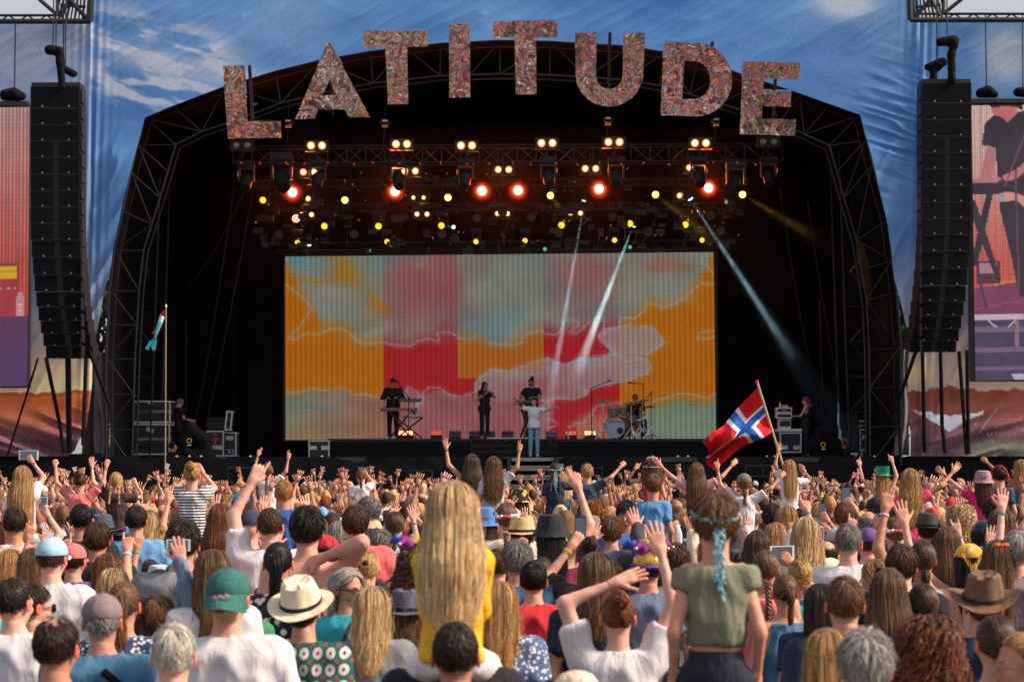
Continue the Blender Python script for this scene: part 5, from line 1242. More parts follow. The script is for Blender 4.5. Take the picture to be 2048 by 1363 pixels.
def right_paint(X, Y):
    n = fbm(X / 16., Y / 30., 13, 4); c = np.ones(X.shape + (3,)) * (222, 186, 176); g = sst(240, 560, Y)[..., None]; c = c * (1 - g) + np.array((212, 92, 78)) * g
    c = c * np.where(np.mod(X, 5.0) < 2.0, 1.12, .9)[..., None] * np.where(np.mod(Y, 5) < 1.5, .93, 1)[..., None]
    def P(pts, col):
        m = inpoly(X, Y, pts); c[m] = np.array(col) * (.9 + .2 * n[m])[..., None]
    P([(1985, 560), (2035, 560), (2030, 575), (1985, 575)], (236, 130, 60)); P([(1945, 575), (2060, 560), (2060, 700), (1945, 700)], (130, 62, 92)); P([(1948, 520), (1996, 520), (1996, 566), (1948, 566)], (90, 44, 60)); P([(1955, 524), (1990, 524), (1990, 545), (1955, 545)], (176, 130, 150))
    P([(1969, 248), (1985, 232), (2030, 226), (2060, 222), (2060, 600), (2035, 590), (2022, 520), (1998, 420), (1990, 300), (1968, 292), (1963, 288)], (50, 42, 52))
    P([(1972, 290), (1990, 296), (1986, 350), (1975, 366), (1960, 358)], (196, 120, 126)); P([(2003, 352), (2030, 340), (2060, 318), (2060, 335), (2030, 360), (2008, 362)], (200, 120, 120)); P([(1943, 358), (1975, 352), (2005, 356), (1990, 366), (1943, 372)], (190, 120, 126))
    P([(1982, 214), (1998, 208), (2030, 210), (2035, 228), (2015, 246), (2000, 234), (1990, 232), (1984, 226)], (206, 112, 112)); P([(1972, 206), (2044, 206), (2046, 222), (2030, 216), (2010, 213), (1985, 217)], (60, 38, 40))
    P([(1943, 366), (2060, 364), (2060, 388), (1943, 388)], (44, 36, 52)); P([(1970, 388), (1984, 388), (1950, 530), (1943, 530), (1943, 500)], (48, 38, 52)); P([(1943, 400), (1948, 400), (2000, 560), (1990, 560), (1943, 440)], (56, 44, 58))
    P([(1992, 388), (2010, 384), (2030, 386), (2048, 394), (2060, 410), (2060, 425), (2030, 400), (2008, 404), (1996, 402)], (222, 150, 150)); P([(1992, 388), (2006, 386), (2008, 400), (1998, 405), (1992, 398)], (160, 150, 180))
    m = seg_d(X, Y, [(2050, 270), (2008, 372)]) < 1.6; c[m] = (120, 70, 96); m = seg_d(X, Y, [(2030, 340), (2036, 600)]) < 2; c[m] = (100, 66, 90)
    m = seg_d(X, Y, [(1943, 616), (2045, 600)]) < 1.3; c[m] = (150, 84, 100); m = seg_d(X, Y, [(1950, 545), (1968, 612)]) < 2.5; c[m] = (76, 50, 80)
    m = Y > 624; c[m] = (np.array((72, 62, 92))) * (.85 + .3 * n[m])[..., None]
    for y0, y1, col in ((626, 638, (214, 186, 200)), (652, 662, (120, 96, 126)), (692, 702, (126, 96, 126)), (730, 738, (128, 92, 120))):
        m = (Y > y0) & (Y < y1) & (X < 2046); c[m] = col
    m = seg_d(X, Y, [(1972, 640), (1988, 652)]) < 1.6; c[m] = (206, 190, 204); m = seg_d(X, Y, [(2028, 640), (2014, 652)]) < 1.6; c[m] = (206, 190, 204); m = (np.abs(X - 2030) < 4) & (Y > 640) & (Y < 692); c[m] = (150, 110, 130)
    P([(2018, 746), (2045, 746), (2048, 756), (2024, 757)], (190, 180, 200)); c = c * (.94 + .1 * _hash(X // 2, Y // 2, 6))[..., None]
    return c * .78
for nm, cr, paint, lb, x0, x1 in (('L', [(-60, 216), (59, 214), (55, 771), (-60, 775)], left_paint, 'left side screen showing pink and red stripes with a water bottle', -60, 59), ('R', [(1943, 211), (2110, 208), (2110, 758), (1951, 761)], right_paint, 'right side screen showing a dark shirted keyboard player close up', 1943, 2110)):
    s = empty('side_screen', (0, 0, 0), label=lb, cat='side screen'); Yd = YF - 1.0
    grid_screen('display', x0, x1, cr[0][1], cr[2][1], 80, 290, Yd, led_side, paint, s, cr)
    A = at(cr[0][0] - 2, cr[0][1] - 9, Yd); B = at(cr[2][0] + 2, cr[2][1] + 4, Yd); MB().box(((A.x + B.x) / 2, Yd + .14, (A.z + B.z) / 2), (B.x - A.x, .24, A.z - B.z)).build('housing', M['black_metal'], s)
    MB().box(((A.x + B.x) / 2, Yd - .02, A.z - .02), (B.x - A.x, .3, .10)).build('top_beam', M['black_metal'], s)
# ================================================================== speaker arrays
YA = YF - 2.4; SA = FPX / YA
def cab_mesh(w_, h_, split):
    b = MB(); b.mi = 0; b.box((0, .35, h_ / 2), (w_, .7, h_ - .012)); b.mi = 2; b.box((0, -.008, .012), (w_ * .99, .03, .014)); b.box((0, -.006, h_ - .012), (w_ * .99, .02, .008))
    return b.mesh('cabinet_shell', [M['cab'], M['grille'], M['black_metal']])
def grille_mesh(x0, x1, h_): return MB().box(((x0 + x1) / 2, -.006, h_ / 2), (x1 - x0, .02, h_ * .86)).mesh('grille', M['grille'])
badge = MB().cone((0, 0, 0), (0, -.015, 0), .022, .022, 10).mesh('badge', M['gold'], True)
def line_array(px0, px1, rows, lean, lb, side):
    X0 = (px0 - 1024) / SA; w_ = (px1 - px0) / SA; z0 = HC - (rows[-1] - YH) / SA
    root = empty('speaker_array', (X0 + w_ / 2, YA, z0), label=lb, cat='speaker array')
    nr = len(rows) - 1; top = HC - (rows[0] - YH) / SA - z0
    MB().box((0, .35, top + .05), (w_ * .98, .6, .10)).build('flying_frame', M['black_metal'], root)
    hh = 33 / SA; wide = cab_mesh(w_, hh, 0); gw = grille_mesh(-w_ / 2 + .03, w_ / 2 - .03, hh); gl = grille_mesh(-w_ / 2 + .03, -.05, hh); gr = grille_mesh(.10, w_ / 2 - .03, hh)
    for i in range(nr):
        za = HC - (rows[i + 1] - YH) / SA - z0; h_ = (rows[i + 1] - rows[i]) / SA; tilt = R(2 + 1.6 * max(0, i - 8)) if i < nr else 0; sh = lean * max(0, i - 7) ** 1.7 * .006; yb = .03 * max(0, i - 8) ** 1.35
        c = empty('cabinet', (sh, yb, za)); c.parent = root; c.scale = (1 - .006 * max(0, i - 9), 1, h_ / hh); c.rotation_euler = (tilt * .6, 0, 0)
        link('shell', wide, c)
        for g in ([gw] if i < 3 else [gl, gr]): link('grille', g, c)
        for x in (-w_ * .23 - .03, w_ * .28): link('badge', badge, c, loc=(x, -.022, hh * .10))
    for k_ in range(nr):
        z = k_ * top / nr; MB().box((side * (w_ / 2 + .035), .18, z + .15), (.035, .34, top / nr * .8)).build('rigging_plate', M['dark_truss'], root)
    return root
rowsL = [172, 217, 250, 283, 316, 349, 382, 415, 448, 481, 515, 549, 582, 613, 640, 665, 690, 715]
rowsR = [165, 207, 240, 273, 306, 339, 372, 405, 438, 470, 503, 537, 570, 602, 630, 656, 680, 702]
line_array(61, 160, rowsL, 1, 'tall black line array of speakers hanging left of the stage', 1)
line_array(1845, 1943, rowsR, -1, 'tall black line array of speakers hanging right of the stage', -1)
def cable_obj(name, pts, r, m, lb, cat, group=None):
    b = MB(); b.tube(pts, r, 6); return tag(b.build(name, m, smooth=True), lb, cat, group)
def strap(a, c, Yd, w_, lb, grp, sag=0):
    A = at(*a, Yd); B = at(*c, Yd + .2); pts = [A.lerp(B, t / 8) + Vector((sag * math.sin(math.pi * t / 8), 0, 0)) for t in range(9)]
    cable_obj('tether', pts, w_, M['bag'], lb, 'tether', grp)
gL, gR = 'tethers under the left speaker array', 'tethers under the right speaker array'
for a, c in (((92, 714), (120, 850)), ((120, 850), (128, 905)), ((134, 714), (137, 905)), ((138, 716), (140, 905)), ((172, 714), (166, 890)), ((76, 716), (14, 914)), ((178, 700), (220, 812))): strap(a, c, YA + .2, .05 if a != (76, 716) else .028, {92: 'slanting black tether under the left speaker array', 120: 'lower end of the slanting tether under the left array', 134: 'thick upright black tether under the middle of the left array', 138: 'black tether hugging the thick one under the left array', 172: 'upright black tether under the right corner of the left array', 76: 'thin tether slanting outward from the left array to the ground', 178: 'black strap slanting from the left array to the stage edge'}[a[0]], gL)
for a, c in (((1845, 702), (1849, 905)), ((1881, 702), (1884, 850)), ((1884, 850), (1890, 905)), ((1918, 702), (1933, 908)), ((1934, 700), (1937, 908)), ((1836, 690), (1796, 805))): strap(a, c, YA + .2, .05, {1845: 'upright black tether under the left corner of the right array', 1881: 'thick black tether under the middle of the right array', 1884: 'lower end of the thick tether under the right array', 1918: 'slanting black tether right of the thick one, right array', 1934: 'upright black tether under the right corner of the right array', 1836: 'black strap slanting from the right array to the stage edge'}[a[0]], gR)
# motor bags, chains
def bag(pts, rr, lb, Yd=YA):
    r_ = empty('hoist', at(*pts[0][:2], Yd), label=lb, cat='chain hoist')
    f = None; C0_ = at(*pts[0][:2], Yd); Pn = [np.array(at(p[0], p[1], Yd) - C0_) for p in pts]
    lo = np.min(Pn, 0) - rr * 1.3; hi = np.max(Pn, 0) + rr * 1.3; P, o = grid(lo, hi, rr / 5)
    f = np.full(P.shape[:3], 9.0)
    for i in range(len(Pn) - 1): f = smin(f, d_cone(P, Pn[i], Pn[i + 1], pts[i][2] / SA, pts[i + 1][2] / SA), .06)
    f = f + (.05 * (fbm(P[..., 0] * 7 + P[..., 2] * 3, P[..., 2] * 6 + P[..., 1] * 5, 3) - .5))
    V, Q = surface_nets(f, o, rr / 5); link('rain_cover', mesh_np('rain_cover', V, Q, [M['bag']]), r_); return r_
bag([(100, 100, 11), (118, 103, 9), (121, 125, 8), (124, 172, 8)], .2, 'black covered chain hoist above the left speaker array, taller one')
bag([(128, 138, 8), (146, 148, 8)], .2, 'small black covered hoist behind the tall one above the left array', YA + .6)
bag([(12, 190, 13), (28, 190, 14), (44, 192, 9)], .2, 'black covered hoist on top of the left side screen', YF - .9)
bag([(1882, 84, 10), (1908, 82, 10), (1903, 110, 8), (1904, 160, 9)], .2, 'black covered chain hoist above the right speaker array, taller one')
bag([(1856, 134, 8), (1886, 124, 9), (1868, 140, 8), (1866, 160, 8)], .2, 'black covered chain hoist above the right speaker array, lower one', YA + .4)
bag([(1962, 186, 11), (1976, 184, 12), (1990, 188, 8)], .2, 'black covered hoist on top of the right side screen', YF - .9)
bag([(2036, 184, 10), (2060, 186, 12)], .2, 'black covered hoist cut by the right edge above the right side screen', YF - .9)
for i, (x0, y0, x1, y1, Yd) in enumerate(((108, -40, 106, 92, YA), (113, -40, 112, 92, YA), (127, -40, 127, 100, YA), (132, -40, 131, 135, YA), (31, 40, 29, 180, YF - .9), (1873, -40, 1874, 125, YA), (1893, -40, 1895, 76, YA), (1971, 30, 1973, 174, YF - .9), (2045, 30, 2046, 176, YF - .9))):
    cable_obj('chain', [at(x0, y0, Yd), at(x1, y1, Yd)], .018, M['truss_metal'], ['outer chain of the left tall hoist', 'second chain of the left tall hoist', 'third chain above the left speaker array', 'chain to the small hoist above the left array', 'cable holding the hoist over the left side screen', 'chain to the lower hoist above the right array', 'chain to the taller hoist above the right array', 'cable holding the hoist over the right side screen', 'cable at the right edge over the right side screen'][i], 'chain', 'hoist chains at the ' + ('left' if x0 < 1000 else 'right'))
# tower roof corners
for sx, xs, lb in ((1, (-60, 181), 'steel truss roof corner of the left speaker tower'), (-1, (1821, 2110), 'steel truss roof corner of the right speaker tower')):
    t = empty('tower_roof', at(xs[0], 40, YF - 1.2), label=lb, cat='tower roof')
    xa, xb = xs; ye = 43 if sx > 0 else 40; xo = xb if sx > 0 else xa
    def rr(a, c, ra, Y0=YF - 1.2, Y1=None): rparent(rod('steel_tube', at(*a, Y0), at(*c, Y1 or Y0), ra, _UCb), t)
    rr((xa, ye), (xb, ye), .07); rr((xa, ye - 12), (xo - sx * 60 if sx > 0 else xb, ye - 12), .035); 
    if sx < 0: rr((xo + 60, ye - 12), (xb, ye - 12), .035)
    rr((xo, ye), (xo + sx * 3, -40), .08); rr((xo - sx * 78, -40), (xo - sx * 4, ye - 2), .055); rr((xo - sx * 110, -8), (xo - sx * 66, ye - 12), .05); rr((xo - sx * 60, ye - 8), (xo - sx * 20, -40), .05)
    for k_ in range(9): rr((xo - sx * (8 + k_ * 8), ye - 2), (xo - sx * (2 + k_ * 6), -40), .022 + .01 * (k_ % 2), YF - 1.0)
    for k_ in range(5): rr((xo - sx * (70 + k_ * 38), ye), (xo - sx * (88 + k_ * 38), ye - 12), .02); rr((xo - sx * (106 + k_ * 38), ye), (xo - sx * (88 + k_ * 38), ye - 12), .02)
    rr((xo - sx * 66, ye - 12), (xo - sx * 66, -40), .05); rr((xo - sx * 60, 10), (xo - sx * 10, 14), .04)
    p0 = at(xa, ye + 3, YF - .45); p1 = at(xb, -60, YF - .45)
# ================================================================== lighting rig
def tr_px(x0, x1, yt, yb, Yd, dp, n, lb, me=_UC, r=.03):
    A = at(x0, yb[0], Yd); B = at(x1, yb[1], Yd); h = Vector((0, 0, (yb[0] - yt[0]) * Yd / FPX)); return truss('lighting_truss', A, B, h, Vector((0, dp, 0)), n, r, me, lb)
tr_px(466, 1565, (293, 286), (327, 321), 54.6, .5, 29, 'front lighting truss with vertical and diagonal braces under the mirrored letters', _UC, .026)
tr_px(500, 1480, (360, 356), (372, 368), 57.0, .3, 36, 'second lighting truss carrying the red lamps', _UCd, .022)
tr_px(540, 1470, (408, 404), (420, 416), 59.0, .3, 36, 'third lighting truss carrying the round unlit lamps', _UCd, .022)
tr_px(555, 1462, (484, 479), (499, 494), 60.6, .3, 34, 'rear lighting truss just above the LED screen', _UC, .022)
E_ = {'warm': emit('lamp_warm', (1.0, .34, .05), 1.3), 'warmcore': emit('lamp_warm_core', (1.0, .80, .42), 2.6), 'red': emit('lamp_red', (1.0, .07, .012), 1.6), 'redcore': emit('lamp_red_core', (1.0, .72, .45), 3.0), 'yellow': emit('lamp_yellow', (1.0, .62, .03), 1.1), 'yellowb': emit('lamp_yellow_bright', (1.0, .72, .12), 2.6),
      'cyan': emit('lamp_cyan', (.55, .86, 1.0), 2.2), 'green': emit('lamp_green', (.04, .55, .30), .8), 'led': emit('led_cluster', (1, .45, .32), 3.0), 'bar': emit('batten_orange', (1.0, .30, .12), 4.2), 'bard': emit('batten_red', (.85, .10, .06), .9)}
M['dimled'] = mat('unlit_led', (.34, .25, .27), .3, spec=.8); M['unlit'] = mat('unlit_reflector', (.30, .29, .31), .25, .6); M['graylens'] = mat('lens', (.10, .09, .11), .15, .3)
def lamp_light(name, loc, col, power, rad=.08):
    l = bpy.data.lights.new(name, 'SPOT'); l.spot_size = R(120); l.spot_blend = 1.0; l.energy = power; l.color = col; l.shadow_soft_size = rad; o = bpy.data.objects.new(name, l); COL.objects.link(o); o.location = loc; o.rotation_euler = (R(90), 0, R(180)); return o
def disc(r_, d=.03, n=14): b = MB(); b.ball((0, 0, 0), (r_, d, r_), n, 8); return b
BL = {}
def blinder(px, py, Yd, n, lit, lb, rad=.105, grp=None):
    p = at(px, py, Yd); t = empty('blinder_light', p, label=lb, cat='stage light', group=grp)
    if ('h', n) not in BL: BL[('h', n)] = MB().box((0, .14, 0), (.30 * n + .04, .2, .30)).mesh('housing', M['black_metal'])
    if 'l' not in BL: BL['l'] = disc(.066).mesh('lamp', E_['warmcore'], True); BL['u'] = disc(.10).mesh('lamp', M['unlit'], True); BL['r'] = MB().lathe([(.07, 0), (.104, -.03), (.104, .03)], rot=Matrix.Rotation(R(90), 3, 'X'), n=16).mesh('reflector_or_halo', E_['warm'], True); BL['rd'] = MB().lathe([(.09, 0), (.135, -.03), (.135, .03)], rot=Matrix.Rotation(R(90), 3, 'X'), n=16).mesh('reflector_or_halo', M['unlit'], True)
    link('housing', BL[('h', n)], t); s = rad / .105
    for i in range(n):
        x = (i - (n - 1) / 2) * .30
        link('lamp', BL['l' if lit else 'u'], t, loc=(x, -.01, 0), scale=s); link('reflector_or_halo', BL['r' if lit else 'rd'], t, loc=(x, .01, 0), scale=s)
    if lit: lamp_light('warm_glow', p + Vector((0, -.12, 0)), (1, .45, .10), 22 * s * s, .08)
    rod('bracket', (0, .14, .15), (0, .14, -.35 if py < 300 else .45), .02, _UCd, t)
for i, (x, y, w_) in enumerate(((633, 291, 'between the letters A and L'), (803, 288, 'under the first T'), (933, 291, 'under the letter I'), (1094, 286, 'under the second T'), (1228, 284, 'under the letter U'), (1401, 286, 'under the letter D'))):
    blinder(x, y, 54.3, 2, True, 'glowing warm twin blinder light on the front truss, ' + w_)
for x, y, w_ in ((483, 290, 'leftmost'), (1538, 283, 'rightmost')): blinder(x, y, 54.4, 2, False, 'unlit grey twin blinder light %s on the front truss' % w_)
for x, y, n, w_ in ((617, 344, 2, 'leftmost'), (820, 342, 2, 'second from left'), (1007, 339, 2, 'middle'), (1181, 337, 2, 'second from right'), (1379, 335, 1, 'rightmost, a single lamp')): blinder(x, y, 56.6, n, True, 'glowing warm blinder light in the row below the front truss, ' + w_, .095)
for x, y, n, w_ in ((616, 397, 1, 'beside the leftmost red lamp'), (837, 395, 2, 'small pair right of the second red lamp'), (1359, 391, 1, 'left of the rightmost red lamp')): blinder(x, y, 58.2, n, True, 'small warm blinder light ' + w_, .06 if n == 2 else .08)
for x, y, w_ in ((613, 429, 'leftmost, beside the red LED par'), (844, 428, 'second from left'), (1005, 427, 'in the middle'), (1151, 426, 'fourth from left'), (1390, 422, 'rightmost, crossed by a white beam')): blinder(x, y, 59.6, 2, True, 'warm blinder pair in the third row, ' + w_, .075)
par_can = MB().cone((0, 0, 0), (0, .30, 0), .135, .10, 16).mesh('can', M['black_metal'], True)
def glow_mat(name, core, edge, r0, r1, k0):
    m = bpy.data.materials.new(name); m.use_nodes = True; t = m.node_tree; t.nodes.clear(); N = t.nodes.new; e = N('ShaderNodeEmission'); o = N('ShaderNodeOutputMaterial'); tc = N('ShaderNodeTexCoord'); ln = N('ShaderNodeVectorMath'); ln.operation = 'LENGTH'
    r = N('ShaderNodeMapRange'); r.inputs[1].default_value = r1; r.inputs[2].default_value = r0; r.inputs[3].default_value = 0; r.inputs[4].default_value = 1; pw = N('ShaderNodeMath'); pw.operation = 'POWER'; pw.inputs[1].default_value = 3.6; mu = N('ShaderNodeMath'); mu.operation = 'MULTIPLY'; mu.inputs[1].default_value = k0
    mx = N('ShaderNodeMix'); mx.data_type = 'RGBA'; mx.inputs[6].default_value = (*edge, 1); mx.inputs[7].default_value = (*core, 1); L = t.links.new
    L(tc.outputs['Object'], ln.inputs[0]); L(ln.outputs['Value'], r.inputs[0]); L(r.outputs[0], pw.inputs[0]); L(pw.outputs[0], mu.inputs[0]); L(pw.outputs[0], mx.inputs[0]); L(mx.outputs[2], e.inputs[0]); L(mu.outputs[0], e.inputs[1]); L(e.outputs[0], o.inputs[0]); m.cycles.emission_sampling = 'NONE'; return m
E_['redhalo'] = glow_mat('red_halo', (1, .26, .07), (1, .025, .003), .07, .41, 2.6)  # lamp halo painted as an emissive radial fade on an oversized bowl
lensR = disc(.13).mesh('lens', E_['redcore'], True); haloR = MB().lathe([(.08, .03), (.20, .01), (.32, -.03), (.40, -.09), (.41, -.09), (.30, .03)], rot=Matrix.Rotation(R(90), 3, 'X'), n=24).mesh('reflector_or_halo', E_['redhalo'], True)
for i, (x, y) in enumerate(((585, 385), (790, 383), (964, 382), (1036, 381), (1198, 378), (1417, 376))):
    p = at(x, y, 57); t = empty('red_par_light', p, label='brilliant red stage lamp, %s in the row of six' % ['leftmost', 'second from left', 'third from left', 'fourth from left', 'fifth from left', 'rightmost'][i], cat='stage light')
    link('can', par_can, t, scale=1.2); link('lens', lensR, t, loc=(0, -.03, 0)); link('reflector_or_halo', haloR, t, loc=(0, -.01, 0))
    L = lamp_light('red_glow', p + Vector((0, -.14, 0)), (1, .10, .015), 160, .10)
def ledmesh(m):
    b = MB(); k_ = 0
    for r_, n in ((0, 1), (.045, 6), (.09, 12)):
        for i in range(n): a = 2 * math.pi * i / n + r_ * 7; b.ball((r_ * math.cos(a), 0, r_ * math.sin(a)), (.017, .012, .017), 7, 4)
    return b.mesh('led_cluster', m, True)
LDm, LRm = ledmesh(M['dimled']), ledmesh(E_['led'])
for i, (x, y) in enumerate(((592, 437), (557, 469), (708, 468), (790, 437), (884, 468), (954, 436), (1063, 435), (1117, 466), (1225, 433), (1297, 463), (1422, 431), (1441, 462))):
    p = at(x, y, 59.2); t = empty('led_par_light', p, label='round LED lamp glowing red beside the leftmost blinder pair' if i == 0 else 'round unlit LED lamp with dim diodes, %s' % ['', 'lower row leftmost', 'lower row second', 'upper row left of centre', 'lower row centre left', 'upper row centre', 'upper row right of centre', 'lower row centre right', 'upper row beneath fifth red lamp', 'lower row fourth', 'upper row rightmost', 'lower row rightmost'][i], cat='stage light')
    link('can', par_can, t, loc=(0, .02, 0)); link('led_cluster', LRm if i == 0 else LDm, t, loc=(0, -.01, 0), scale=1.15)
headm = MB().cone((0, 0, 0), (0, .30, .06), .125, .105, 14).ball((0, .3, .06), (.10, .10, .10), 12, 8).mesh('head', M['black_metal'], True)
yoke = MB(); 
for s in (-1, 1): yoke.box((s * .155, .18, .10), (.03, .14, .34))
yoke.box((0, .18, .28), (.34, .16, .05)); yoke = yoke.mesh('yoke', M['dark_truss']); basem = MB().box((0, .18, .38), (.36, .28, .14)).mesh('base', M['black_metal'])
lensY = disc(.095, .04).mesh('lens', E_['yellow'], True); lensYb = disc(.10, .04).mesh('lens', E_['yellowb'], True)
YL = ((526, 400, 0), (690, 400, 1), (896, 395, 1), (1101, 391, 1), (1311, 389, 1), (1485, 389, 1), (649, 452, 0), (757, 452, 0), (883, 451, 0), (1123, 450, 0), (1260, 447, 0), (1371, 449, 0), (595, 485, 0), (774, 483, 0), (952, 483, 0), (1050, 481, 0), (1229, 480, 0), (1404, 480, 0))
nth = ['leftmost', 'second from left', 'third from left', 'third from right', 'second from right', 'rightmost']
for i, (x, y, br) in enumerate(YL):
    p = at(x, y, 58.4); t = empty('moving_light', p, label='yellow moving head lamp, %s in the %s row of six' % (nth[i % 6], ['upper', 'middle', 'lowest'][i // 6]), cat='stage light')
    s = 1.0 if i < 12 else .8; t.scale = (s, s, s); t.rotation_euler = (R(12), 0, R(rnd.uniform(-12, 12)))
    link('head', headm, t); link('yoke', yoke, t); link('base', basem, t); link('lens', lensYb if br else lensY, t, loc=(0, -.015, 0))
# grey moving heads hanging under the front truss
mh_head = MB().cone((0, -.02, -.30), (0, .0, .0), .15, .17, 16).ball((0, 0, 0), (.17, .15, .16), 14, 10).cone((0, -.03, -.33), (0, -.02, -.30), .13, .15, 16).mesh('head', M['dark_truss'], True)
mh_yoke = MB()
for s in (-1, 1): mh_yoke.box((s * .20, 0, .10), (.05, .12, .34))
mh_yoke.box((0, 0, .29), (.45, .16, .06)); mh_yoke = mh_yoke.mesh('yoke', M['truss_metal']); mh_base = MB().box((0, 0, .40), (.46, .34, .16)).mesh('base', M['dark_truss'])
for i, (x, y, s, a) in enumerate(((493, 358, 1.0, 4), (563, 352, 1.3, -14), (636, 355, 1.0, 5), (797, 355, 1.0, -6), (931, 353, 1.0, 8), (1097, 350, 1.0, -5), (1233, 350, 1.0, 6), (1397, 350, 1.0, -8), (1472, 362, 1.2, 34), (1537, 350, 1.0, -4))):
    t = empty('hanging_moving_light', at(x, y, 54.8), label='dark moving head lamp hanging below the front truss, ' + ['leftmost', 'large one second from left', 'third, near the leftmost warm pair', 'under the first T', 'under the letter I', 'under the second T', 'under the letter U', 'under the letter D', 'tilted sideways near the right end', 'rightmost'][i], cat='stage light'); t.scale = (s, s, s)
    o = link('head', mh_head, t, rot=(R(-25), R(a), 0)); link('yoke', mh_yoke, t); link('base', mh_base, t)
    b = disc(.11, .02); link('lens', BL.setdefault('gl', disc(.11, .02).mesh('lens', M['graylens'], True)), t, loc=(0, -.15, -.06))
    o = link('glint_stripe', BL.setdefault('st', MB().box((0, 0, 0), (.02, .02, .12)).mesh('glint_stripe', emit('orange_glint', (1, .16, .03), .9))), t, loc=(.232 if i % 2 else -.232, -.02, .12))  # emissive stripe paints an orange glint on the yoke's side
# small bodies, clamps and cables that clutter the rig
clutter = MB(); rc = random.Random(5)
for i in range(190):
    x = rc.uniform(505, 1480); y = rc.choice((365, 412, 412, 440, 470, 490)) + rc.uniform(-10, 14); p = at(x, y, rc.uniform(57.2, 60.5)); clutter.box(p, (rc.uniform(.08, .3), .15, rc.uniform(.06, .22)))
    if i % 3 == 0: q = at(x + rc.uniform(-30, 30), min(492, y + rc.uniform(10, 60)), 60); clutter.cone(p, q, .012, .012, 5)
tag(clutter.build('rigging_clutter', M['dark_truss']), 'dark clamps, cables and dimmer boxes crowded among the stage lamps', 'rigging', kind='stuff')
glint = MB()
for i in range(70):
    x = rc.uniform(505, 1480); y = rc.uniform(330, 495); p = at(x, y, rc.uniform(55.5, 60)); glint.box(p, (rc.uniform(.012, .03), .02, rc.uniform(.02, .09)), Matrix.Rotation(rc.uniform(-1, 1), 3, 'Y'))
gl2 = MB()
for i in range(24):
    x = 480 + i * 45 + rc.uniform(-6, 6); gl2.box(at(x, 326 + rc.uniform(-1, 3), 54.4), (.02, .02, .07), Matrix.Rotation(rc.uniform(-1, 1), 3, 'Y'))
tag(glint.build('clamp_glints', mat('warm_chrome', (.6, .4, .25), .3, .8)), 'small shiny clamps and safety wires scattered between the stage lamps', 'clamps', kind='stuff')
tag(gl2.build('truss_glints', emit('orange_truss_glint', (1, .10, .02), .5)), 'small painted orange clips under the front truss', 'glints', kind='stuff')  # emissive orange put on small boxes as glints of lamp light
for x, y, c, w_ in ((738, 501, 'green', 'left of the centre above the screen'), (1090, 498, 'green', 'right of the centre above the screen'), (1260, 494, 'green', 'far right above the screen'), (1453, 404, 'green', 'near the right end of the rig'), (907, 454, 'cyan', 'beside the centre left yellow lamp')):
    t = empty('pinspot', at(x, y, 58.8), label='tiny %s lamp %s' % (c if c != 'cyan' else 'pale blue', w_), cat='stage light'); link('can', par_can, t, scale=.5, loc=(0, .03, 0)); link('lens', disc(.055, .03).mesh('lens', E_[c], True), t)
# hoists inside the roof
for i, (x, y) in enumerate(((577, 243), (770, 243), (1216, 238), (1432, 240))):
    p = at(x, y, 54.4); t = empty('roof_hoist', p, label='small dark chain hoist inside the roof, ' + ['left of the letter A foot', 'under the first T stem', 'under the bowl of the U', 'under the right of the D'][i], cat='chain hoist'); MB().ball((0, 0, 0), (.17, .12, .10), 12, 8).build('motor', M['black_metal'], t, True)
    rod('chain', (0, 0, .1), (.02, 0, .8), .012, _UC, t); rod('chain', (0, 0, -.1), (-.05, 0, -.65), .014, _UC, t); MB().box((0, -.11, .0), (.14, .02, .05)).build('label_plate', M['alu'], t); MB().box((.0, -.05, -.14), (.16, .08, .06)).build('hook_block', M['gold'], t)
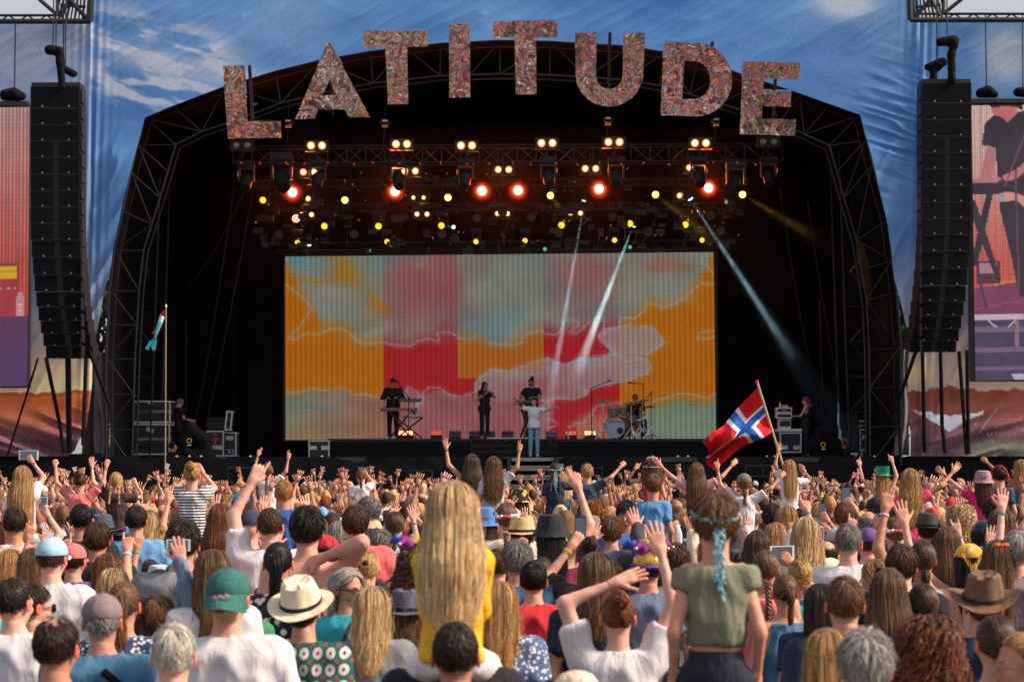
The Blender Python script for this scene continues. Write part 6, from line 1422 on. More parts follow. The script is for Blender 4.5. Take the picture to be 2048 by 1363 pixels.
# beams of light in the stage haze
def beam(src, dst, r0, r1, col, strength, Y0, Y1, lb, dens=1.0, lens='cyan', lbl2=''):
    A = at(*src, Y0); B = at(*dst, Y1); L = (B - A).length; q = (B - A).to_track_quat('Z', 'Y')
    m = bpy.data.materials.new('lit_haze'); m.use_nodes = True; t = m.node_tree; t.nodes.clear(); N = t.nodes.new
    o = N('ShaderNodeOutputMaterial'); v = N('ShaderNodeVolumePrincipled'); co = N('ShaderNodeTexCoord'); s = N('ShaderNodeSeparateXYZ'); t.links.new(co.outputs['Object'], s.inputs[0])
    v.inputs['Color'].default_value = (.9, .9, .9, 1)
    # haze density shaped as the beam: soft rim, faded end, broken by drifting smoke
    r_ = N('ShaderNodeVectorMath'); r_.operation = 'LENGTH'; c2 = N('ShaderNodeCombineXYZ'); t.links.new(s.outputs[0], c2.inputs[0]); t.links.new(s.outputs[1], c2.inputs[1]); t.links.new(c2.outputs[0], r_.inputs[0])
    mr = N('ShaderNodeMapRange'); mr.inputs[1].default_value = 0; mr.inputs[2].default_value = L; mr.inputs[3].default_value = 1 / r0; mr.inputs[4].default_value = 1 / r1; t.links.new(s.outputs[2], mr.inputs[0])
    mu = N('ShaderNodeMath'); mu.operation = 'MULTIPLY'; t.links.new(r_.outputs['Value'], mu.inputs[0]); t.links.new(mr.outputs[0], mu.inputs[1])
    rim = N('ShaderNodeMapRange'); rim.interpolation_type = 'SMOOTHSTEP'; rim.inputs[1].default_value = 1.0; rim.inputs[2].default_value = 0.1; t.links.new(mu.outputs[0], rim.inputs[0])
    al = N('ShaderNodeMapRange'); al.interpolation_type = 'SMOOTHSTEP'; al.inputs[1].default_value = L; al.inputs[2].default_value = L * .35; t.links.new(s.outputs[2], al.inputs[0])
    nz = N('ShaderNodeTexNoise'); nz.inputs['Scale'].default_value = 1.1; nz.inputs['Detail'].default_value = 3; t.links.new(co.outputs['Object'], nz.inputs['Vector'])
    nr = N('ShaderNodeMapRange'); nr.inputs[1].default_value = .35; nr.inputs[2].default_value = .65; nr.inputs[3].default_value = .35; nr.inputs[4].default_value = 1.25; t.links.new(nz.outputs['Fac'], nr.inputs[0])
    a = N('ShaderNodeMath'); a.operation = 'MULTIPLY'; b_ = N('ShaderNodeMath'); b_.operation = 'MULTIPLY'; c_ = N('ShaderNodeMath'); c_.operation = 'MULTIPLY'; c_.inputs[1].default_value = strength
    t.links.new(rim.outputs[0], a.inputs[0]); t.links.new(al.outputs[0], a.inputs[1]); t.links.new(a.outputs[0], b_.inputs[0]); t.links.new(nr.outputs[0], b_.inputs[1]); t.links.new(b_.outputs[0], c_.inputs[0])
    z2 = N('ShaderNodeMath'); z2.operation = 'POWER'; z2.inputs[1].default_value = 2.0; zm = N('ShaderNodeMath'); zm.operation = 'MULTIPLY'; zm.inputs[1].default_value = 1 / L; zk = N('ShaderNodeMath'); zk.operation = 'MULTIPLY'  # density rises along the shaft to offset the lamp's falloff
    t.links.new(s.outputs[2], zm.inputs[0]); t.links.new(zm.outputs[0], z2.inputs[0]); t.links.new(c_.outputs[0], zk.inputs[0]); t.links.new(z2.outputs[0], zk.inputs[1]); c_.inputs[1].default_value = 1.0
    t.links.new(zk.outputs[0], v.inputs['Density']); sl = bpy.data.lights.new('beam_lamp', 'SPOT'); sl.energy = strength * 400 * L * L; sl.color = col; sl.spot_size = 2.2 * math.atan(r1 / L); sl.spot_blend = .5; sl.shadow_soft_size = .02; so = bpy.data.objects.new('beam_lamp', sl); COL.objects.link(so); so.location = A + (B - A) * (.06 / L); so.rotation_mode = 'QUATERNION'; so.rotation_quaternion = (A - B).to_track_quat('Z', 'Y')
    t.links.new(v.outputs[0], o.inputs['Volume'])
    me = MB().cone((0, 0, 0), (0, 0, L), r0, r1, 20).mesh('light_beam', m); ob = link('light_beam', me); ob.rotation_mode = 'QUATERNION'; ob.location = A; ob.rotation_quaternion = q; tag(ob, lb, 'light beam', kind='stuff')
    if lens:
        p = empty('beam_light', A + Vector((0, 0, 0)), label='narrow beam lamp at the top of the ' + lbl2, cat='stage light'); p.rotation_mode = 'QUATERNION'; p.rotation_quaternion = q
        MB().cone((0, 0, -.32), (0, 0, -.01), .10, .12, 14).build('head', M['black_metal'], p, True); MB().ball((0, 0, 0), (.085, .085, .03), 12, 6).build('lens', E_[lens], p, True)
beam((1266, 452), (1143, 775), 0.07, .44, (.50, .78, .80), 3.6, 59, 59.5, 'bright white blue light beam slanting down to the left across the LED screen', lbl2='bright left slanting beam')
beam((1169, 401), (1090, 860), 0.06, .42, (.50, .74, .86), 1.5, 58.2, 59.5, 'faint pale light beam slanting left across the LED screen', lbl2='faint left slanting beam')
beam((1381, 398), (1600, 735), 0.06, .34, (.34, .56, .66), 2.0, 57.5, 57.5, 'blue grey light beam slanting right in front of the dark wing', lbl2='right slanting beam')
beam((617, 490), (610, 580), .04, .16, (.3, .5, .7), .35, 59.6, 59.6, 'short faint blue light beam above the left end of the LED screen', lbl2='short blue beam')
beam((1311, 389), (1440, 490), .08, .60, (.55, .28, .02), .22, 58.2, 57, 'dim amber light beam above the right end of the LED screen', lens=None)
beam((1485, 389), (1640, 480), .08, .45, (.50, .26, .03), .28, 58.2, 57, 'dim amber light beam beside the rightmost upper yellow lamp', lens=None)
beam((1101, 391), (1120, 420), .08, .22, (.6, .32, .03), .5, 58.2, 58, 'short amber glow under the third yellow lamp from the right', lens=None)
# thin stage haze adds to the halo painted round the red lamps
hz = bpy.data.materials.new('stage_haze'); hz.use_nodes = True; t = hz.node_tree; t.nodes.clear(); v = t.nodes.new('ShaderNodeVolumePrincipled'); o = t.nodes.new('ShaderNodeOutputMaterial'); v.inputs['Density'].default_value = .005; v.inputs['Color'].default_value = (.8, .8, .8, 1); v.inputs['Anisotropy'].default_value = .5; t.links.new(v.outputs[0], o.inputs['Volume'])
HAZE_BOX = ((at(470, 0, 55).x, 53.6, at(0, 500, 57).z), (at(1540, 0, 55).x, 58.0, at(0, 250, 54).z))
lo, hi = Vector((at(240, 0, 55).x, 53.4, ZS + .05)), Vector((at(1775, 0, 55).x, 58.0, at(0, 250, 54).z))
tag(MB().box((lo + hi) / 2, hi - lo).build('haze', hz), 'thin smoke hanging around the red stage lamps', 'haze', kind='stuff')
# floor battens along the riser
bar = MB().box((0, 0, .13), (.36, .16, .26)).mesh('housing', M['black_metal'])
for i, (x, on) in enumerate(((811, 2), (873, 1), (910, 0), (950, 0), (978, 0), (1015, 0), (1062, 0), (1103, 0), (1142, 1), (1180, 2))):
    p = at(x, 876, 60.4); p.z = ZR; w_ = 1.0
    lb = ['glowing orange floor batten behind the keyboard player', 'dull red floor batten right of the keyboards', 'unlit floor batten left of the tambourine player', 'unlit floor batten at the tambourine player\'s left foot', 'unlit floor batten at the tambourine player\'s right foot', 'unlit floor batten midway between tambourine player and bassist', 'unlit floor batten behind the lead singer\'s knees', 'unlit floor batten right of the lead singer', 'dull red floor batten left of the bottle', 'glowing orange floor batten left of the drum kit'][i]
    t = empty('floor_batten', p, label=lb, cat='stage light'); t.scale = (1.35 if i == 0 else .98, 1, 1)
    link('housing', bar, t)
    for k_ in range(2): MB().box((0, -.085, .225 - k_ * .062 * (1.6 if not on else 1)), (.33, .02, .048)).build('lamp_strip', [M['graylens2'] if 'graylens2' in M else M.setdefault('graylens2', mat('frosted_strip', (.16, .13, .16), .4)), E_['bard'], E_['bar']][on], t)
    if on == 2: lamp_light('batten_glow', p + Vector((0, -.3, .2)), (1, .3, .1), 8)
# ================================================================== flight cases, amps and backline
def flight_case(px0, px1, py0, py1, Yd, lb, depth=.6, edge='alu', texts=(), handles=(), rot=0, group=None, er=.035):
    A = at(px0, py1, Yd); B = at(px1, py0, Yd); W, H = B.x - A.x, B.z - A.z
    t = empty('flight_case', ((A.x + B.x) / 2, Yd, A.z), rot, label=lb, cat='flight case', group=group)
    MB().box((0, depth / 2, H / 2), (W - .02, depth, H - .02)).build('panel_body', M['case'], t)
    b = MB()
    for x in (-1, 1): b.box((x * (W / 2 - er / 2), -.004, H / 2), (er, .03, H)); b.box((x * (W / 2 - .004), depth / 2, H - er / 2), (.02, depth, er)); b.box((x * (W / 2 - .004), depth / 2, er / 2), (.02, depth, er))
    b.build('side_edging', M[edge], t); b = MB()
    for z in (er / 2, H - er / 2): b.box((0, -.006, z), (W - 2 * er, .03, er))
    b.build('cross_edging', M[edge], t)
    for hx, hz in handles:
        b = MB(); 
        for z in (-.05, .05): b.box((hx, -.022, hz + z), (.20, .012, .014))
        for x in (-.1, .1): b.box((hx + x, -.022, hz), (.014, .012, .11))
        b.box((hx, -.012, hz), (.18, .008, .09)); b.build('recessed_handle', M['alu'], t)
    for s, x, z, sz in texts: text_obj('stencil', s, sz, M['print_white'], t, loc=(x, -.012, z))
    return t, W, H
t, W, H = flight_case(265, 341, 801, 845, 56, 'large black flight case with white edges and white lettering, upper of two stacked', .8, 'white_paint', (('BLACKWE70LIMITED', .10, .31, .105),)); MB().box((-.03, -.02, H - .07), (.15, .01, .05)).build('green_label', M['green_tape'], t)
t, W, H = flight_case(264, 340, 847, 909, 56, 'large black flight case with beige label, lower of two stacked', .8, 'white_paint', (('BLACKWE70LIMITED', .10, .44, .105),)); MB().box((-.02, -.02, H * .80), (.22, .01, .12), Matrix.Rotation(R(25), 3, 'Y')).build('beige_label', M['tape'], t)
t, W, H = flight_case(413, 448, 861, 912, 56.2, 'black flight case with pink tape arrow pointing up', .6, 'alu', (), ((-.10, .25), (.10, .25)))
MB().box((0, -.02, H * .48), (.035, .008, .30)).box((-.045, -.021, H * .69), (.030, .008, .13), Matrix.Rotation(R(45), 3, 'Y')).box((.045, -.021, H * .69), (.030, .008, .13), Matrix.Rotation(R(-45), 3, 'Y')).box((0, -.022, H * .86), (.12, .008, .03)).build('pink_tape_arrow', M['pink_tape'], t)
flight_case(449, 473, 864, 912, 56.6, 'narrow black flight case stencilled K3', .6, 'alu', (('K3', .02, .14, .17),), ((-.02, .52),))
t, W, H = flight_case(449, 462, 821, 860, 56.3, 'slim road case leaning on top of the K3 case', .3, 'alu'); t.rotation_euler = (0, R(6), 0)
flight_case(414, 447, 835, 859, 58, 'dark amplifier box standing behind the arrow case', .5, 'black_metal')
flight_case(400, 412, 905, 913, 56, 'low grey case at the foot of the pink arrow case', .4, 'alu', er=.02)
flight_case(617, 659, 880, 916, 56.4, 'black flight case with two silver handles left of the keyboard riser', .6, 'alu', (), ((-.17, .30), (.17, .30)))
flight_case(1559, 1603, 864, 905, 56.5, 'silver edged drawer case under the white amplifier rack', .6, 'alu', (), ((-.18, .15), (.18, .15)))
def amp(px0, px1, py0, py1, Yd, lb, knobs, m='white_paint'):
    A = at(px0, py1, Yd); B = at(px1, py0, Yd); W, H = B.x - A.x, B.z - A.z; t = empty('amplifier', ((A.x + B.x) / 2, Yd, A.z), label=lb, cat='amplifier')
    MB().box((0, .18, H / 2), (W, .36, H)).build('body', M[m], t); MB().box((0, -.008, H * .5), (W * .86, .02, H * .52)).build('control_panel', M['case'], t)
    if knobs: text_obj('badge', 'amp', .07, M['white_paint'], t, loc=(0, -.03, H * .5))
    return t
amp(1553, 1584, 814, 825, 56.6, 'white amplifier head with small white badge, topmost of the stack by the pink haired woman', 1)
amp(1553, 1584, 825.5, 836, 56.6, 'white rack unit with dark front under the badged amplifier head', 0)
amp(1558, 1582, 836.5, 857, 56.8, 'pale grey rack box in the middle of the amplifier stack', 0, 'white_paint')
A = at(1554, 862, 56.4); B = at(1604, 857, 56.4); tag(MB().box(((A.x + B.x) / 2, 56.7, (A.z + B.z) / 2), (B.x - A.x, .6, B.z - A.z)).build('case_lid', M['white_paint']), 'white case lid used as a table top under the amplifier rack', 'case lid')
A = at(1571, 814, 56.7); tag(MB().box((A.x, 56.8, A.z + .03), (.16, .16, .07)).build('yellow_box', M['yellow']), 'small yellow box on top of the badged amplifier head', 'box')
A = at(1560, 814, 56.7); b = MB(); b.lathe([(.03, 0), (.03, .10), (.012, .13), (.012, .16)], tuple(A), 10); tag(b.build('bottle', M['white_paint'], smooth=True), 'white bottle on top of the badged amplifier head', 'bottle')
amp(1679, 1714, 826, 852, 57, 'black amplifier head on the bass cabinet by the right wing', 0, 'case')
A = at(1683, 905, 57); B = at(1716, 853, 57); t = empty('bass_cabinet', ((A.x + B.x) / 2, 57, A.z), label='tall dark bass speaker cabinet behind the blonde camera operator', cat='speaker'); MB().box((0, .25, (B.z - A.z) / 2), (B.x - A.x, .5, B.z - A.z)).build('body', M['case'], t); MB().box((0, -.01, (B.z - A.z) / 2), ((B.x - A.x) * .9, .02, (B.z - A.z) * .94)).build('grille', mat('blue_grille', (.02, .035, .045), .8), t)
flight_case(1720, 1743, 840, 853, 57, 'small road case with silver edging, upper of two at the right wing', .4, 'alu'); flight_case(1719, 1742, 857, 900, 57, 'dark road case stencilled 7, lower of two at the right wing', .5, 'alu', (('7', .06, .1, .14),), ((.02, .38),))
# white stage stool / ladder
A = at(1698, 907, 55.2); t = empty('small_ladder', A, label='small white ladder at the right front edge of the stage', cat='ladder')
for x in (0, .19): rod('leg', (x, 0, -.38), (x, 0, 0), .022, MB().cone((0, 0, 0), (0, 0, 1), 1, 1, 8).mesh('leg', M['white_paint']), t)
for z, w_ in ((0, .30), (-.26, .19)): MB().box((.095, 0, z), (w_, .06, .05)).build('rung', M['white_paint'], t)
A = at(1674, 913, 55); MB().box((A.x, 55, A.z), (.18, .02, .11)).build('white_panel', M['white_paint'], label='small white panel at the stage edge beside the camera tripod', category='panel') if False else tag(MB().box((A.x, 55, A.z), (.18, .02, .11)).build('white_panel', M['white_paint']), 'small white panel at the stage edge beside the camera tripod', 'panel')
for i, x in enumerate((350, 375, 398, 497, 640, 1302, 1352, 1372, 1530, 1545, 1745, 1850, 1863, 2035)):
    A = at(x, 914, YF + .1); b = MB(); b.box(A, (.26, .06, .035)); b.box(A + Vector((.05, 0, .025)), (.05, .05, .05)); tag(b.build('deck_clamp', M['white_paint']), 'small white clamp on the stage edge ' + ['under the lower big flight case', 'left of the left tripod camera', 'at the left tripod camera', 'right of the K3 case', 'under the silver handled case', 'behind the leopard bucket hat', 'left above the flag', 'just left of the flag', 'left of the silver drawer case', 'against the silver drawer case', 'at the right grey sheet', 'below the printed white tent', 'right under the printed tent', 'at the right side screen'][i], 'clamp', 'small white clamps along the stage edge')
# ================================================================== keyboards, microphones, drums
def x_stand(t, x, w_, z, y=0, r_=.018):
    for dy in (0, .28):
        rod('leg', (x - w_ / 2, y + dy, 0.02), (x + w_ / 2, y + dy, z), r_, _UCb, t); rod('leg', (x + w_ / 2, y + dy, 0.02), (x - w_ / 2, y + dy, z), r_, _UCb, t)
def keyboard(name, c, L, D, lb, m, keys=True, rz=0):
    t = empty(name, c, rz, label=lb, cat='keyboard'); MB().box((0, 0, .05), (L, D, .09)).build('body', m, t)
    if keys: MB().box((0, -.0, .097), (L * .8, D * .45, .012)).build('key_bed', M['keys'], t)
    b = MB()
    for i in range(9): b.box((-L * .4 + i * L * .1, -D / 2 - .006, .05), (L * .06, .01, .02))
    b.build('front_marks', M['print_white'], t); return t
Yk = 58.3; kx = at(807, 0, Yk).x
t = empty('keyboard_stand', (kx, Yk, ZR), label='black crossed leg keyboard stand on the left riser', cat='keyboard stand'); x_stand(t, -.10, .62, .80); x_stand(t, .16, .75, .62, .05)
for x in (-.28, .30): rod('upright', (x, .0, .8), (x, .12, 1.10), .014, _UCb, t)
MB().box((.26, .1, .625), (.62, .4, .03)).build('shelf', M['black_metal'], t)
keyboard('keyboard', (kx - .13, Yk, ZR + .80), 1.06, .30, 'red keyboard, lower of two in front of the bearded player', M['keyred']); k2 = keyboard('keyboard', (kx + .17, Yk + .12, ZR + 1.08), .66, .26, 'black synthesiser, upper of two in front of the bearded player', M['case'])
A = Vector((kx + .28, Yk + .02, ZR + .64)); t = empty('sampler', A, label='white sampler box on the shelf of the keyboard stand', cat='sampler'); MB().box((0, .08, .09), (.30, .25, .17)).build('body', M['white_paint'], t); MB().box((.04, -.05, .10), (.10, .01, .08)).build('display', M['glass'], t)
def mic_stand(base, top, end, lb, tripod=True, mic=True, m=_UCb):
    base = Vector(base); t = empty('microphone_stand', base, label=lb, cat='microphone stand'); top = Vector(top) - base; end = Vector(end) - base
    rod('pole', (0, 0, .05), top, .014, m, t)
    if tripod:
        for a in (90, 210, 330): rod('leg', (0, 0, .14), (.28 * math.cos(R(a)), .28 * math.sin(R(a)), .01), .012, m, t)
    else: MB().cone((0, 0, 0), (0, 0, .03), .14, .13, 18).build('round_base', M['black_metal'], t)
    if (end - top).length > .05: rod('boom', top - (end - top) * .2, end, .011, m, t)
    if mic:
        d = (end - top).normalized() if (end - top).length > .05 else Vector((0, .3, .2)).normalized(); b = MB(); b.cone(end, end + d * .13, .014, .022, 10); b.build('microphone', M['black_metal'], t, True); b = MB(); b.ball(end + d * .16, .032, 10, 8); b.build('grille_ball', M['truss_metal'], t, True)
    return t
P = lambda x, y, Y: at(x, y, Y)
mic_stand((P(817, 877, 58.0).x, 58.0, ZR), P(817, 794, 58.0), P(800, 771, 58.0), 'black boom microphone stand in front of the keyboards')
mic_stand((P(968, 877, 58.6).x, 58.6, ZR), P(968, 780, 58.6), P(967, 778, 58.6), 'straight black microphone stand in front of the tambourine player')
mic_stand((P(1049, 912, 56.4).x, 56.4, ZS), P(1049, 812, 56.4), P(1049, 811, 56.4), 'straight dark microphone stand beside the lead singer', mic=False)
# bassist's keyboard stand
kx2 = P(1050, 0, 58.4).x; t = empty('keyboard_stand', (kx2, 58.4, ZR), label='black crossed leg stand beside the man with hair bun', cat='keyboard stand'); x_stand(t, .0, .30, 1.0); x_stand(t, .06, .36, 1.0, .1); MB().box((0, .1, 1.02), (.72, .06, .03)).build('support_bar', M['black_metal'], t)
keyboard('keyboard', (kx2 + .04, 58.5, ZR + 1.04), .62, .30, 'black slim keyboard in front of the man with hair bun', M['case'], False)
# drum kit
def drum(name, c, r_, d, axis, lb, m='drum_wood', head='drum_head', lugs=8, front=False, text=None):
    t = empty(name, c, label=lb, cat='drum'); q = Vector(axis).to_track_quat('Z', 'Y').to_matrix().to_4x4(); t.matrix_world = Matrix.Translation(c) @ q
    MB().lathe([(r_ * .98, -d / 2), (r_, -d / 2 + .01), (r_, d / 2 - .01), (r_ * .98, d / 2)], n=28).build('shell', M[m], t, True)
    for s in (-1, 1):
        MB().lathe([(r_ * 1.0, s * d / 2 - .02), (r_ * 1.05, s * d / 2 - .02), (r_ * 1.05, s * d / 2 + .018), (r_, s * d / 2 + .018)], n=28).build('hoop', M['chrome'] if name != 'bass_drum' else M['black_metal'], t, True)
        MB().lathe([(.001, s * (d / 2 + .006)), (r_, s * (d / 2 + .005))], n=28).build('drum_skin', M[head], t, True)
    for i in range(lugs):
        a = 2 * math.pi * i / lugs; rod('lug', (r_ * 1.03 * math.cos(a), r_ * 1.03 * math.sin(a), -d / 2), (r_ * 1.03 * math.cos(a), r_ * 1.03 * math.sin(a), d / 2), .012, _UCch, t)
    return t
_UCch = _UC.copy(); _UCch.materials.clear(); _UCch.materials.append(M['chrome'])
Yd = 58.3
bd = drum('bass_drum', Vector((P(1236, 0, Yd).x, Yd + .25, ZR + .33)), .32, .45, (-.42, -1, .04), 'big bass drum with white front skin and maple shell', lugs=10)
text_obj('skin_lettering', 'GRETSCH', .095, M['black_metal'], bd, loc=(0, .17, .245), rot=(0, 0, 0)); 
MB().ball((-.17 * -1 + .0, -.10, .26), (.09, .09, .04), 12, 8).build('bass_microphone', M['black_metal'], bd, True)
drum('tom_drum', Vector((P(1227, 824, Yd).x, Yd + .1, P(0, 822, Yd).z)), .15, .22, (-.1, -.35, 1), 'maple tom drum with chrome rim, left of the pair')
drum('tom_drum', Vector((P(1247, 822, Yd).x, Yd + .1, P(0, 821, Yd).z)), .125, .20, (.1, -.35, 1), 'smaller maple tom drum, right of the pair')
drum('snare_drum', Vector((P(1264, 838, Yd).x, Yd + .55, P(0, 836, Yd).z)), .17, .15, (0, -.2, 1), 'chrome snare drum behind the bass drum', m='chrome')
drum('floor_tom', Vector((P(1283, 846, Yd).x, Yd + .75, ZR + .38)), .20, .38, (0, 0, 1), 'maple floor tom at the drummer\'s right knee')
def cymbal(x, y, r_, tilt, lb, base=None, Y=Yd):
    c = P(x, y, Y); bx = P(base or x, 0, Y).x; t = empty('cymbal_stand', (bx, Y, ZR), label=lb, cat='cymbal'); loc = c - Vector((bx, Y, ZR))
    b = MB(); b.lathe([(.001, .03), (.03, .022), (.045, .010), (r_ * .6, .002), (r_, -.012), (r_, -.016), (.05, .0)], tuple(loc), 30, Matrix.Rotation(R(tilt), 3, 'Y') @ Matrix.Rotation(R(14), 3, 'X')); b.build('cymbal', M['brass'], t, True)
    rod('pole', (0, 0, .2), loc, .013, _UCch, t)
    for a in (80, 200, 320): rod('leg', (0, 0, .34), (.26 * math.cos(R(a)), .26 * math.sin(R(a)), .0), .012, _UCch, t)
    for z in (.45, .75): b = MB(); b.ball((0, 0, z), (.028, .028, .035), 8, 6); b.build('clamp', M['chrome'], t, True)
cymbal(1206, 801, .27, 12, 'large brass cymbal tilted high at the left of the drum kit'); cymbal(1262, 806, .23, -1, 'dark cymbal in front of the drummer\'s chest', 1263); cymbal(1284, 801, .22, -9, 'cymbal at the drummer\'s left shoulder', 1288); cymbal(1300, 812, .16, -5, 'small cymbal at the right end of the kit', 1303)
for x in (1186, 1282, 1304):
    t = empty('hardware_stand', (P(x, 0, Yd).x, Yd + .3, ZR), label='chrome tripod stand %s' % {1186: 'left of the drum kit', 1282: 'right of the bass drum', 1304: 'at the right end of the drum kit'}[x], cat='drum hardware'); rod('pole', (0, 0, 0.1), (0, 0, .95), .014, _UCch, t)
    for a in (80, 200, 320): rod('leg', (0, 0, .36), (.28 * math.cos(R(a)), .28 * math.sin(R(a)), 0), .014, _UCch, t)
mic_stand((P(1183, 877, 58.1).x, 58.1, ZR), P(1183, 776, 58.1), P(1210, 765, 58.1), 'tall boom microphone stand left of the drum kit'); mic_stand((P(1286, 877, 58.9).x, 58.9, ZR), P(1286, 768, 58.9), P(1269, 766, 58.9), 'tall boom microphone stand above the drummer\'s left'); mic_stand((P(1303, 877, 58.7).x, 58.7, ZR), P(1303, 783, 58.7), P(1292, 798, 58.7), 'boom microphone stand right of the drummer, boom end raised')
t = empty('drum_throne', (P(1269, 0, 59.2).x, 59.2, ZR), label='drum stool under the drummer', cat='stool'); MB().cone((0, 0, .42), (0, 0, .50), .17, .17, 18).build('seat', M['black_metal'], t, True); rod('post', (0, 0, 0), (0, 0, .44), .03, _UCch, t)
A = P(1137, 877, 58); b = MB(); b.lathe([(.001, 0), (.032, 0), (.034, .15), (.014, .20), (.014, .23), (.001, .23)], (A.x, 58, ZR), 12); tag(b.build('water_bottle', mat('bottle_plastic', (.6, .5, .5), .2), smooth=True), 'small water bottle on the riser left of the drum kit', 'bottle')
# camera tripods with covered cameras
def cam_rig(px, ytop, ybot, Yd, lb, z0):
    p = P(px, ytop, Yd); t = empty('broadcast_camera', (p.x, Yd, z0), label=lb, cat='camera'); h_ = p.z - z0
    g = [(-.25, 0, h_ - .55), (0, 0, h_ - .25), (.30, .1, h_ - .5), (.42, .1, h_ - .95), (-.1, 0, h_ - .9)]
    Pg, o = grid((-.6, -.4, h_ - 1.3), (.8, .5, h_ + .1), .045); f = d_cone(Pg, g[0], g[1], .20, .20)
    for i in range(1, 4): f = smin(f, d_cone(Pg, g[i], g[i + 1], .2, .19), .1)
    f = f + .06 * (fbm(Pg[..., 0] * 6 + Pg[..., 2], Pg[..., 2] * 5, 4) - .5); V, Q = surface_nets(f, o, .045); link('rain_cover', mesh_np('rain_cover', V, Q, [M['bag']]), t)
    b = MB(); b.lathe([(.05, -.01), (.07, -.01), (.07, .01), (.05, .01)], (-.02, -.24, h_ - .52), 14, Matrix.Rotation(R(90), 3, 'X')); b.build('yellow_logo', M['yellow'], t); text_obj('logo_text', 'CAMERA', .06, M['print_white'], t, loc=(-.02, -.25, h_ - .64)) if False else MB().box((-.02, -.25, h_ - .64), (.11, .01, .03)).build('white_mark', M['print_white'], t)
    for a, x in ((80, 0), (200, 0), (320, 0)):
        for s in (-.03, .03): rod('tripod_leg', (s, 0, h_ - 1.1), (s + .36 * math.cos(R(a)), .36 * math.sin(R(a)), 0), .014, _UC, t)
cam_rig(383, 842, 950, 53.6, 'tripod camera under a black rain cover with yellow mark, left front of the stage', 1.35); cam_rig(1645, 850, 950, 53.6, 'tripod camera under a black rain cover with yellow mark, right front of the stage', 1.35)
# ================================================================== flags
t = empty('norwegian_flag', P(1570, 940, 26), label='big red, white and blue Norwegian flag on a leaning pole above the crowd', cat='flag')
FY = 26.0; base = P(1600, 1040, FY); tip = P(1514, 763, FY); top_ = P(1516, 774, FY); bot_ = P(1548, 858, FY)
rparent(rod('pole', base, tip, .016, MB().cone((0, 0, 0), (0, 0, 1), 1, 1, 10).mesh('pole', M['wood'], True)), t)
b = MB(); b.ball(tip, .022, 8, 6); rparent(b.build('finial', M['red'], smooth=True), t)
nu, nv = 90, 60; U, V_ = np.meshgrid(np.linspace(0, 1, nu), np.linspace(0, 1, nv), indexing='ij')
# hoist runs down the pole; upper and lower edges sag to the lower left (photo pixels)
up = [(1516, 774), (1478, 812), (1446, 850), (1420, 868), (1409, 882)]; lw = [(1548, 860), (1530, 872), (1497, 890), (1462, 912), (1422, 936)]
ux = np.interp(U, np.linspace(0, 1, 5), [p[0] for p in up]); uy = np.interp(U, np.linspace(0, 1, 5), [p[1] for p in up]); lx = np.interp(U, np.linspace(0, 1, 5), [p[0] for p in lw]); ly = np.interp(U, np.linspace(0, 1, 5), [p[1] for p in lw])
wv = V_ + .145 * np.sin(V_ * 6.28) * sst(.34, .62, U); X = ux * (1 - wv) + lx * wv + 5 * np.sin(wv * 9 + U * 5) * U; Y = uy * (1 - wv) + ly * wv + 3 * np.sin(U * 8) * V_ * U
bow = np.sin(np.clip(V_, 0, 1) * math.pi); Y = Y + 5 * bow * U
dep = .14 * np.sin(U * 6.5 + V_ * 3.2) * np.clip(U * 3, 0, 1) + .10 * np.sin((V_ * 1.3 - U) * 9) * U
Pf = np.stack([(X - 1024) * (FY + dep * 0) / FPX, FY + dep, HC - (Y - YH) * FY / FPX], -1)
c = np.ones(U.shape + (3,)) * (.62, .012, .014); s_ = .27
wht = (np.abs(U - .36) < .092) | (np.abs(V_ - .5) < .125); blu = (np.abs(U - .36) < .046) | (np.abs(V_ - .5) < .0625); c[wht] = (.72, .72, .76); c[blu] = (.018, .10, .40)
i, j = np.meshgrid(np.arange(nu - 1), np.arange(nv - 1), indexing='ij'); a = (i * nv + j).reshape(-1)
fm_ = vcol_mat('flag_cloth', .8, bump=.2, bscale=30); o = link('flag_cloth', mesh_np('flag_cloth', Pf.reshape(-1, 3), np.stack([a, a + nv, a + nv + 1, a + 1], 1), [fm_], col=c.reshape(-1, 3))); rparent(o, t)
# fish windsock
FYw = 30.0; t = empty('fish_windsock', P(331, 985, FYw), label='light blue fish shaped windsock on a tall yellow pole at the left', cat='windsock')
rparent(rod('pole', P(330, 1040, FYw), P(332, 612, FYw), .0095, MB().cone((0, 0, 0), (0, 0, 1), 1, 1, 10).mesh('pole', M['yellow_pole'], True)), t)
ax0 = P(325, 632, FYw); ax1 = P(309, 676, FYw); d = ax1 - ax0; q = d.to_track_quat('Z', 'Y').to_matrix(); L = d.length
K = 22; N2 = 40; Vv = []; Cc = []
for i in range(N2):
    u = i / (N2 - 1); r_ = np.interp(u, [0, .1, .45, .8, 1], [.060, .066, .060, .040, .020])
    for k_ in range(K):
        a = 2 * math.pi * k_ / K; Vv.append(tuple(ax0 + q @ Vector((math.cos(a) * r_, math.sin(a) * r_ * .55, u * L + .006 * math.sin(a * 3)))))
        x = math.cos(a)
        cc = (.55, .68, .76) if u < .30 else (.05, .42, .62)
        if .46 < u < .72 and x < .1: cc = (.06, .04, .20)
        if .5 < u < .7 and .0 < x < .5 and (k_ + i) % 3 == 0: cc = (.6, .22, .4)
        Cc.append(cc)
Qf = np.array([(i * K + k_, i * K + (k_ + 1) % K, (i + 1) * K + (k_ + 1) % K, (i + 1) * K + k_) for i in range(N2 - 1) for k_ in range(K)])
rparent(link('body', mesh_np('fish_body', np.array(Vv), Qf, [vcol_mat('windsock_cloth', .7)], col=np.array(Cc))), t)
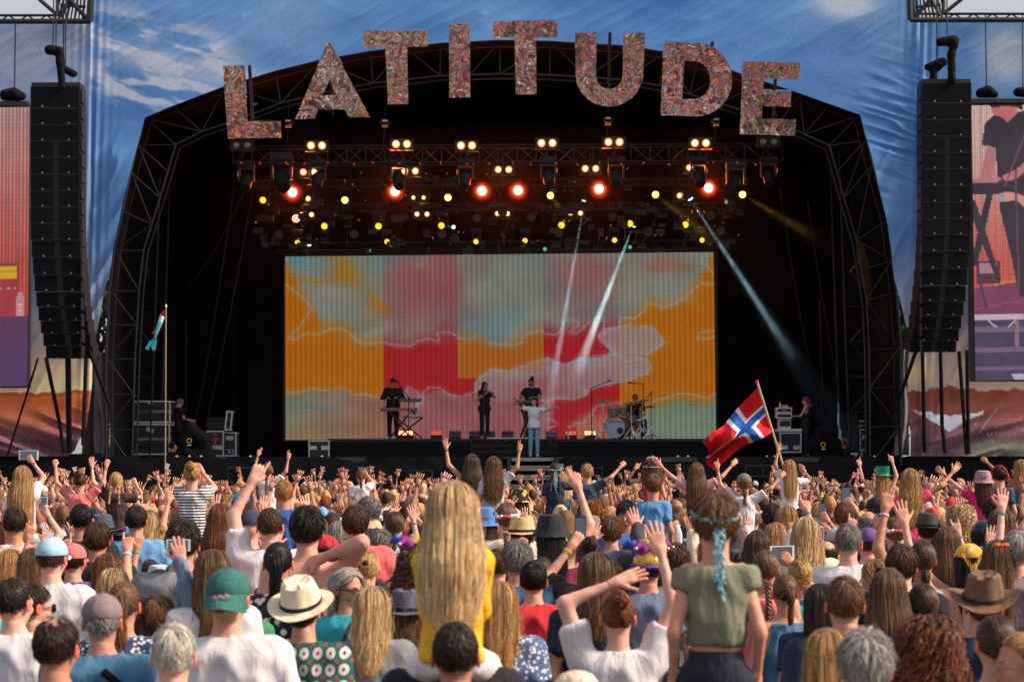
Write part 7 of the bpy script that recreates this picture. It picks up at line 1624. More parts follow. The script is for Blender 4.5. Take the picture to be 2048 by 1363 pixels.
e = ax0 + q @ Vector((.012, 0, .26 * L)) + Vector((.0, -.036, 0)); b = MB(); b.ball(e, (.028, .008, .030), 12, 6); rparent(b.build('eye', M['white_paint'], smooth=True), t); b = MB(); b.ball(e + Vector((.004, -.006, -.006)), (.016, .006, .015), 10, 6); rparent(b.build('pupil', M['black_metal'], smooth=True), t)
blue = mat('windsock_blue', (.04, .40, .58), .7)
for poly in ([(309, 676), (314, 676), (311, 700), (305, 701), (302, 692)], [(307, 676), (311, 678), (300, 692), (297, 700), (290, 697), (298, 683)]):
    b = MB(); b.prism([P(x, y, FYw) for x, y in poly], (0, .012, 0)); rparent(b.build('tail_fin', blue), t)
b = MB(); b.prism([P(x, y, FYw - .03) for x, y in ((312, 656), (303, 668), (309, 667), (311, 666))], (0, .012, 0)); rparent(b.build('side_fin', M['red']), t)
for x, y in ((318, 630), (322, 635), (330, 634)): b = MB(); b.prism([P(331, 617, FYw), P(333, 619, FYw), P(x + 3, y, FYw), P(x, y, FYw)], (0, .008, 0)); rparent(b.build('ribbon', M['red']), t)
b = MB(); b.ball(P(332, 612, FYw), (.015, .015, .03), 8, 6); rparent(b.build('pole_tip', M['white_paint'], smooth=True), t)
A = P(334, 932, FYw - .02); tag(MB().box(A, (.06, .01, .085), Matrix.Rotation(.3, 3, 'Y')).build('paper_tag', M['white_paint']), 'small white paper tag tied to the yellow windsock pole', 'tag')
# ================================================================== trees seen in the gaps behind
leafm = mat('tree_leaves', (.045, .09, .02), .8, noise=.5, nscale=3); barkm = mat('tree_bark', (.06, .045, .03), .9)
def tree(loc, h_, rad, seed, lb):
    t = empty('broadleaf_tree', loc, label=lb, cat='tree'); r_ = np.random.RandomState(seed)
    b = MB(); b.cone((0, 0, 0), (.2, 0, h_ * .55), .35, .18, 10)
    for i in range(9): a = i * 2.4; b.cone((.15, 0, h_ * (.28 + .03 * i)), (rad * .6 * math.cos(a), rad * .6 * math.sin(a), h_ * (.5 + .05 * i)), .11, .03, 6)
    b.build('trunk', barkm, t, True); n = 9000
    c = r_.normal(size=(60, 3)); c /= np.linalg.norm(c, axis=1, keepdims=True); c = c * r_.uniform(.4, .95, (60, 1)) * (rad, rad, h_ * .38) + (0, 0, h_ * .62)
    P_ = c[r_.randint(0, 60, n)] + r_.normal(size=(n, 3)) * rad * .16; a = r_.normal(size=(n, 3)); a /= np.linalg.norm(a, axis=1, keepdims=True); bb = np.cross(a, r_.normal(size=(n, 3))); bb /= np.linalg.norm(bb, axis=1, keepdims=True); s = r_.uniform(.09, .2, (n, 1))
    V = np.stack([P_ - a * s, P_ + bb * s * .5, P_ + a * s, P_ - bb * s * .5], 1).reshape(-1, 3); link('crown', mesh_np('crown', V, np.arange(n * 4).reshape(-1, 4), [leafm], smooth=False), t)
tree((at(200, 0, 66).x - .6, 67, 0), 12, 3.6, 1, 'dark green tree showing in the gap left of the stage mouth'); tree((at(1815, 0, 66).x + .8, 67, 0), 12, 3.6, 2, 'dark green tree showing in the gap right of the stage mouth')
tree((-17, 72, 0), 13, 4, 3, 'tall green tree behind the left speaker tower') if False else None
# ================================================================== people on stage
def on(px, Y, z): v = at(px, 0, Y); return (v.x, Y, z)
face = R(180)
BLK = ('long', 'black')
person(on(786, 58.95, ZR), 1.02, stand_key('m', 'play', 'play', 'relax', 'relax', 0, .45), 'short', 'black', ('long', 'black'), 'person in black standing behind the red keyboard, head bowed', rz=face + .0, bottom=('trousers', 'black'), skin=SK[2], shoes='white')
rt, J = person(on(969, 59.0, ZR), .97, stand_key('f', 'hold', 'hold', 'grip', 'grip', 0, 0), 'long', 'brown', ('tee', 'black'), 'person with long hair in black singing and playing a tambourine', rz=face + .5, bottom=('trousers', 'black'), skin=SK[1], shoes='white')
A = at(952, 794, 58.6); t = empty('tambourine', A, label='black tambourine with silver jingles held by the singer in black', cat='tambourine'); MB().lathe([(.10, -.02), (.115, -.02), (.115, .02), (.10, .02), (.10, -.02)], (0, 0, 0), 24, Matrix.Rotation(R(80), 3, 'X')).build('frame', M['black_metal'], t, True)
for i in range(6): a = i * 1.047; MB().ball((.108 * math.cos(a), -.01, .108 * math.sin(a)), (.022, .022, .010), 8, 5).build('jingle', M['chrome'], t, True)
rt, J = person(on(1063, 59.0, ZR), 1.02, stand_key('m', 'play', 'play', 'relax', 'relax', -.3, .5), 'bun', 'dark brown', ('tee', 'black'), 'person with hair bun and glasses in black, looking down at a slim keyboard', rz=face - .3, bottom=('trousers', 'black'), acc=[('glasses', 'black')], shoes='black')
rt, J = person(on(1068, 56.2, ZS), .955, ('f', 'side', 'curl', 'fist', 'relax', 'stand', -.5, .1), 'lowpony', 'dark brown', ('tee', (.88, .88, .90)), 'lead singer in white t-shirt and blue jeans with both arms stretched out', rz=face, bottom=('trousers', (.22, .42, .60)), skin=SK[3], shoes='white')
rt, J = person((at(1270, 0, 59.2).x, 59.15, ZR - .42), 1.0, ('m', 'low', 'low', 'grip', 'grip', 'chair', .1, 0), 'short', 'brown', ('tee', 'black'), 'smiling drummer in black t-shirt and glasses seated behind the drum kit', rz=face, bottom=('trousers', 'charcoal'), skin=SK[0], acc=[('glasses', 'black')])
rod('drumstick', at(1257, 836, 58.8), at(1273, 812, 58.8), .012, MB().cone((0, 0, 0), (0, 0, 1), 1, .6, 8).mesh('stick', M['wood'], True)); tag(COL.objects[-1], 'pale wooden drumstick held by the drummer', 'drumstick')
rt, J = person(on(1612, 57.0, ZS), .98, ('f', 'play', 'play', 'relax', 'relax', 'stand', 0, .2), 'bob', 'bright pink', ('tank', 'black'), 'person with bright pink bob in black vest working at the amplifier rack', rz=R(78), bottom=('trousers', 'navy'), skin=SK[3])
rt, J = person(on(358, 56.8, ZS - .05), .98, ('m', 'low', 'low', 'relax', 'relax', 'stand', 0, .5), 'short', 'silver', ('tee', 'black'), 'grey haired person in black t-shirt leaning over gear beside the big flight cases', rz=R(-70), bottom=('trousers', 'black'), acc=[('glasses', 'black')])
def operator(px, Y, z, lb, hair, hc, rz, sc):
    person(on(px, Y, z), sc, ('m', 'play', 'play', 'relax', 'relax', 'stand', 0, .1), hair, hc, ('long', 'black'), lb, rz=rz, bottom=('trousers', 'black'), acc=[('muffs', 'black')])
operator(345, 54.0, .92, 'camera operator in black with headphones crouching by the left tripod camera', 'short', 'dark brown', R(-85), 1.03)
operator(1688, 54.0, .98, 'blonde camera operator in black with headphones by the right tripod camera', 'short', 'blonde', R(100), 1.06)
MB_pl = MB(); MB_pl.box((at(345, 0, 54).x, 54, .46), (1.2, 1.2, .92)); tag(MB_pl.build('camera_platform', M['black_cloth']), 'black platform under the left camera operator', 'platform')
MB_pl = MB(); MB_pl.box((at(1688, 0, 54).x, 54, .49), (1.2, 1.2, .98)); tag(MB_pl.build('camera_platform', M['black_cloth']), 'black platform under the right camera operator', 'platform')
# ================================================================== the crowd: people that can be told apart
def parse_pose(p):
    q = p.split('/'); return q if len(q) == 4 else [q[0], q[1], 'relax', 'relax']
PEOPLE = []      # (px, ytop, s, height) for keeping others out of the way
POS = []
def phone(root, J, side, lb, white=False, tall=True, rz=0.0, big=1.0, off=(0, .02, .13)):
    arm = J['arms'][side]; W = arm[3]; sc = abs(root.scale.y); a = root.rotation_euler.z; sx = root.scale.x
    dr = W - arm[2]; dr = dr / np.linalg.norm(dr) * .085; off = (dr[0], dr[1] + .022, dr[2] + (.045 if tall else .012)); p = Vector(((W[0] + off[0]) * sx, (W[1] + off[1]) * sc, (W[2] + off[2]) * sc)); p = Matrix.Rotation(a, 3, 'Z') @ p + root.location
    if 'ph' not in _L:
        _L['ph'] = [MB().box((0, 0, 0), (.075, .009, .150)).mesh('phone_body', M[k_]) for k_ in ('glass', 'phone_white')]; _L['phs'] = MB().box((0, -.006, 0), (.066, .003, .125)).mesh('phone_screen', emit('phone_display', (.20, .26, .34), .35)); _L['phb'] = MB().ball((.018, .006, .05), (.012, .004, .012), 8, 4).mesh('phone_camera', M['black_metal'])
    t = empty('phone', p, a, label=lb, cat='phone'); t.rotation_euler = (R(-8), 0 if tall else R(90), a); t.scale = (big,) * 3
    link('phone_body', _L['ph'][1 if white else 0], t); link('screen', _L['phs'], t); link('camera_lens', _L['phb'], t); return t
def KP(px, yt, s, build, hair, hc, top, pose, label, hat=None, acc=(), rz=0.0, yaw=0.0, pitch=0.0, bottom=('trousers', 'navy'), skin=None, hmax=1.96, hmin=1.15, show=.26, name='person', group=None, ph=None, hscale=1.0):
    la, ra, lh, rh = parse_pose(pose)
    hz = HC - (yt - YH) / s
    if hz > hmax: hz = hmax; s = (yt - YH) / (HC - hz)
    if hz < hmin: hz = hmin; s = (yt - YH) / (HC - hz)
    Y = FPX / s; x = (px - 1024) / s; extra = .02 + (.075 if hat and hat[0] in ('straw', 'fedora', 'cowboy', 'wide', 'sunhat', 'tophat', 'jester') else .03 if hat and hat[0] in ('bucket', 'cap', 'capback') else 0)
    sc = hz / (1.745 + extra)
    POS.append((x, Y)); PEOPLE.append((px, yt, s, max(show, .46 if s > 300 else .30)))
    r_, J = person((x, Y, 0), sc, (build, la, ra, lh, rh, 'stand', yaw, pitch), hair, hc, top, label, rz=rz, hat=hat, acc=acc, bottom=bottom, skin=skin, group=group, hscale=hscale)
    if ph: phone(r_, J, *ph)
    return r_, J
def SH(px, yt, s, hair, hc, top, pose, label, clabel, hscale=1.0, hat=None, acc=(), rz=0.0, yaw=0.0, pitch=0.0, bottom=('shorts', 'denim blue'), skin=None, sk=.70, ctop=('tee', 'charcoal'), chair_=('short', 'brown'), show=.75, build='k', ph=None, carrier=True):
    la, ra, lh, rh = parse_pose(pose)
    Y = FPX / s; x = (px - 1024) / s; zt = HC - (yt - YH) / s; top_l = 1.79 + (.03 if hat else 0)
    if zt > 2.18: sk = max(sk, .75)
    zb = zt - (top_l - .85) * sk
    cs = zb / 1.475
    if cs > 1.10: sk = min(.86, (zt - 1.10 * 1.475) / (top_l - .85)); zb = zt - (top_l - .85) * sk; cs = zb / 1.475
    cs = min(1.14, max(.85, cs))
    POS.append((x, Y)); POS.append((x, Y + .16)); PEOPLE.append((px, yt, s, show))
    r_, J = person((x, Y, zb - .85 * sk), sk, (build, la, ra, lh, rh, 'sit', yaw, pitch), hair, hc, top, label, rz=rz, hat=hat, acc=acc, bottom=bottom, skin=skin, hscale=hscale)
    if carrier: person((x, Y + .15, 0), cs, stand_key('m', 'grab', 'grab', 'grip', 'grip'), chair_[0], chair_[1], ctop, clabel)
    if ph: phone(r_, J, *ph)
    return r_, J
D = 'dn/dn'
# --- front rows, left to right
KP(28, 1150, 430, 'm', 'crop', 'dark brown', ('tee', 'white'), D, 'person with faded dark brown crop in white shirt at the far left edge', rz=-.1, yaw=-.25)
KP(66, 1163, 400, 'm', 'short', 'dark brown', ('tee', 'grey'), D, 'dark haired person in sunglasses turned right, behind the white shirted person at far left', yaw=-.9, acc=[('glasses', 'black')])
KP(111, 1228, 540, 'm', 'thin', 'dark brown', ('tee', 'pale grey'), D, 'person with thinning dark crown in pale grey top, bottom left', rz=-.15)
r1, J1 = KP(204, 1170, 470, 'm', 'crop', 'silver', ('long', 'denim blue'), D, 'person in faded mauve grey cap and blue denim shirt with a rucksack strap', hat=('cap', 'mauve'), rz=.1)
KP(347, 1243, 545, 'm', 'short', 'white', ('tee', 'cream'), D, 'person with fluffy white hair and pink scalp, bottom left', rz=.05, skin=SK[3])
rc_, Jc = KP(455, 1118, 480, 'm', 'crop', 'light brown', ('tee', 'white'), D, 'broad shouldered person in backwards teal green cap and plain white t-shirt', hat=('capback', 'teal'), skin=SK[0], rz=-.05)
text_obj('cap_script', 'Stissy', .040, M['pink_tape'], rc_, loc=(.015, -.136, 1.665), rot=(R(78), 0, R(0))) if False else None
b = MB(); b.tube([Vector((-.035 + i * .009, -.1345 - .002 * (i % 2), 1.650 + .010 * math.sin(i * 2.3) + i * .0012)) for i in range(9)], .0035, 5); b.build('cap_script', mat('pink_thread', (.7, .25, .32), .6), rc_)
KP(606, 1130, 440, 'f', 'short', 'dark brown', ('tee', (.012, .10, .09), 'medallion'), D, 'person in cream panama hat with black band and green medallion shirt', hat=('fedora', (.78, .68, .50), 'plain'), rz=-.12, show=.9, yaw=-.1, pitch=-.38, hmax=1.85)
KP(694, 1130, 365, 'f', 'bob', 'white', ('tee', 'turquoise'), 'dn/chin/relax/relax', 'white haired person in dark sunglasses and turquoise top looking right, hand at chin', yaw=-2.0, rz=-.3, show=.6, acc=[('glasses', 'black')], skin=SK[2])
KP(742, 1165, 420, 'f', 'mid', 'pale blonde', ('tee', 'grey'), D, 'person with long wavy pale blonde hair and grey t-shirt beside the sunglasses wearer')
KP(812, 1160, 400, 'f', 'bob', 'light brown', ('long', 'dark navy'), D, 'person in dark grey sun hat and navy hooded top left of the yellow jumper child', hat=('fedora', (.09, .10, .13)))
SH(905, 968, 545, 'sheet', 'pale blonde', ('long', 'yellow'), 'grab/grab', 'child with very long straight blonde hair and yellow jumper riding on shoulders', 'person in dark top carrying the long haired yellow jumper child', bottom=('shorts', (.72, .72, .74)), sk=.70, skin=SK[3], ctop=('tee', 'black'), hscale=1.12)
r9, J9 = KP(911, 1238, 580, 'm', 'crop', 'dark brown', ('tee', 'black'), D, 'person with short dark crop and black t-shirt directly below the yellow jumper child')
KP(1153, 1300, 620, 'f', 'mid', 'light brown', ('tee', 'cream'), D, 'person in cream woven sun hat at the bottom edge right of centre', hat=('sunhat', (.74, .66, .48), 'straw'), hmax=1.9)
KP(1236, 1178, 450, 'f', 'bun', 'auburn', ('tee', 'white'), 'head/up/open/open', 'person with messy red bun in white t-shirt, right arm straight up', rz=.0)
SH(1431, 985, 520, 'messy', 'light brown', ('crop', (.19, .20, .14)), D, 'child with turquoise beaded garland and olive green blouse riding on shoulders', 'person carrying the olive bloused child, mostly hidden behind it', acc=[('garland', 'turquoise')], bottom=('shorts', 'dark navy'), sk=.83, skin=SK[0], ctop=('tee', 'pale grey'), hscale=1.05)
KP(1655, 1248, 560, 'f', 'long', 'blonde', ('tee', 'cream'), D, 'person with straight blonde hair and a thin garland of green leaves, bottom right', acc=[('leaves', 'green')], hmax=1.8)
KP(1690, 1148, 455, 'm', 'short', 'light brown', ('tee', 'navy'), D, 'brown haired person with reddened ears in faded navy t-shirt, right of centre', skin=SK[0])
KP(1731, 1255, 620, 'm', 'messy', 'silver', ('tee', 'pale grey'), D, 'person with big grey white hair and pink bald spot, bottom right', skin=SK[3], hmax=1.8)
KP(1856, 1232, 560, 'f', 'curly', 'auburn', ('tee', 'white'), D, 'person with thick curly red hair and black headband, bottom right', acc=[('headband', 'black'), ('upglasses', 'brown')], hscale=1.1)
KP(1968, 1125, 430, 'm', 'crop', 'light brown', ('tee', (.01, .03, .055)), D, 'person in brown leather wide brimmed hat and dark blue shirt', hat=('cowboy', (.17, .095, .06)), skin=SK[0], rz=-.2, show=.45, pitch=-.22)
KP(1990, 1222, 520, 'f', 'lowpony', 'brown', ('tank', 'black'), D, 'person with brown plait and black tank top near the right edge', rz=-.3, yaw=.4)
KP(2043, 1258, 560, 'f', 'bun', 'blonde', ('tank', 'turquoise'), D, 'blonde person with glitter on the cheek cut by the right edge', yaw=1.3, rz=.3)
KP(1846, 1160, 400, 'f', 'lowpony', 'brown', ('tank', 'turquoise'), D, 'person with low brown ponytail and bare shoulders, left of the brown leather hat', rz=.2)
KP(1777, 1130, 400, 'f', 'xlong', 'light brown', ('tank', 'navy'), D, 'person with very long light brown hair and sunglasses pushed up', acc=[('upglasses', 'black')])
KP(1803, 1085, 350, 'm', 'swirl', 'brown', ('tee', 'black'), D, 'person with wavy brown collar length hair above the pushed up sunglasses', rz=-.2)
KP(1751, 1112, 330, 'f', 'mid', 'blonde', ('tee', 'white'), D, 'ash blonde person turned left, behind the long light brown hair', yaw=.9)
KP(1640, 1160, 380, 'f', 'long', 'dark brown', ('tee', 'navy'), D, 'person with dark hair streaked blonde behind the faded navy t-shirt')
KP(1570, 1143, 350, 'f', 'pony', 'light brown', ('tank', 'denim blue'), D, 'person with high ponytail and blue sleeveless dress right of the olive blouse', rz=.15)
KP(1532, 1094, 330, 'f', 'plait', 'light brown', ('tank', 'coral'), D, 'person with side plait and bare shoulders right of the olive blouse')
KP(1653, 1077, 280, 'm', 'fringe', 'dark brown', ('tee', 'slate blue'), D, 'balding person in blue grey t-shirt, right of centre', skin=SK[0])
KP(1697, 1044, 300, 'm', 'short', 'grey', ('tee', 'white'), D, 'person with salt and pepper hair and white t-shirt', rz=-.2)
KP(1736, 1044, 270, 'm', 'crop', 'brown', ('tee', (.7, .04, .2)), D, 'person in purple grey cap and bright pink polo shirt', hat=('cap', 'purple'))
KP(1675, 1045, 260, 'm', 'crop', 'grey', ('tee', 'navy'), D, 'person in light grey cap between bald head and white t-shirt', hat=('cap', 'pale grey'))
KP(1790, 1028, 265, 'f', 'lowpony', 'light brown', ('tank', 'black'), D, 'person with glittered braided hair and black tank top', acc=[('flowers', 'white')])
KP(1883, 1066, 265, 'm', 'short', 'dark brown', ('tee', 'black'), D, 'dark haired person in black t-shirt beside a tall raised arm')
KP(1856, 1014, 235, 'm', 'short', 'brown', ('tee', 'grey'), D, 'person in dark green wide brimmed hat with grey band', hat=('wide', (.06, .06, .05)))
KP(1938, 1082, 320, 'f', 'long', 'black', ('tank', 'black'), 'upo/dn/open/relax', 'person with yellow floral headscarf, black hair and left arm raised', hat=('scarf', (.75, .42, .04), 'scarf'))
KP(1996, 1075, 330, 'f', 'long', 'light brown', ('tank', 'black'), D, 'person with long streaked brown hair and orange bow', acc=[('bow', 'orange')], hscale=1.05)
KP(2034, 1058, 330, 'm', 'short', 'silver', ('tee', 'mauve'), D, 'silver haired person in mauve shirt at the right edge')
KP(1893, 1162, 330, 'm', 'short', 'light brown', ('tee', 'slate blue'), D, 'person in slate blue t-shirt left of the brown leather hat') if False else None
# --- middle rows, left part
KP(20, 1093, 300, 'f', 'mid', 'blonde', ('tee', 'grey'), D, 'person with layered short blonde hair at the far left edge')
KP(64, 1090, 320, 'f', 'long', 'light brown', ('tee', 'olive'), D, 'person with long straight light brown hair left of the pale blue cap')
KP(30, 1012, 255, 'm', 'short', 'dark brown', ('tee', (.72, .30, .28), 'print'), D, 'person in salmon patterned shirt near the left edge')
rp, Jp = KP(103, 1061, 340, 'm', 'crop', 'brown', ('tee', 'white'), D, 'person in pale blue cap and white t-shirt with a bird print', hat=('cap', (.36, .58, .74)), rz=-.15)
pu, pv = np.meshgrid(np.linspace(-1, 1, 30), np.linspace(0, 1, 30), indexing='ij'); pc = np.ones(pu.shape + (3,)) * (.52, .60, .58) + .10 * (fbm(pu * 4, pv * 5, 3) - .5)[..., None]
pc[(pv < .2)] = (.12, .20, .38); pc[(np.hypot(pu + .0, (pv - .86) * 1.2) < .5) & (np.mod(np.arctan2(pu, pv - .6) * 9, 2) < 1)] = (.60, .62, .34); pc[(np.hypot(pu * 1.0, (pv - .45) * 2.2) < .13) | ((np.abs(pv - .48 - .10 * np.abs(pu) + .16 * pu ** 2) < .028) & (np.abs(pu) < .34))] = (.03, .03, .05)
pP = np.stack([pu * .115, -.176 + .020 * pu ** 2 + .02 * np.abs(pv - .6), 1.10 + .26 * pv], -1); pi_ = (np.arange(29)[:, None] * 30 + np.arange(29)[None, :]).reshape(-1)
link('shirt_print', mesh_np('shirt_print', pP.reshape(-1, 3), np.stack([pi_, pi_ + 30, pi_ + 31, pi_ + 1], 1), [vcol_mat('shirt_print', .85)], col=pc.reshape(-1, 3)), rp)
KP(146, 1075, 300, 'm', 'crop', 'dark brown', ('tee', 'purple'), 'dn/fwd/relax/point', 'person in salmon red cap and purple shirt pointing up', hat=('cap', (.62, .16, .17)), rz=-.1)
KP(194, 1040, 285, 'm', 'swirl', 'brown', ('tee', 'black'), D, 'brown haired person in black top, blue white flag behind')
KP(215, 1100, 330, 'f', 'long', 'auburn', ('tee', 'charcoal'), D, 'person with long auburn hair right of the salmon cap')
KP(228, 1131, 350, 'f', 'bob', 'pale blonde', ('tee', 'white'), D, 'person with white blonde bob below the auburn hair')
KP(247, 1158, 420, 'f', 'claw', 'light brown', ('tee', (.03, .06, .16), 'dense'), D, 'person with hair clip, streaked ponytail and blue white floral dress', hscale=1.02)
KP(286, 1188, 400, 'f', 'long', 'dark brown', ('long', (.16, .21, .31)), 'dn/up/relax/open', 'person in blue grey long sleeve raising a white phone', rz=.1, ph=(1, 'large white phone held high by a blue grey sleeved arm', True, False, 0, .8, (-.03, .03, .15)))
KP(315, 1198, 400, 'k', 'short', 'light brown', ('tee', 'black'), D, 'child with light brown hair beside the floral dress, lower left', hmin=.9)
KP(366, 1037, 350, 'm', 'messy', 'dark brown', ('tee', 'grey'), D, 'dark curly haired person in plain grey t-shirt, left of centre')
KP(378, 1140, 330, 'k', 'crop', 'dark brown', ('tee', 'teal'), D, 'child in pale blue cap behind the white t-shirt and teal cap', hat=('cap', (.42, .62, .74)), hmin=.9)
KP(425, 1092, 400, 'f', 'long', 'light brown', ('tee', 'white'), D, 'person with long chestnut hair just behind the teal cap', rz=.2)
KP(441, 1002, 300, 'f', 'xlong', 'auburn', ('tee', 'maroon'), D, 'person with very long ginger brown hair and maroon top')
KP(500, 1008, 290, 'm', None, 'brown', ('tee', (.70, .03, .13)), D, 'bald person in dark blue cap and bright pink t-shirt', hat=('cap', (.03, .04, .08)))
KP(540, 1012, 300, 'm', 'crop', 'brown', ('tee', 'white'), 'upi/dn/point/relax', 'person in white t-shirt pointing straight up with left hand', rz=.05)
KP(556, 1078, 360, 'f', 'claw', 'black', ('dress', (.02, .02, .025), 'floral'), D, 'person with messy black hair and black white floral dress')
KP(614, 1010, 340, 'm', 'messy', 'black', None, 'dn/neck/relax/open', 'shirtless person with black hair, hand on the back of the neck', skin=(.62, .31, .23), show=.75, hmax=2.08)
KP(711, 1008, 300, 'm', 'swirl', 'brown', ('tee', (.72, .13, .15)), D, 'brown haired person in coral pink t-shirt, centre left', show=.4)
KP(733, 1093, 340, 'f', 'lowpony', 'blonde', ('tank', 'pink'), D, 'blonde person with black hair tie and low bunch', acc=[('tie', 'black')])
KP(762, 1058, 250, 'm', 'messy', 'grey', ('tee', 'white'), D, 'grey haired person right of the coral pink t-shirt')
KP(790, 1018, 240, 'f', 'lowpony', 'brown', ('tee', (.6, .66, .72), 'dense'), D, 'person in white blue printed shirt with red collar')
KP(830, 1062, 330, 'f', 'curly', 'brown', ('tank', 'yellow'), D, 'curly haired person with rainbow striped hat behind the blonde child', hat=('jester', 'red'))
KP(735, 990, 235, 'm', 'short', 'grey', ('tee', 'navy'), D, 'grey haired person with glasses looking left', yaw=1.2, acc=[('glasses', 'black')])
KP(297, 1016, 235, 'f', 'bob', 'pale blonde', ('tee', (.02, .35, .16)), D, 'person with white blonde bob and green top')
KP(272, 1008, 240, 'm', 'short', 'dark brown', ('tee', 'sky blue'), D, 'dark haired person beside the white blonde bob')
KP(163, 1004, 255, 'm', 'crop', 'black', ('tee', 'black'), D, 'person with shaved black hair and dark clothes, left')
KP(203, 1018, 250, 'm', 'short', 'dark brown', ('tee', 'charcoal'), D, 'person in dark blue fedora with white band', hat=('fedora', (.06, .08, .12)))
KP(483, 983, 195, 'f', 'mid', 'brown', ('tee', 'black'), D, 'person in blue green sequined cap', hat=('beanie', (.02, .25, .42), 'sequin'))
# --- middle rows, centre and right
KP(1000, 1155, 420, 'f', 'long', 'blonde', ('tee', (.08, .14, .30), 'dense'), D, 'person with long dark blonde hair and blue floral dress right of the yellow jumper')
KP(1035, 1078, 330, 'm', 'messy', 'grey', ('tee', (.03, .10, .22)), D, 'sandy grey haired person in blue polo shirt', rz=.1)
KP(1067, 1119, 340, 'm', 'short', 'black', ('tee', 'red'), D, 'black haired person in bright red t-shirt, centre', skin=SK[0], show=.5)
KP(995, 1095, 300, 'm', 'short', 'brown', ('tee', 'white'), D, 'brown haired person in white t-shirt between yellow jumper and red t-shirt')
KP(1192, 1098, 390, 'f', 'mid', 'light brown', ('tee', 'dark navy'), D, 'person with chin length brown hair and dark navy t-shirt, centre right')
KP(1102, 1018, 290, 'f', 'long', 'black', ('off', 'maroon'), 'dn/up/relax/point', 'person with black bucket hat, black hair and bare right arm raised', hat=('bucket', (.02, .025, .035)), rz=.2)
KP(1178, 1072, 330, 'f', 'bun', 'dark brown', ('tee', 'black'), 'ph/dn/grip/relax', 'person holding up a black phone, dark hair tied up, centre', ph=(0, 'black phone with lit screen held up right of the braided hair', False, True, 0, .95, (.0, .03, .14)))
KP(971, 1005, 245, 'f', 'mid', 'brown', ('tee', 'pale pink'), D, 'person in bright blue bucket hat', hat=('bucket', (.07, .22, .55)))
KP(1040, 972, 225, 'f', 'mid', 'brown', ('tee', 'navy'), D, 'person in black bucket hat printed with pineapples', hat=('bucket', (.02, .02, .02), 'pineapple'))
KP(1044, 1020, 260, 'm', 'short', 'light brown', ('tee', (.05, .05, .07), 'floral'), D, 'person in straw trilby hat', hat=('straw', (.66, .47, .24), 'straw'))
KP(1013, 1000, 250, 'f', 'plait', 'light brown', ('tee', 'cream'), D, 'person with thick fishtail plait and flower crown', acc=[('flowers', 'pink')])
KP(1178, 1024, 250, 'm', 'short', 'brown', ('tee', 'grey'), D, 'person in grey green bucket hat', hat=('bucket', (.20, .20, .17)))
KP(1222, 1030, 250, 'm', 'messy', 'light brown', ('tee', 'slate blue'), D, 'tousled brown haired person right of the grey green bucket hat')
KP(1188, 1000, 220, 'f', 'afro', 'ginger', ('tee', 'green'), D, 'person with short curly ginger hair')
KP(1254, 1000, 225, 'm', 'messy', 'black', ('tee', 'blue'), D, 'dark haired person looking back towards the camera', yaw=2.9, rz=0)
KP(1297, 1072, 330, 'm', 'crop', 'brown', ('tee', 'slate blue'), D, 'person in gold, purple and blue jester hat', hat=('jester', 'red'))
KP(1352, 1085, 310, 'm', 'messy', 'brown', ('tee', 'grey'), D, 'person with wavy thinning brown hair beside the jester hat')
KP(1515, 1055, 290, 'f', 'xlong', 'brown', ('tee', 'black'), D, 'person with long smooth dark brown hair right of the olive blouse')
KP(1552, 1040, 270, 'f', 'long', 'blonde', ('tee', 'olive'), D, 'blonde person with thin leafy hairband', acc=[('leaves', 'green')])
KP(1612, 1028, 290, 'f', 'wavy', 'pale blonde', ('tee', 'cream'), D, 'person with very pale long wavy hair, right of centre')
KP(1505, 1012, 200, 'm', 'fringe', 'grey', ('tee', 'white'), D, 'small balding grey head in the middle of the crowd')
KP(1546, 1006, 220, 'm', 'messy', 'dark brown', ('tee', 'navy'), D, 'person with curly dark hair right of the bald grey head')
KP(1573, 1005, 225, 'f', 'wavy', 'blonde', ('tee', 'cream'), 'dn/fwd/relax/point', 'wavy blonde person pointing up, right of the curly dark hair')
KP(1600, 1112, 320, 'f', 'lowpony', 'blonde', ('tee', (.05, .38, .55)), 'dn/ph/relax/grip', 'blonde person in bright blue top holding a white phone sideways', ph=(1, 'white phone held sideways with dark screen, right of the olive blouse', True, False, 0, 1.2, (-.02, .03, .13)), rz=.3)
KP(1990, 994, 280, 'm', 'messy', 'dark brown', ('vest', 'brown'), D, 'dark haired person in brown vest, right', rz=.1)
KP(2003, 1010, 260, 'f', 'wavy', 'light brown', ('tee', 'white'), D, 'person with long wavy light brown hair near the right edge')
KP(1922, 1008, 235, 'f', 'afro', 'pale blonde', ('tee', 'orange'), D, 'person with short curly pale hair and orange top')
KP(1966, 1040, 250, 'f', 'mid', 'black', ('tee', 'black'), D, 'person in dark glittering sequined cap', hat=('beanie', (.01, .04, .07), 'sequin'))
KP(1772, 1002, 250, 'm', 'short', 'dark brown', ('tee', 'navy'), D, 'dark haired person in profile facing left, right part of the crowd', yaw=1.45)
KP(1690, 1002, 230, 'm', 'swirl', 'light brown', ('tee', 'navy'), 'dn/ph/relax/grip', 'sandy haired person filming with a black phone', ph=(1, 'black phone filming the stage in the right part of the crowd', False, True, 0, 1.1, (0, .03, .14)))
KP(1737, 1018, 240, 'm', 'fringe', 'grey', ('tee', 'grey'), D, 'bald person with grey sides right of the sandy haired filmer')
KP(1752, 985, 205, 'm', 'crop', 'black', ('tee', 'black'), D, 'person in black baseball cap with pale badge, worn backwards', hat=('capback', (.015, .016, .02)))
KP(1895, 1048, 280, 'f', 'xlong', 'light brown', ('tank', 'olive'), 'dn/upo/relax/open', 'person with long hair and wristwatch arm raised, right')
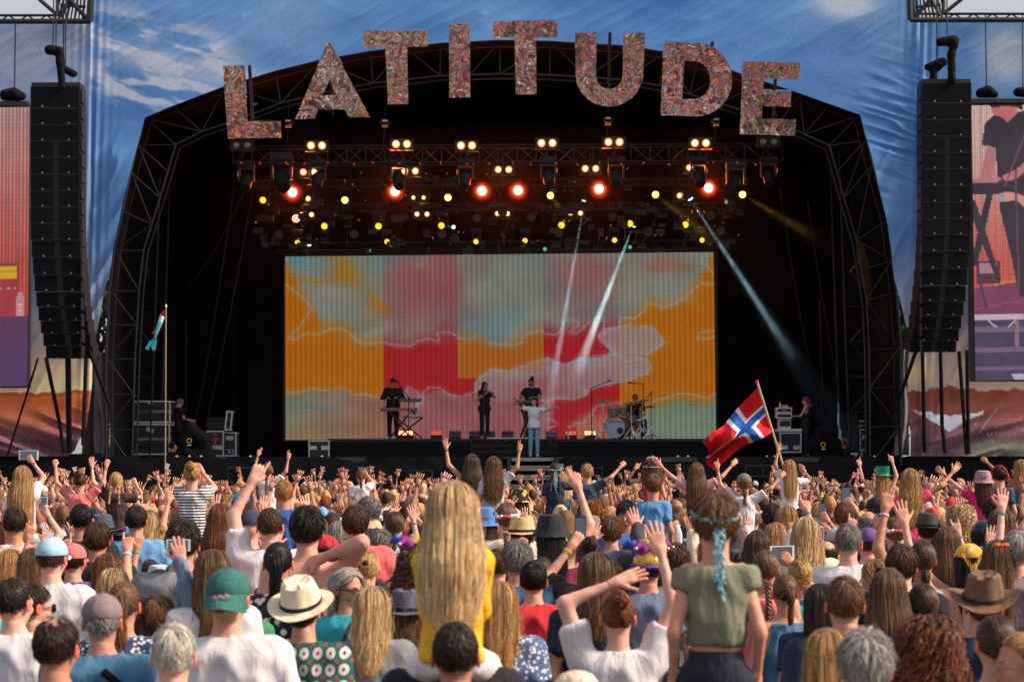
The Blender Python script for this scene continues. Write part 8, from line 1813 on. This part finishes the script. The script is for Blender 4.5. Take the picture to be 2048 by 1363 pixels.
KP(1845, 1075, 330, 'f', 'lowpony', 'brown', ('tank', 'pale grey'), 'up/dn/point/relax', 'person with two fingers raised high left of the dark green hat')
# --- riding on shoulders
SH(45, 930, 225, 'xlong', 'blonde', ('tee', 'white'), 'dn/pho/relax/grip', 'child with long blonde hair and white top on shoulders, holding a tablet, far left', 'person carrying the blonde child in the white top at far left', ph=(1, 'white framed tablet held up by the blonde child at far left', True, False, 0, 1.15, (.02, .03, .15)), bottom=('shorts', 'pale grey'))
SH(160, 943, 200, 'bun', 'brown', ('tee', 'coral'), 'upo/upo/fist/fist', 'child with brown bun and coral t-shirt on shoulders, both arms raised', 'person carrying the coral t-shirt child')
SH(232, 943, 195, 'braids', 'blonde', ('tee', (.05, .03, .035)), 'upo/bent/open/fist', 'child with two blonde plaits and sheer black top on shoulders', 'person carrying the child with two plaits')
SH(384, 926, 235, 'bun', 'strawberry blonde', ('tee', (.74, .74, .78), 'stripe'), 'ph/ph/relax/relax', 'child in navy white striped dress and ginger bun on shoulders', 'person carrying the striped dress child', bottom=('shorts', (.6, .6, .64)))
SH(535, 925, 150, 'plait', 'light brown', ('tee', 'white'), 'up/upo/vee/vee', 'child in white t-shirt on shoulders making two victory signs', 'person carrying the child with victory signs')
SH(568, 960, 270, 'short', 'strawberry blonde', ('tee', (.05, .12, .42)), D, 'child with strawberry blonde hair and royal blue t-shirt on shoulders', 'person carrying the royal blue t-shirt child', show=.6)
SH(723, 937, 150, 'pony', 'light brown', ('tee', 'white'), 'dn/ph/relax/grip', 'child in white t-shirt with pink rucksack on shoulders, filming', 'person carrying the child with the pink rucksack', ph=(1, 'dark phone held by the child with the pink rucksack', False, False, 0, 1.1, (0, .03, .12)))
SH(944, 907, 185, 'xlong', 'brown', ('tank', 'black'), 'upo/dn/open/relax', 'child with long brown hair and black vest top on shoulders, left of a pair', 'person carrying the black vest child', build='k')
SH(987, 912, 190, 'wavy', 'light brown', ('tee', 'pale grey'), 'dn/upo/relax/vee', 'child with long wavy hair and grey printed t-shirt on shoulders, right of a pair', 'person carrying the grey t-shirt child')
SH(1110, 924, 165, 'braids', 'dark brown', ('tee', 'navy'), 'dn/bent/relax/point', 'child with turquoise threaded dark plaits on shoulders', 'person carrying the child with turquoise plaits', acc=[('garland', 'turquoise')])
SH(1174, 927, 175, 'short', 'blonde', ('tee', (.03, .055, .10)), 'dn/sideup/relax/fist', 'blonde child in navy t-shirt on shoulders, right arm out', 'person carrying the navy t-shirt child')
SH(1304, 911, 165, 'curly', 'auburn', ('tank', 'red'), 'bent/dn/point/relax', 'child in leopard print bucket hat with red towel on shoulders', 'person carrying the leopard hat child', hat=('bucket', (.70, .68, .70), 'leopard'))
SH(1306, 946, 255, 'short', 'light brown', ('tee', (.09, .27, .55)), D, 'child with brown bowl cut and bright blue t-shirt on shoulders', 'person carrying the bright blue t-shirt child', show=.9)
SH(1393, 924, 185, 'xlong', 'light brown', ('tee', 'pale pink'), 'sideup/sideup/open/relax', 'child with very long light brown hair and white pink top on shoulders', 'person carrying the very long haired child')
SH(1488, 943, 205, 'lowpony', 'light brown', ('tee', 'white'), 'upo/sideup/point/fist', 'child in olive cap with ponytail and white blouse on shoulders, arms up', 'person carrying the olive cap child', hat=('cap', (.15, .15, .10)))
SH(1579, 918, 160, 'long', 'blonde', ('tee', 'white'), 'up/bent/open/relax', 'blonde child in white t-shirt on shoulders just behind the flag pole', 'person carrying the blonde child by the flag pole')
SH(1765, 936, 175, 'long', 'blonde', ('tank', 'red'), 'upo/up/point/point', 'child in shiny blue green party hat on shoulders, both fingers up', 'person carrying the party hat child', hat=('tophat', (.02, .30, .25), 'sequin'))
SH(1820, 936, 225, 'wavy', 'blonde', ('dress', (.78, .09, .16)), 'dn/sideup/relax/open', 'child with long wavy hair and flowing pink dress on shoulders', 'person carrying the pink dress child', bottom=('shorts', 'pale pink'))
SH(1966, 938, 195, 'mid', 'brown', ('tee', (.75, .03, .17)), 'sideup/dn/open/relax', 'child in pink patterned bucket hat and bright pink t-shirt on shoulders', 'person carrying the pink bucket hat child', hat=('bucket', (.75, .45, .50), 'leopard'))
SH(1999, 931, 190, 'short', 'dark brown', ('tee', (.03, .05, .10)), 'dn/dn/relax/relax', 'child with red ear defenders and navy top on shoulders', 'person carrying the child with red ear defenders', acc=[('muffs', (.65, .02, .04))])
SH(2043, 918, 175, 'mid', 'blonde', ('tank', 'teal'), 'sideup/dn/fist/relax', 'child with outstretched fist on shoulders at the right edge', 'person carrying the child at the right edge')
SH(1126, 945, 150, 'mid', 'pale blonde', ('tank', 'teal'), D, 'small pale blonde child in front of the turquoise plaits', 'person carrying the small pale blonde child')
# accessories that belong to a few of them
strapm = M['bag']
b = MB(); b.tube([Vector((.02, -.150, 1.44)), Vector((.09, -.165, 1.38)), Vector((.15, -.16, 1.28)), Vector((.19, -.145, 1.1)), Vector((.2, -.14, .95))], .018, 6); o = b.build('rucksack_strap', strapm, r1, True)
b = MB(); b.ball((.07, -.150, 1.36), (.02, .006, .012), 8, 5); b.build('teal_logo', mat('teal_print', (.05, .4, .35), .7), r9, True)
# --- everyone else in the nearer rows
HD = {'short': 'short %s hair', 'crop': 'cropped %s hair', 'messy': 'tousled %s hair', 'swirl': 'thick %s hair', 'fringe': 'bald crown and %s sides', 'thin': 'thinning %s hair', 'bob': '%s bob', 'long': 'long %s hair', 'xlong': 'very long %s hair', 'wavy': 'long wavy %s hair', 'mid': 'shoulder length %s hair', 'curly': 'curly %s hair', 'pony': 'high %s ponytail', 'lowpony': 'low %s ponytail', 'bun': '%s bun', 'topbun': '%s topknot', 'plait': '%s plait', 'braids': 'two %s plaits', 'afro': 'tight curly %s hair', 'claw': '%s pinned up hair'}
USED = set()
MH = ['short'] * 4 + ['messy', 'swirl', 'swirl', 'crop', 'crop', 'fringe', 'thin']; FH = ['long'] * 3 + ['wavy', 'wavy', 'mid', 'mid', 'bob', 'pony', 'lowpony', 'bun', 'xlong', 'plait', 'curly', 'braids', 'claw', 'topbun']
HCW = ['brown'] * 5 + ['dark brown'] * 4 + ['light brown'] * 5 + ['blonde'] * 4 + ['black'] * 2 + ['auburn', 'ginger', 'grey', 'silver', 'pale blonde', 'strawberry blonde']
TCW = ['white'] * 6 + ['black'] * 4 + ['navy'] * 4 + ['grey', 'charcoal', 'pale grey', 'pale blue', 'sky blue', 'blue', 'red', 'coral', 'pink', 'pale pink', 'yellow', 'orange', 'green', 'olive', 'teal', 'turquoise', 'purple', 'maroon', 'cream', 'denim blue']
PAT = {'plain': '', 'floral': 'flowered ', 'dots': 'spotted ', 'stripe': 'striped ', 'print': 'patterned '}
POSES = [('dn', 'dn', 'relax', 'relax', '')] * 3
UPP = [('up', 'up', 'open', 'open', 'both arms raised'), ('dn', 'up', 'relax', 'open', 'one arm raised'), ('upo', 'upo', 'fist', 'open', 'arms spread up'), ('dn', 'upo', 'relax', 'point', 'pointing up'), ('bent', 'bent', 'fist', 'fist', 'fists raised'), ('upi', 'dn', 'vee', 'relax', 'two fingers up'), ('ph', 'ph', 'grip', 'grip', 'filming with a phone'), ('dn', 'pho', 'relax', 'grip', 'holding up a phone'), ('up', 'dn', 'rock', 'relax', 'hand sign raised')]
rf = random.Random(21)
def filler(px, s, h):
    x, Y = (px - 1024) / s, FPX / s
    for _ in range(60):
        fem = rf.random() < .55; hair = rf.choice(FH if fem else MH); hc = rf.choice(HCW); tc = rf.choice(TCW)
        if hair in ('fringe', 'thin'): hc = rf.choice(['grey', 'brown', 'silver', 'dark brown'])
        pat = rf.choice(['plain'] * 6 + ['floral', 'dots', 'stripe', 'print']) if tc in ('white', 'navy', 'black', 'pink', 'sky blue', 'red') else 'plain'
        st = rf.choice(['tee', 'tee', 'tank', 'tank', 'dress', 'off', 'long'] if fem else ['tee'] * 6 + ['long', 'vest'])
        ps = rf.choice(UPP) if (Y > 14 and rf.random() < .60) else rf.choice(POSES)
        hat = None
        if rf.random() < .13: hat = rf.choice([('cap', 'navy'), ('cap', 'white'), ('cap', 'red'), ('capback', 'black'), ('bucket', 'white'), ('bucket', 'pale blue'), ('straw', (.60, .44, .22), 'straw'), ('sunhat', (.6, .5, .34), 'straw'), ('beanie', 'grey')])
        hn = {'cap': 'cap', 'capback': 'backwards cap', 'bucket': 'bucket hat', 'straw': 'straw hat', 'sunhat': 'sun hat', 'beanie': 'beanie'}
        sn = {'tee': 't-shirt', 'tank': 'sleeveless top', 'dress': 'dress', 'off': 'wide necked top', 'long': 'long sleeved top', 'vest': 'vest'}[st]
        tn = PAT[pat] + tc + ' ' + sn
        if hat: lead = 'person in %s%s and %s' % ((hat[1] + ' ') if isinstance(hat[1], str) and hat[0] != 'straw' else '', hn[hat[0]], tn)
        else: lead = 'person with %s in %s' % (HD[hair] % hc, tn)
        lb = lead + (', ' + ps[4] if ps[4] else '') + ', ' + landmark(px)
        if len(lb.split()) > 16: lb = lead + ', ' + landmark(px)
        if len(lb.split()) > 16: continue
        kx = lb
        if kx in USED: continue
        USED.add(kx); break
    bd_ = 'f' if fem else 'm'
    la, ra, lh, rh, _t = ps
    yaw = rf.choice([0, 0, 0, 0, .35, -.35])
    hs = rf.uniform(.96, 1.06)
    root, J = person((x, Y, 0), h / 1.765, (bd_, la, ra, lh, rh, 'stand', yaw, 0), hair, hc, (st, tc, pat), lb, rz=rf.uniform(-.25, .25), hat=hat, bottom=('trousers', rf.choice(['navy', 'denim blue', 'black', 'khaki', 'charcoal'])), mirror=rf.random() < .5, hscale=hs)
    if 'pho' in (la, ra) or 'ph' in (la, ra):
        tl_ = rf.random() < .6
        for cn, wh_ in rf.sample([('black', 0), ('white', 1), ('pale cased', 1), ('dark cased', 0)], 4):
            pl = cn + ' phone held by person in ' + tn + ', ' + landmark(px)
            if len(pl.split()) > 16: pl = cn + ' phone held by person in ' + tc + ' top, ' + landmark(px)
            if pl not in USED: break
        USED.add(pl); phone(root, J, 1, pl, bool(wh_), tl_, 0, .85)
MAXT = 318
n_now = len([o for o in COL.objects if o.get('category') == 'person'])
cand = []
Yr = 10.6; row = 0
while Yr < 48.5:
    half = 1024 / FPX * Yr + .7; step = .48 if Yr < 24 else .60; x = -half + rf.uniform(0, step)
    while x < half:
        cand.append((x + rf.uniform(-.12, .12), Yr + rf.uniform(-.16, .16))); x += step * rf.uniform(.9, 1.12)
    Yr += .55 if Yr < 24 else .66; row += 1
FAR = []; nfill = 0
PA = np.array(POS); PE = np.array([(p[0], p[1], p[2], p[3]) for p in PEOPLE])
for x, Y in cand:
    if Y > 51: continue
    if np.min(np.hypot(PA[:, 0] - x, PA[:, 1] - Y)) < .36: continue
    s = FPX / Y; px = 1024 + x * s; h = rf.uniform(1.58, 1.80); yt = YH + s * (HC - h)
    bad = False
    m = (PE[:, 2] < s * .995)
    if m.any():
        q = PE[m]; ov = (np.abs(q[:, 0] - px) < .12 * s + .085 * q[:, 2]) & (yt < q[:, 1] + q[:, 3] * q[:, 2])
        bad = ov.any()
        if bad:   # a shorter person may still fit
            h = 1.52; yt = YH + s * (HC - h); ov = (np.abs(q[:, 0] - px) < .12 * s + .085 * q[:, 2]) & (yt < q[:, 1] + q[:, 3] * q[:, 2]); bad = ov.any()
    if bad: continue
    if Y > 24 and vn(x * .5 + 40, Y * .35, 5) < .08: continue
    if n_now + nfill < MAXT and Y < 40: filler(px, s, h); nfill += 1
    else: FAR.append((x, Y, h))
# ================================================================== the farther crowd as one mass
for i in range(1100):      # the field goes on beyond both edges of the frame
    Y = rf.uniform(9, 48.5); sd = rf.choice((-1, 1)); hf = 1024 / FPX * Y + .8; x = sd * rf.uniform(hf, max(hf + 1, 15.5))
    if vn(x * .5 + 40, Y * .35, 5) > .08: FAR.append((x, Y, 1.7))
def low_hand():
    b = MB(); b.cone((0, 0, -.02), (0, 0, .08), .028, .036, 5)
    for i in range(4): b.cone((-.03 + .02 * i, 0, .08), (-.045 + .03 * i, .01, .165), .011, .008, 4)
    b.cone((.03, 0, .03), (.075, 0, .08), .012, .009, 4)
    T = []
    for f in b.f: T += [(f[0], f[i], f[i + 1]) for i in range(1, len(f) - 1)]
    return np.array(b.v), np.array(T)
LHV, LHT = low_hand()
def low_template(build, la, ra, hairk, h=.034):
    J = body_spec(build, la, ra, 'open', 'open', 'stand', 0, 0); r = {'m': 1.0, 'f': .86}[build]
    P, o = grid((-.62, -.25, .55), (.62, .55, 2.0), h)
    f = d_torso(P, J['rings'], .012)
    f = smin(f, d_ell(P, J['head'] + (0, -.005, .01), (.084, .10, .118)), .02); f = np.minimum(f, d_cone(P, (0, 0, 1.42), J['head'], .06, .055))
    if hairk == 'long': f = smin(f, d_cone(P, J['head'] + (0, -.05, .02), (0, -.13, 1.34), .085, .075), .03)
    if hairk == 'bun': f = smin(f, d_ell(P, J['head'] + (0, -.12, .07), (.04, .04, .04)), .02)
    for side, S, E, W, hk, a in J['arms']: f = smin(f, d_cone(P, S, E, .062 * r, .048 * r), .03); f = smin(f, d_cone(P, E, W, .044 * r, .030 * r), .02)
    V, Q = surface_nets(f, o, h); V = vsmooth(V, Q, 1, .3)
    lab = np.zeros(len(V), int)      # 0 shirt 1 skin 2 hair 3 hat-able
    hd = J['head']; inhead = (V[:, 2] > hd[2] - .14) & (np.hypot(V[:, 0], V[:, 1]) < .14)
    lab[inhead] = 1; lab[inhead & ((V[:, 1] < hd[1] + .045) | (V[:, 2] > hd[2] + .06)) & (V[:, 2] > hd[2] - .07)] = 2
    if hairk == 'long': lab[(V[:, 1] < -.10) & (V[:, 2] > 1.30) & (np.abs(V[:, 0]) < .11)] = 2
    if hairk == 'bald': lab[inhead & (V[:, 2] > hd[2] + .05)] = 1
    for side, S, E, W, hk, a in J['arms']:
        d1 = d_cone(V, S + (E - S) * .6, E, .05, .05); d2 = d_cone(V, E, W, .05, .04); lab[(np.minimum(d1, d2) < .02) & ~inhead & (np.abs(V[:, 0]) > .12)] = 1
    T = np.concatenate([Q[:, [0, 1, 2]], Q[:, [0, 2, 3]]]); n = len(V); Vs = [V]; Ts = [T]; Ls = [lab]
    for side, S, E, W, hk, a in J['arms']:
        if a == 'dn': continue
        Vs.append(LHV @ arm_frame(E, W, side).T + W); Ts.append(LHT + n); Ls.append(np.full(len(LHV), 1)); n += len(LHV)
    return np.concatenate(Vs), np.concatenate(Ts), np.concatenate(Ls)
LTS = (('m', 'dn', 'dn', 'short'), ('f', 'dn', 'dn', 'long'), ('f', 'dn', 'dn', 'bun'), ('m', 'dn', 'dn', 'short'), ('f', 'dn', 'dn', 'long'), ('m', 'dn', 'dn', 'bald'), ('f', 'dn', 'dn', 'long'), ('m', 'dn', 'dn', 'short'), ('f', 'dn', 'dn', 'long'), ('f', 'dn', 'dn', 'long'), ('m', 'dn', 'dn', 'short'), ('f', 'dn', 'dn', 'bun'), ('m', 'dn', 'dn', 'bald'), ('f', 'dn', 'dn', 'bun'), ('m', 'dn', 'dn', 'short'), ('f', 'dn', 'dn', 'long'), ('m', 'dn', 'dn', 'short'), ('f', 'dn', 'dn', 'long'), ('m', 'dn', 'dn', 'short'), ('f', 'dn', 'dn', 'long'), ('m', 'up', 'up', 'short'), ('f', 'upo', 'up', 'long'), ('m', 'dn', 'up', 'short'), ('f', 'bent', 'bent', 'bun'), ('f', 'dn', 'up', 'long'), ('m', 'upo', 'bent', 'bald'), ('f', 'ph', 'ph', 'long'), ('m', 'upi', 'upo', 'short'))
LT = [low_template(*a) for a in LTS]; LT2 = [low_template(*a, h=.050) for a in LTS]
Vs, Ts, Cs = [], [], []; n = 0; rm = np.random.RandomState(4)
for x, Y, h in FAR:
    V, T, L = (LT if Y < 30 else LT2)[rm.randint(0, 12) if rm.rand() < .66 else rm.randint(12, len(LT))]; h = rm.uniform(1.50, 1.84); sc = h / 1.77; a = rm.uniform(-.3, .3); ca, sa = math.cos(a), math.sin(a); fx = rm.choice((-1, 1))
    v = V * sc; v = np.stack([v[:, 0] * ca * fx - v[:, 1] * sa + x, v[:, 0] * fx * sa + v[:, 1] * ca + Y, v[:, 2]], 1)
    sk = np.array(SK[rm.randint(5)]) * rm.uniform(.6, 1.0); hc = np.array(HC_[HCW[rm.randint(len(HCW))]]); tc = np.array(TC_[TCW[rm.randint(len(TCW))]])
    c = np.where((L == 0)[:, None], tc, np.where((L == 1)[:, None], sk, hc))
    if rm.rand() < .14: hatc = np.array(TC_[['white', 'straw', 'navy', 'pale grey', 'red', 'sky blue'][rm.randint(6)]]); c = np.where(((L == 2) & (V[:, 2] > 1.64))[:, None], hatc, c)
    az = np.arctan2(V[:, 0], V[:, 1]); st_ = np.where(L == 2, .55 + .9 * vn(az * 7 + x * 9, V[:, 2] * 3 + Y, 2), 1.0); c = c * st_[:, None] * rm.uniform(.88, 1.12, (len(V), 1))
    if fx < 0: T = T[:, ::-1]
    Vs.append(v); Ts.append(T + n); Cs.append(c); n += len(v)
if Vs: tag(link('crowd', mesh_np('crowd', np.concatenate(Vs), np.concatenate(Ts), [M['mass']], col=np.concatenate(Cs))), 'dense far crowd with raised hands packed against the stage front', 'crowd', kind='stuff')
print('PEOPLE things', n_now + nfill, 'far', len(FAR), 'objects', len(COL.objects))

print('TRIS', sum(sum(len(p.vertices) - 2 for p in me.polygons) for me in bpy.data.meshes if me.users))
